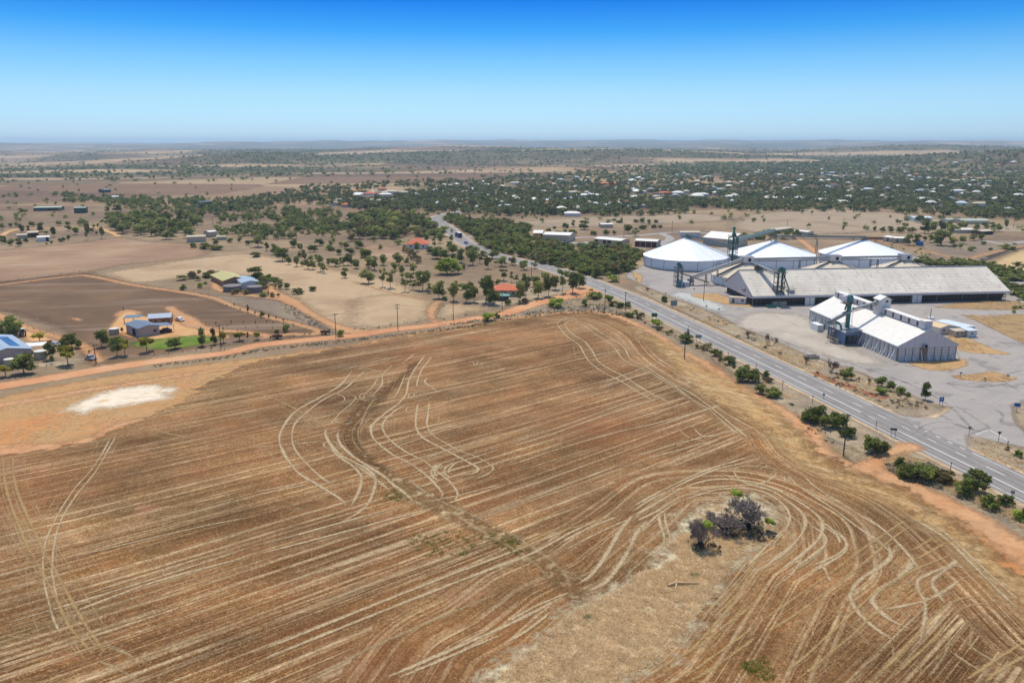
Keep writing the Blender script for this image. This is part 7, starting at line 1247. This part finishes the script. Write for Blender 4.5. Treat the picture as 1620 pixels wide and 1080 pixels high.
sh(tU, (308, 418), (402, 412), 9, 3.2, 'small white garage with blue door at the far left', 'white', 'white_roof', doors=((.65, .9),)); sh(tU, (222, 384), (308, 380), 10, 3.6, 'open-fronted brown shed between two small cream buildings', 'brown_roof', 'cream', doors=((.3, .95),)); sh(tU, (140, 392), (220, 388), 8, 2.6, 'low cream cottage at the far left end of the sheds', 'cream', 'cream')
sh(tU, (905, 90), (955, 88), 10, 5, 'small white house on the far left rise', 'white', 'white_roof'); sh(tU, (840, 25), (890, 22), 14, 4, 'dark far shed above the small white house', 'dkgreen_roof', 'slate_roof'); sh(lambda p: T(0, 200, 3.0, p), (952, 382), (1008, 378), 12, 5, 'dark green shed in the middle-distance paddock', 'dkgreen_roof', 'dkgreen_roof')
sh(tM, (230, 365), (345, 368), 9, 3.4, 'cream house end with dark window behind the last silo', 'cream', 'white_roof', doors=((.25, .35),)); sh(tM, (110, 345), (232, 362), 9, 3.2, 'long cream house wing behind the last silo', 'cream', 'white_roof', doors=((.4, .5),)); sh(tM, (960, 168), (1250, 168), 16, 3.2, 'wide pale green roof beyond the dark trees', 'cream', 'green_roof'); sh(tM, (800, 150), (955, 148), 10, 2.6, 'low grey-roofed shed left of the wide green roof', 'grey_wall', 'green_roof')
sh(tM, (440, 138), (640, 138), 14, 3.4, 'white and blue roofed house above the dark trees', 'white', 'blue_roof'); sh(tM, (885, 262), (1080, 262), 9, 2.8, 'flat white-roofed house behind the gum trees', 'cream', 'white_roof'); sh(tM, (1165, 282), (1290, 275), 9, 2.8, 'low open shed with pale roof right of the gum trees', 'rust_steel', 'cream', doors=((.1, .9),))
sh(lambda p: T(1120, 360, 10.1, p), (1080, 95), (1340, 60), 8, 2.8, 'cream-roofed house behind the middle silo', 'cream', 'cream'); sh(lambda p: T(1120, 360, 10.1, p), (1360, 100), (1590, 125), 8, 2.6, 'low white-roofed house right of the cream-roofed one', 'grey_wall', 'white_roof')
sh(tV, (885, 105), (1010, 103), 8, 3, 'pink-roofed cottage behind the industrial sheds', 'cream', 'white_roof')
tag(MB().box((0, 0, .9), (18, .3, 1.8)).build('brick_wall', M['tan_brick'], None, at(*tM([(60, 330)])[0]), R(-8)), 'long low red-brown wall left of the cream house wing', 'wall')
tank('blue water tank by the cream house trees', at(*tM([(502, 392)])[0]), 2.4, 2.6, 'blue_paint', 'blue_paint')

# ------------------------------------------------------------------ poles, wires, signs
def pole(px, pyb, pyt, label, arms=1, lamp=False, wires=True, grp='power poles', rz_=R(35)):
    p = at(px, pyb); h = ztop(p.x, p.y, pyt); t = empty('power_pole', p, rz_, label, 'power pole', grp); m = MB(); m.tube([(0, 0, -.2), (0, 0, h)], [.17, .11], 8); m.build('pole', M['timber'], t)
    for i in range(arms):
        z = h-.35-i*1.1; m = MB(); m.box((0, -.12, z), (2.3, .1, .12)); m.beam((-.6, -.1, z), (0, -.1, z-.6), .05); m.beam((.6, -.1, z), (0, -.1, z-.6), .05); ca = m.build('crossarm', M['timber'], t); m = MB()
        for x in (-1.05, -.5, .5, 1.05): m.cyl((x, -.12, z+.06), .05, .2, 6)
        m.build('insulator', M['white'], ca)
    if lamp: m = MB(); m.beam((0, 0, h-.3), (0, -1.8, h+.2), .08); m.box((0, -2.0, h+.18), (.25, .6, .14)); m.build('lamp_arm', M['steel'], t)
    return p, h
PR = [pole(1334, 722, 655, 'tall timber power pole nearest the camera, beside the roadside bushes', 1), pole(1082.6, 568, 524, 'timber power pole with dead twigs behind it, at the field corner'), pole(956.5, 495, 457, 'bare timber pole at the far tip of the field'), pole(989, 492, 461.7, 'timber pole between highway and field tip, right of the bare one'), pole(840.6, 441, 414, 'power pole rising from the grove by the highway'), pole(906, 463.4, 430, 'power pole where the dirt road meets the highway grove')]
PL = [pole(152.2, 575.5, 544.4, 'power pole by the dirt road at the left-hand farm'), pole(349.7, 550.5, 513, 'power pole beside the two oval trees'), pole(531.5, 531.7, 495.8, 'power pole with a lamp arm at the driveway mouth', 1, True), pole(629.5, 520, 481, 'power pole with two crossarms beside the bleached paddock', 2), pole(717.2, 506, 477, 'power pole left of the grove on the dirt road'), pole(794.4, 490.6, 458.5, 'power pole in front of the teal-roofed shed')]
PD = [pole(1113, 476, 444, 'timber pole on the brown patch in the depot yard', 0), pole(979, 448, 427, 'thin timber pole at the edge of the thicket', 0)]
for i_, (px, b_, t_) in enumerate(((337, 357, 343), (987, 375, 353), (1063, 368, 350), (1245, 362, 349), (1334, 361, 344), (1438, 342, 330), (1603, 361, 347))): pole(px, b_, t_, f'distant timber power pole, {ORD[i_+1]} from the left of those beyond the depot and paddocks', 1, grp='distant power poles')
def wire(a, b, label, grp):
    (p, h1), (q, h2) = a, b; m = MB(); n = 8
    for o_ in (-.9, .9):
        pts = []
        for i in range(n+1):
            f = i/n; v = V3(p).lerp(V3(q), f); z = (h1-.25)*(1-f)+(h2-.25)*f-4*f*(1-f)*1.1; pts.append((v.x+o_*.82, v.y-o_*.57, z))
        m.tube(pts, .018, 4, False)
    tag(m.build('power_line', M['wire'], None), label, 'power line', grp)
pe = at(1668, 905)
wire((pe, 10.5), PR[0], 'pair of power lines over the roadside bushes at the right edge', 'power lines'); wire(PR[0], PR[1], 'pair of power lines between the nearest pole and the field-corner pole', 'power lines'); wire(PR[1], PR[2], 'pair of power lines from the field-corner pole to the field tip', 'power lines')
for i in range(5): wire(PL[i], PL[i+1], f'pair of power lines along the dirt road, {ORD[i+1]} span from the left', 'power lines')
def sign(px, pyb, w, h, z0, label, mat, rz_=0, legs=2, grp=None, post='steel', marks=()):
    p = at(px, pyb); t = empty('road_sign', p, rz_, label, 'sign', grp)
    for x in ((-w*.3, w*.3) if legs == 2 else (0,)): m = MB(); m.beam((x, .06, -.1), (x, .06, z0+h*.9), .12); m.build('post', M[post], t)
    m = MB(); m.box((0, 0, z0+h/2), (w, .06, h)); pn = m.build('panel', M[mat], t)
    for (x, z, ww, hh, mm) in marks: m = MB(); m.box((x, -.045, z0+z), (ww, .02, hh)); m.build('marking', M[mm], pn)
    return t
sign(1035, 506.5, 2.3, 1.5, 1.4, 'green direction sign on two posts beside the highway', 'sign_green', R(-8), 2, None, 'steel', ((.45, .8, .7, .5, 'dkgreen_roof'),))
sign(1104.5, 541.5, 2.2, 1.2, 1.6, 'plain grey back of a road sign beside the highway', 'sign_grey', R(-8)); sign(1066, 484.5, 2.8, 2.4, .3, 'plain grey board low on the depot verge', 'sign_grey', R(0))
sign(1488.5, 641.5, 1.3, 1.3, 1.2, 'blue depot sign on two posts at the yard entrance', 'sign_blue', R(5), 2, None, 'steel', ((0, .9, .8, .12, 'white'), (-.1, .6, .7, .1, 'white'))); sign(1608, 651, 1.4, 1.0, 1.4, 'tilted blue sign on the round verge at the right edge', 'sign_blue', R(-30), 1)
sign(1412.5, 692, 1.5, .55, 1.9, 'narrow dark sign board beside the highway, past the big rounded bush', 'dkgreen_roof', R(-20)); sign(1302.8, 630.5, .6, .7, .9, 'small round-backed grey sign at the highway edge', 'sign_grey', R(-20), 1); sign(1600.5, 790, .7, .7, 1.3, 'small diamond sign back at the bottom right of the highway', 'sign_grey', R(-20), 1)
def tri_sign(px, pyb, label, mat):
    p = at(px, pyb); t = empty('give_way_sign', p, R(-20), label, 'sign', 'give way signs'); m = MB(); m.beam((0, .05, -.1), (0, .05, 2.5), .1); m.build('post', M['rust_steel'], t); m = MB(); m.add([(-.5, 0, 2.6), (.5, 0, 2.6), (0, 0, 1.75), (-.5, .04, 2.6), (.5, .04, 2.6), (0, .04, 1.75)], [(0, 2, 1), (3, 4, 5), (0, 1, 4, 3), (1, 2, 5, 4), (2, 0, 3, 5)]); m.build('panel', M[mat], t)
tri_sign(1532.5, 690.5, 'triangular sign at the tip of the verge by the junction', 'tan_brick'); tri_sign(1579.3, 698.5, 'triangular sign back right of the junction tip', 'rust_steel')
for i_, (px, b_, h) in enumerate(((1007, 445, 1.6), (1031.6, 470, 1.6), (1052.8, 472, 2.6), (1098, 462, 1.8), (1117.4, 490, 2.0), (1137, 495.5, 2.0), (1519, 598.8, 2.0), (1558, 603.5, 1.2), (1594, 600, 1.4))):
    p = at(px, b_); t = empty('yard_post', p, R(-10), f'small notice on a thin post in the depot yard, {ORD[i_+1]} from the left', 'sign post', 'small notices on posts in the depot yard'); m = MB(); m.beam((0, 0, -.1), (0, 0, h), .09); m.build('post', M['grey_beam'], t); m = MB(); m.box((0, -.07, h-.15), (.8, .04, .45)); m.build('notice', M['sign_grey'], t)
for i_, (px, b_, h) in enumerate(((1152, 563, 1.5), (1196, 582, 1.6), (1237.5, 616, 3.3), (1285, 639, 3.2), (1385.5, 679, 2.4), (1503, 747, 3.0), (1594, 704, 1.2))):
    p = at(px, b_); t = empty('guide_post', p, 0, f'thin brown guide post at the highway edge, {ORD[i_+1]} from the left', 'post', 'thin posts beside the highway'); m = MB(); m.beam((0, 0, -.1), (0, 0, h*.75), .1); m.build('post', M['rust_steel'], t); m = MB(); m.box((0, -.06, h*.75), (.3, .03, .3)); m.build('cap', M['rust_steel'], t)

# ------------------------------------------------------------------ vehicles
def car(label, c, rz_, mat, kind='car', L=4.6, Wd=1.85, H=1.5, tray=False, grp='parked cars'):
    t = empty('parked_car' if kind == 'car' else kind, c, rz_, label, 'car' if kind == 'car' else 'ute', grp); z0 = .32
    prof = [(-L/2, z0), (-L/2, .78), (-L/2+.9, .92), (-L/2+1.5, H), (L/2-1.3, H), (L/2-.55, .95), (L/2, .85), (L/2, z0)] if not tray else [(-L/2, z0), (-L/2, .85), (-L/2+1.1, .98), (-L/2+1.6, H+.2), (-L/2+2.9, H+.2), (-L/2+3.0, 1.0), (L/2, 1.0), (L/2, z0)]
    n = len(prof); vs = [(x, -Wd/2*(1 if z < 1 else .84), z) for x, z in prof]+[(x, Wd/2*(1 if z < 1 else .84), z) for x, z in prof]; m = MB(); m.add(vs, [tuple(range(n)), tuple(range(2*n-1, n-1, -1))]+[(i, n+i, n+(i+1) % n, (i+1) % n) for i in range(n)]); b = m.build('body', M[mat], t)
    m = MB(); k = .03; a, b2, c2, d2 = prof[2], prof[3], prof[4], prof[5]
    for s_ in (-1, 1): m.add([(a[0]+.25, s_*(Wd/2*.93+k), .97), (b2[0]+.1, s_*(Wd/2*.84+k), H-.08), (c2[0]-.1, s_*(Wd/2*.84+k), H-.08), (d2[0]-.2, s_*(Wd/2*.93+k), .98)], [(0, 1, 2, 3)])
    m.add([(a[0]+.02, -.7, .98), (a[0]+.02, .7, .98), (b2[0]-.06, .65, H-.06), (b2[0]-.06, -.65, H-.06)], [(0, 1, 2, 3)]); m.add([(d2[0]+.04, -.7, 1.0), (d2[0]+.04, .7, 1.0), (c2[0]+.06, .65, H-.06), (c2[0]+.06, -.65, H-.06)], [(0, 1, 2, 3)]); m.build('window', M['glass'], b)
    for x in (-L*.31, L*.31):
        for s_ in (-1, 1): m = MB(); m.tube([(x, s_*(Wd/2-.2), .33), (x, s_*(Wd/2+.02), .33)], .33, 12); m.build('wheel', M['tyre'], t)
    return t
car('white car parked at the end of the pale-roofed house', at(284.5, 507.5), R(-38), 'white'); car('red and white utility parked behind the far-left carport', at(78, 546), R(-20), 'red_paint', 'utility_truck', tray=True, grp='farm vehicles'); car('silver car half hidden by the tree behind the far-left carport', at(87, 547), R(-20), 'silver'); car('old pale utility parked by the power pole at the left-hand farm', at(144, 569), R(-35), 'silver', 'utility_truck', tray=True, grp='farm vehicles')
car('dark car under the carport of the pink-walled shed', at(262, 525), R(20), 'red_paint'); car('blue car driving on the highway behind the truck', at(737.3, 385.5), R(112), 'blue_paint', grp='vehicles on the highway'); car('small dark car near the far bend of the highway', at(690.5, 353.5), R(112), 'navy', grp='vehicles on the highway')
YC = ((430,), (470,), (515,), (600,), (650,), (720,), (945,), (1015,), (1100,), (1150,))
for i, (x, y, c) in enumerate(((430, 272, 'blue_paint'), (470, 274, 'white'), (515, 272, 'blue_paint'), (600, 292, 'white'), (650, 290, 'navy'), (945, 302, 'blue_paint'), (1100, 330, 'navy'), (1150, 330, 'silver'), (1015, 300, 'red_paint'), (720, 280, 'white'))): car(f'{ {"blue_paint": "blue", "navy": "dark blue"}.get(c, c.split("_")[0]) } car in the yard of the industrial sheds, {ORD[1+sum(q_[0] < x for q_ in YC)]} car from the left', at(*tV([(x, y)])[0]), R(rs.choice([0, 80, 20, -70])), c, grp='cars in the yard of the industrial sheds')
tk = at(725.5, 375.5); t = empty('road_truck', tk, R(112), 'blue-cabbed truck with a white box driving along the highway', 'truck', 'vehicles on the highway')
m = MB(); m.box((-1.0, 0, 2.3), (7.4, 2.5, 2.9)); m.build('cargo_box', M['navy'], t); m = MB(); m.box((-1.0, 0, 3.8), (7.4, 2.5, .12)); m.build('box_roof', M['white'], t); m = MB(); m.box((4.2, 0, 1.7), (2.2, 2.4, 2.4)); m.box((4.0, 0, 3.0), (1.6, 2.2, .3)); m.build('cab', M['blue_paint'], t); m = MB(); m.box((5.32, 0, 2.2), (.06, 2.1, .9)); m.build('windscreen', M['glass'], t); m = MB(); m.box((.5, 0, .75), (9, 1.0, .3)); m.build('chassis', M['tyre'], t)
for x in (-3.6, -2.4, 3.9):
    for s_ in (-1, 1): m = MB(); m.tube([(x, s_*.85, .5), (x, s_*1.22, .5)], .5, 12); m.build('wheel', M['tyre'], t)
t = empty('tractor', at(36.5, 531.5), R(-60), 'blue tractor with white cab by the trees at the left-hand farm', 'tractor'); m = MB(); m.box((.9, 0, 1.15), (2.2, .9, .8)); m.build('bonnet', M['navy'], t); m = MB(); m.box((-.7, 0, 2.0), (1.4, 1.4, 1.3)); m.build('cab', M['glass'], t); m = MB(); m.box((-.7, 0, 2.72), (1.7, 1.7, .14)); m.build('cab_roof', M['white'], t)
for x, r_ in ((-.9, .85), (1.6, .5)):
    for s_ in (-1, 1): m = MB(); m.tube([(x, s_*.65, r_), (x, s_*1.05, r_)], r_, 14); m.build('wheel', M['tyre'], t)
for px, py, lab in ((515, 529, 'weathered livestock trailer beside the dirt road'), (439, 536, 'small brown box trailer beside the dirt road')):
    t = empty('trailer', at(px, py), R(4), lab, 'trailer', 'trailers beside the dirt road'); m = MB(); m.box((0, 0, .75), (3.4, 1.5, .12))
    for s_ in (-1, 1): m.box((0, s_*.75, 1.1), (3.4, .06, .6)); m.box((s_*1.7, 0, 1.1), (.06, 1.5, .6))
    m.build('tray', M['rust_steel'], t)
    for s_ in (-1, 1): m = MB(); m.tube([(0, s_*.7, .35), (0, s_*.9, .35)], .35, 10); m.build('wheel', M['tyre'], t)

# ------------------------------------------------------------------ fences
def fence(label, px, step=6, h=1.1, grp='wire paddock fences'):
    P = spline(AT(px), step); P = P[:90]; t = empty('wire_fence', (P[0][0], P[0][1], 0), 0, label, 'fence', grp); Q = P-P[0]
    for x, y in Q: m = MB(); m.beam((x, y, -.1), (x, y, h+rp.uniform(-.1, .15)), .1); m.build('post', M['timber'], t)
    m = MB()
    for zz in (.5, .95): m.tube([(x, y, zz) for x, y in Q], .012, 3, False)
    m.build('strand', M['wire'], t)
fence('post and wire fence along the dirt road by the bleached paddock', [(562, 519), (600, 517.5), (640, 511), (690, 504), (740, 497), (800, 486)], 6); fence('post and wire fence along the dark fallow top edge', [(0, 447), (60, 439), (126, 431), (150, 431)], 8); fence('post and wire fence below the garden of the olive-roofed farmhouse', tH([(190, 345), (330, 385), (520, 430)]), 6); fence('post and wire fence on the curved red track at the left-hand farm', tL([(120, 335), (200, 352), (330, 395), (440, 432)]), 5); fence('post and wire fence from the driveway to the dirt road', tA([(1000, 830), (1100, 850), (1180, 870), (1250, 890)]), 4)
fence('post and wire fence along the dirt road verge near the lawn', tL([(1000, 560), (1200, 540), (1400, 525), (1600, 515)]) , 5)

# ------------------------------------------------------------------ tufts and litter on the ground
LIME = AT(T(0, 600, 4.045, [(405, 208), (470, 165), (700, 75), (860, 48), (1000, 44), (1130, 66), (1090, 118), (860, 160), (700, 185), (540, 222)]))
def tufts(name, specs, mat, nq, seed):
    xs, ys, ws, hs = [], [], [], []; g = np.random.default_rng(seed)
    for poly, n, w0, w1, h0, h1, thr in specs:
        P = AT(poly); lo, hi = P.min(0), P.max(0); q = lo+(hi-lo)*g.random((n*5, 2)); q = q[sd_poly(q, P) > 0]
        if thr: q = q[fbm(q[:, 0], q[:, 1], 14, 3, seed) > thr]
        q = q[sd_poly(q, LIME) < .5]
        q = q[:n]; xs.append(q[:, 0]); ys.append(q[:, 1]); ws.append(g.uniform(w0, w1, len(q))); hs.append(g.uniform(h0, h1, len(q)))
    x, y = np.concatenate(xs), np.concatenate(ys); return mass(name, np.column_stack([x, y, np.full(len(x), .12)]), np.concatenate(ws), np.concatenate(hs), nq*2, mat, seed, 4, .16, name != 'verge_weed')
VG = [(940, 492), (1000, 503), (1060, 532), (1130, 572), (1220, 622), (1290, 690), (1340, 728), (1380, 735), (1400, 715), (1340, 680), (1260, 628), (1160, 575), (1060, 522), (980, 480), (930, 462), (880, 480), (850, 498)]
VG2 = tG([(700, 690), (780, 770), (900, 810), (1100, 870), (1300, 960), (1500, 1060), (1700, 1180), (1750, 1080), (1600, 990), (1400, 900), (1200, 800), (1000, 690), (850, 620)])
VG3 = [(1010, 455), (1068, 476), (1128, 499), (1199, 531), (1271, 563), (1368, 596), (1455, 636), (1480, 650), (1400, 645), (1300, 600), (1200, 552), (1100, 505), (1030, 472)]
ISL = T(800, 813, 4.045, [(1180, 90), (1480, 130), (1560, 190), (1380, 420), (1200, 660), (1000, 920), (700, 1080), (-60, 1080), (150, 890), (420, 640), (760, 470), (1000, 250)])
tufts('verge_grass', [([(-40, 650), (150, 606), (330, 585), (480, 560), (480, 568), (330, 606), (240, 656), (100, 700), (-40, 715)], 1100, .3, .9, .06, .2, .42), (T(1460, 560, 6.75, [(310, 232), (600, 210), (700, 188), (800, 195), (990, 265), (900, 295), (400, 272)]), 120, .4, 1.0, .15, .4, .4), ([(1500, 528), (1580, 555), (1560, 560), (1502, 545)], 120, .4, 1.1, .15, .5, .4), ([(1520, 498), (1640, 498), (1700, 520), (1680, 560), (1580, 525)], 500, .5, 1.3, .15, .5, .4), ([(1480, 486), (1520, 479), (1600, 476), (1630, 488), (1560, 490)], 300, .5, 1.4, .15, .5, .4), (VG, 1500, .5, 1.3, .2, .55, .42), (VG2, 700, .5, 1.2, .2, .5, None), (VG3, 1100, .5, 1.4, .2, .6, .45), ([(1540, 694), (1640, 716), (1700, 790), (1560, 722)], 160, .4, 1.2, .2, .5, None)], M['grass_tuft'], 16, 120)
tufts('verge_weed', [(VG, 700, .5, 1.2, .2, .6, .52), (VG2, 500, .5, 1.1, .2, .5, .5), (VG3, 300, .6, 1.6, .3, .8, .55), ([(330, 549), (470, 530), (620, 513), (760, 495), (850, 476), (850, 477), (760, 497.5), (620, 517), (470, 533), (330, 552)], 260, .5, 1.2, .2, .5, None), ([(235, 579), (300, 570.5), (360, 563.5), (400, 554), (480, 544.5), (600, 532), (700, 520), (770, 511), (770, 515), (700, 524), (600, 536), (480, 548.5), (400, 558), (360, 567), (300, 574.5), (240, 582)], 900, .5, 1.1, .2, .45, None), ([(690, 515), (860, 490), (950, 480), (1010, 505), (950, 495), (860, 499), (760, 512)], 500, .5, 1.1, .2, .5, None), (tA([(800, 640), (950, 700), (1240, 880), (1150, 865), (900, 760)]), 160, .5, 1.0, .2, .5, None)], M['weed'], 16, 130)
tufts('island_grass', [(ISL, 3200, .5, 1.5, .12, .4, .36), ([(1080, 850), (1120, 805), (1180, 790), (1220, 825), (1180, 866), (1110, 872)], 200, .6, 1.4, .15, .45, None)], M['grass_tuft'], 18, 140)
# fallen timber and a scrap of stone in the field's rough corner
t = empty('fallen_branch', at(1075, 927), R(10), 'pale fallen tree trunk lying in the rough grass of the field', 'log'); m = MB(); m.tube([(-2, 0, .35), (-.5, .3, .5), (1, .1, .4), (3.2, -.2, .35)], [.28, .3, .25, .1], 7); m.tube([(-.4, .3, .5), (-.9, -.7, .4), (-1.3, -1.4, .3)], [.2, .15, .06], 6); m.build('trunk', paint('bleached log', S(214, 176, 128), .1, .9), t)

# standing stubble in the part of the field nearest the camera
g = np.random.default_rng(55); FP, IP = AT(FIELD), AT(ISL); q = np.column_stack([g.uniform(-110, 110, 150000), g.uniform(84, 190, 150000)]); q = q[(sd_poly(q, FP) > 3)]; q = q[sd_poly(q, IP) < -.5]; q = q[np.abs(q[:, 0]) < q[:, 1]*.66+8]; q = q[g.random(len(q)) < np.clip(1.5-q[:, 1]/150, .12, 1)*sstep(.3, .55, fbm(q[:, 0], q[:, 1], 9, 3, 3))][:60000]
mass('stubble', np.column_stack([q, np.full(len(q), .12)]), g.uniform(.3, .6, len(q)), g.uniform(.14, .3, len(q)), 6, M['stalk'], 150, blade=True)
tufts('green_weed', [([(640, 850), (720, 838), (760, 852), (740, 880), (670, 880)], 90, .4, .9, .15, .4, None), ([(600, 780), (640, 770), (650, 790), (610, 800)], 40, .4, .9, .15, .4, None), ([(770, 840), (820, 850), (830, 880), (790, 870)], 60, .4, .9, .15, .4, None), ([(1170, 1050), (1210, 1040), (1230, 1075), (1190, 1080)], 60, .4, .9, .15, .4, None), ([(920, 975), (935, 972), (932, 984)], 12, .4, .8, .15, .4, None), ([(1090, 910), (1105, 906), (1103, 922)], 14, .4, .8, .2, .5, None)], M['leaf_bright'], 12, 160)
# ------------------------------------------------------------------ the air between here and the horizon
hv = bpy.data.materials.new('summer haze'); hv.use_nodes = True; hn = hv.node_tree.nodes; hn.clear(); ho = hn.new("ShaderNodeOutputMaterial"); pvn = hn.new("ShaderNodeVolumePrincipled")
pvn.inputs['Color'].default_value = (.62, .84, 1.0, 1); pvn.inputs['Density'].default_value = 8e-5; pvn.inputs['Anisotropy'].default_value = 0.3; hv.node_tree.links.new(pvn.outputs[0], ho.inputs['Volume'])
hb = MB().box((0, 0, 60), (58000, 58000, 184)).build('haze', hv); tag(hb, kind='stuff')
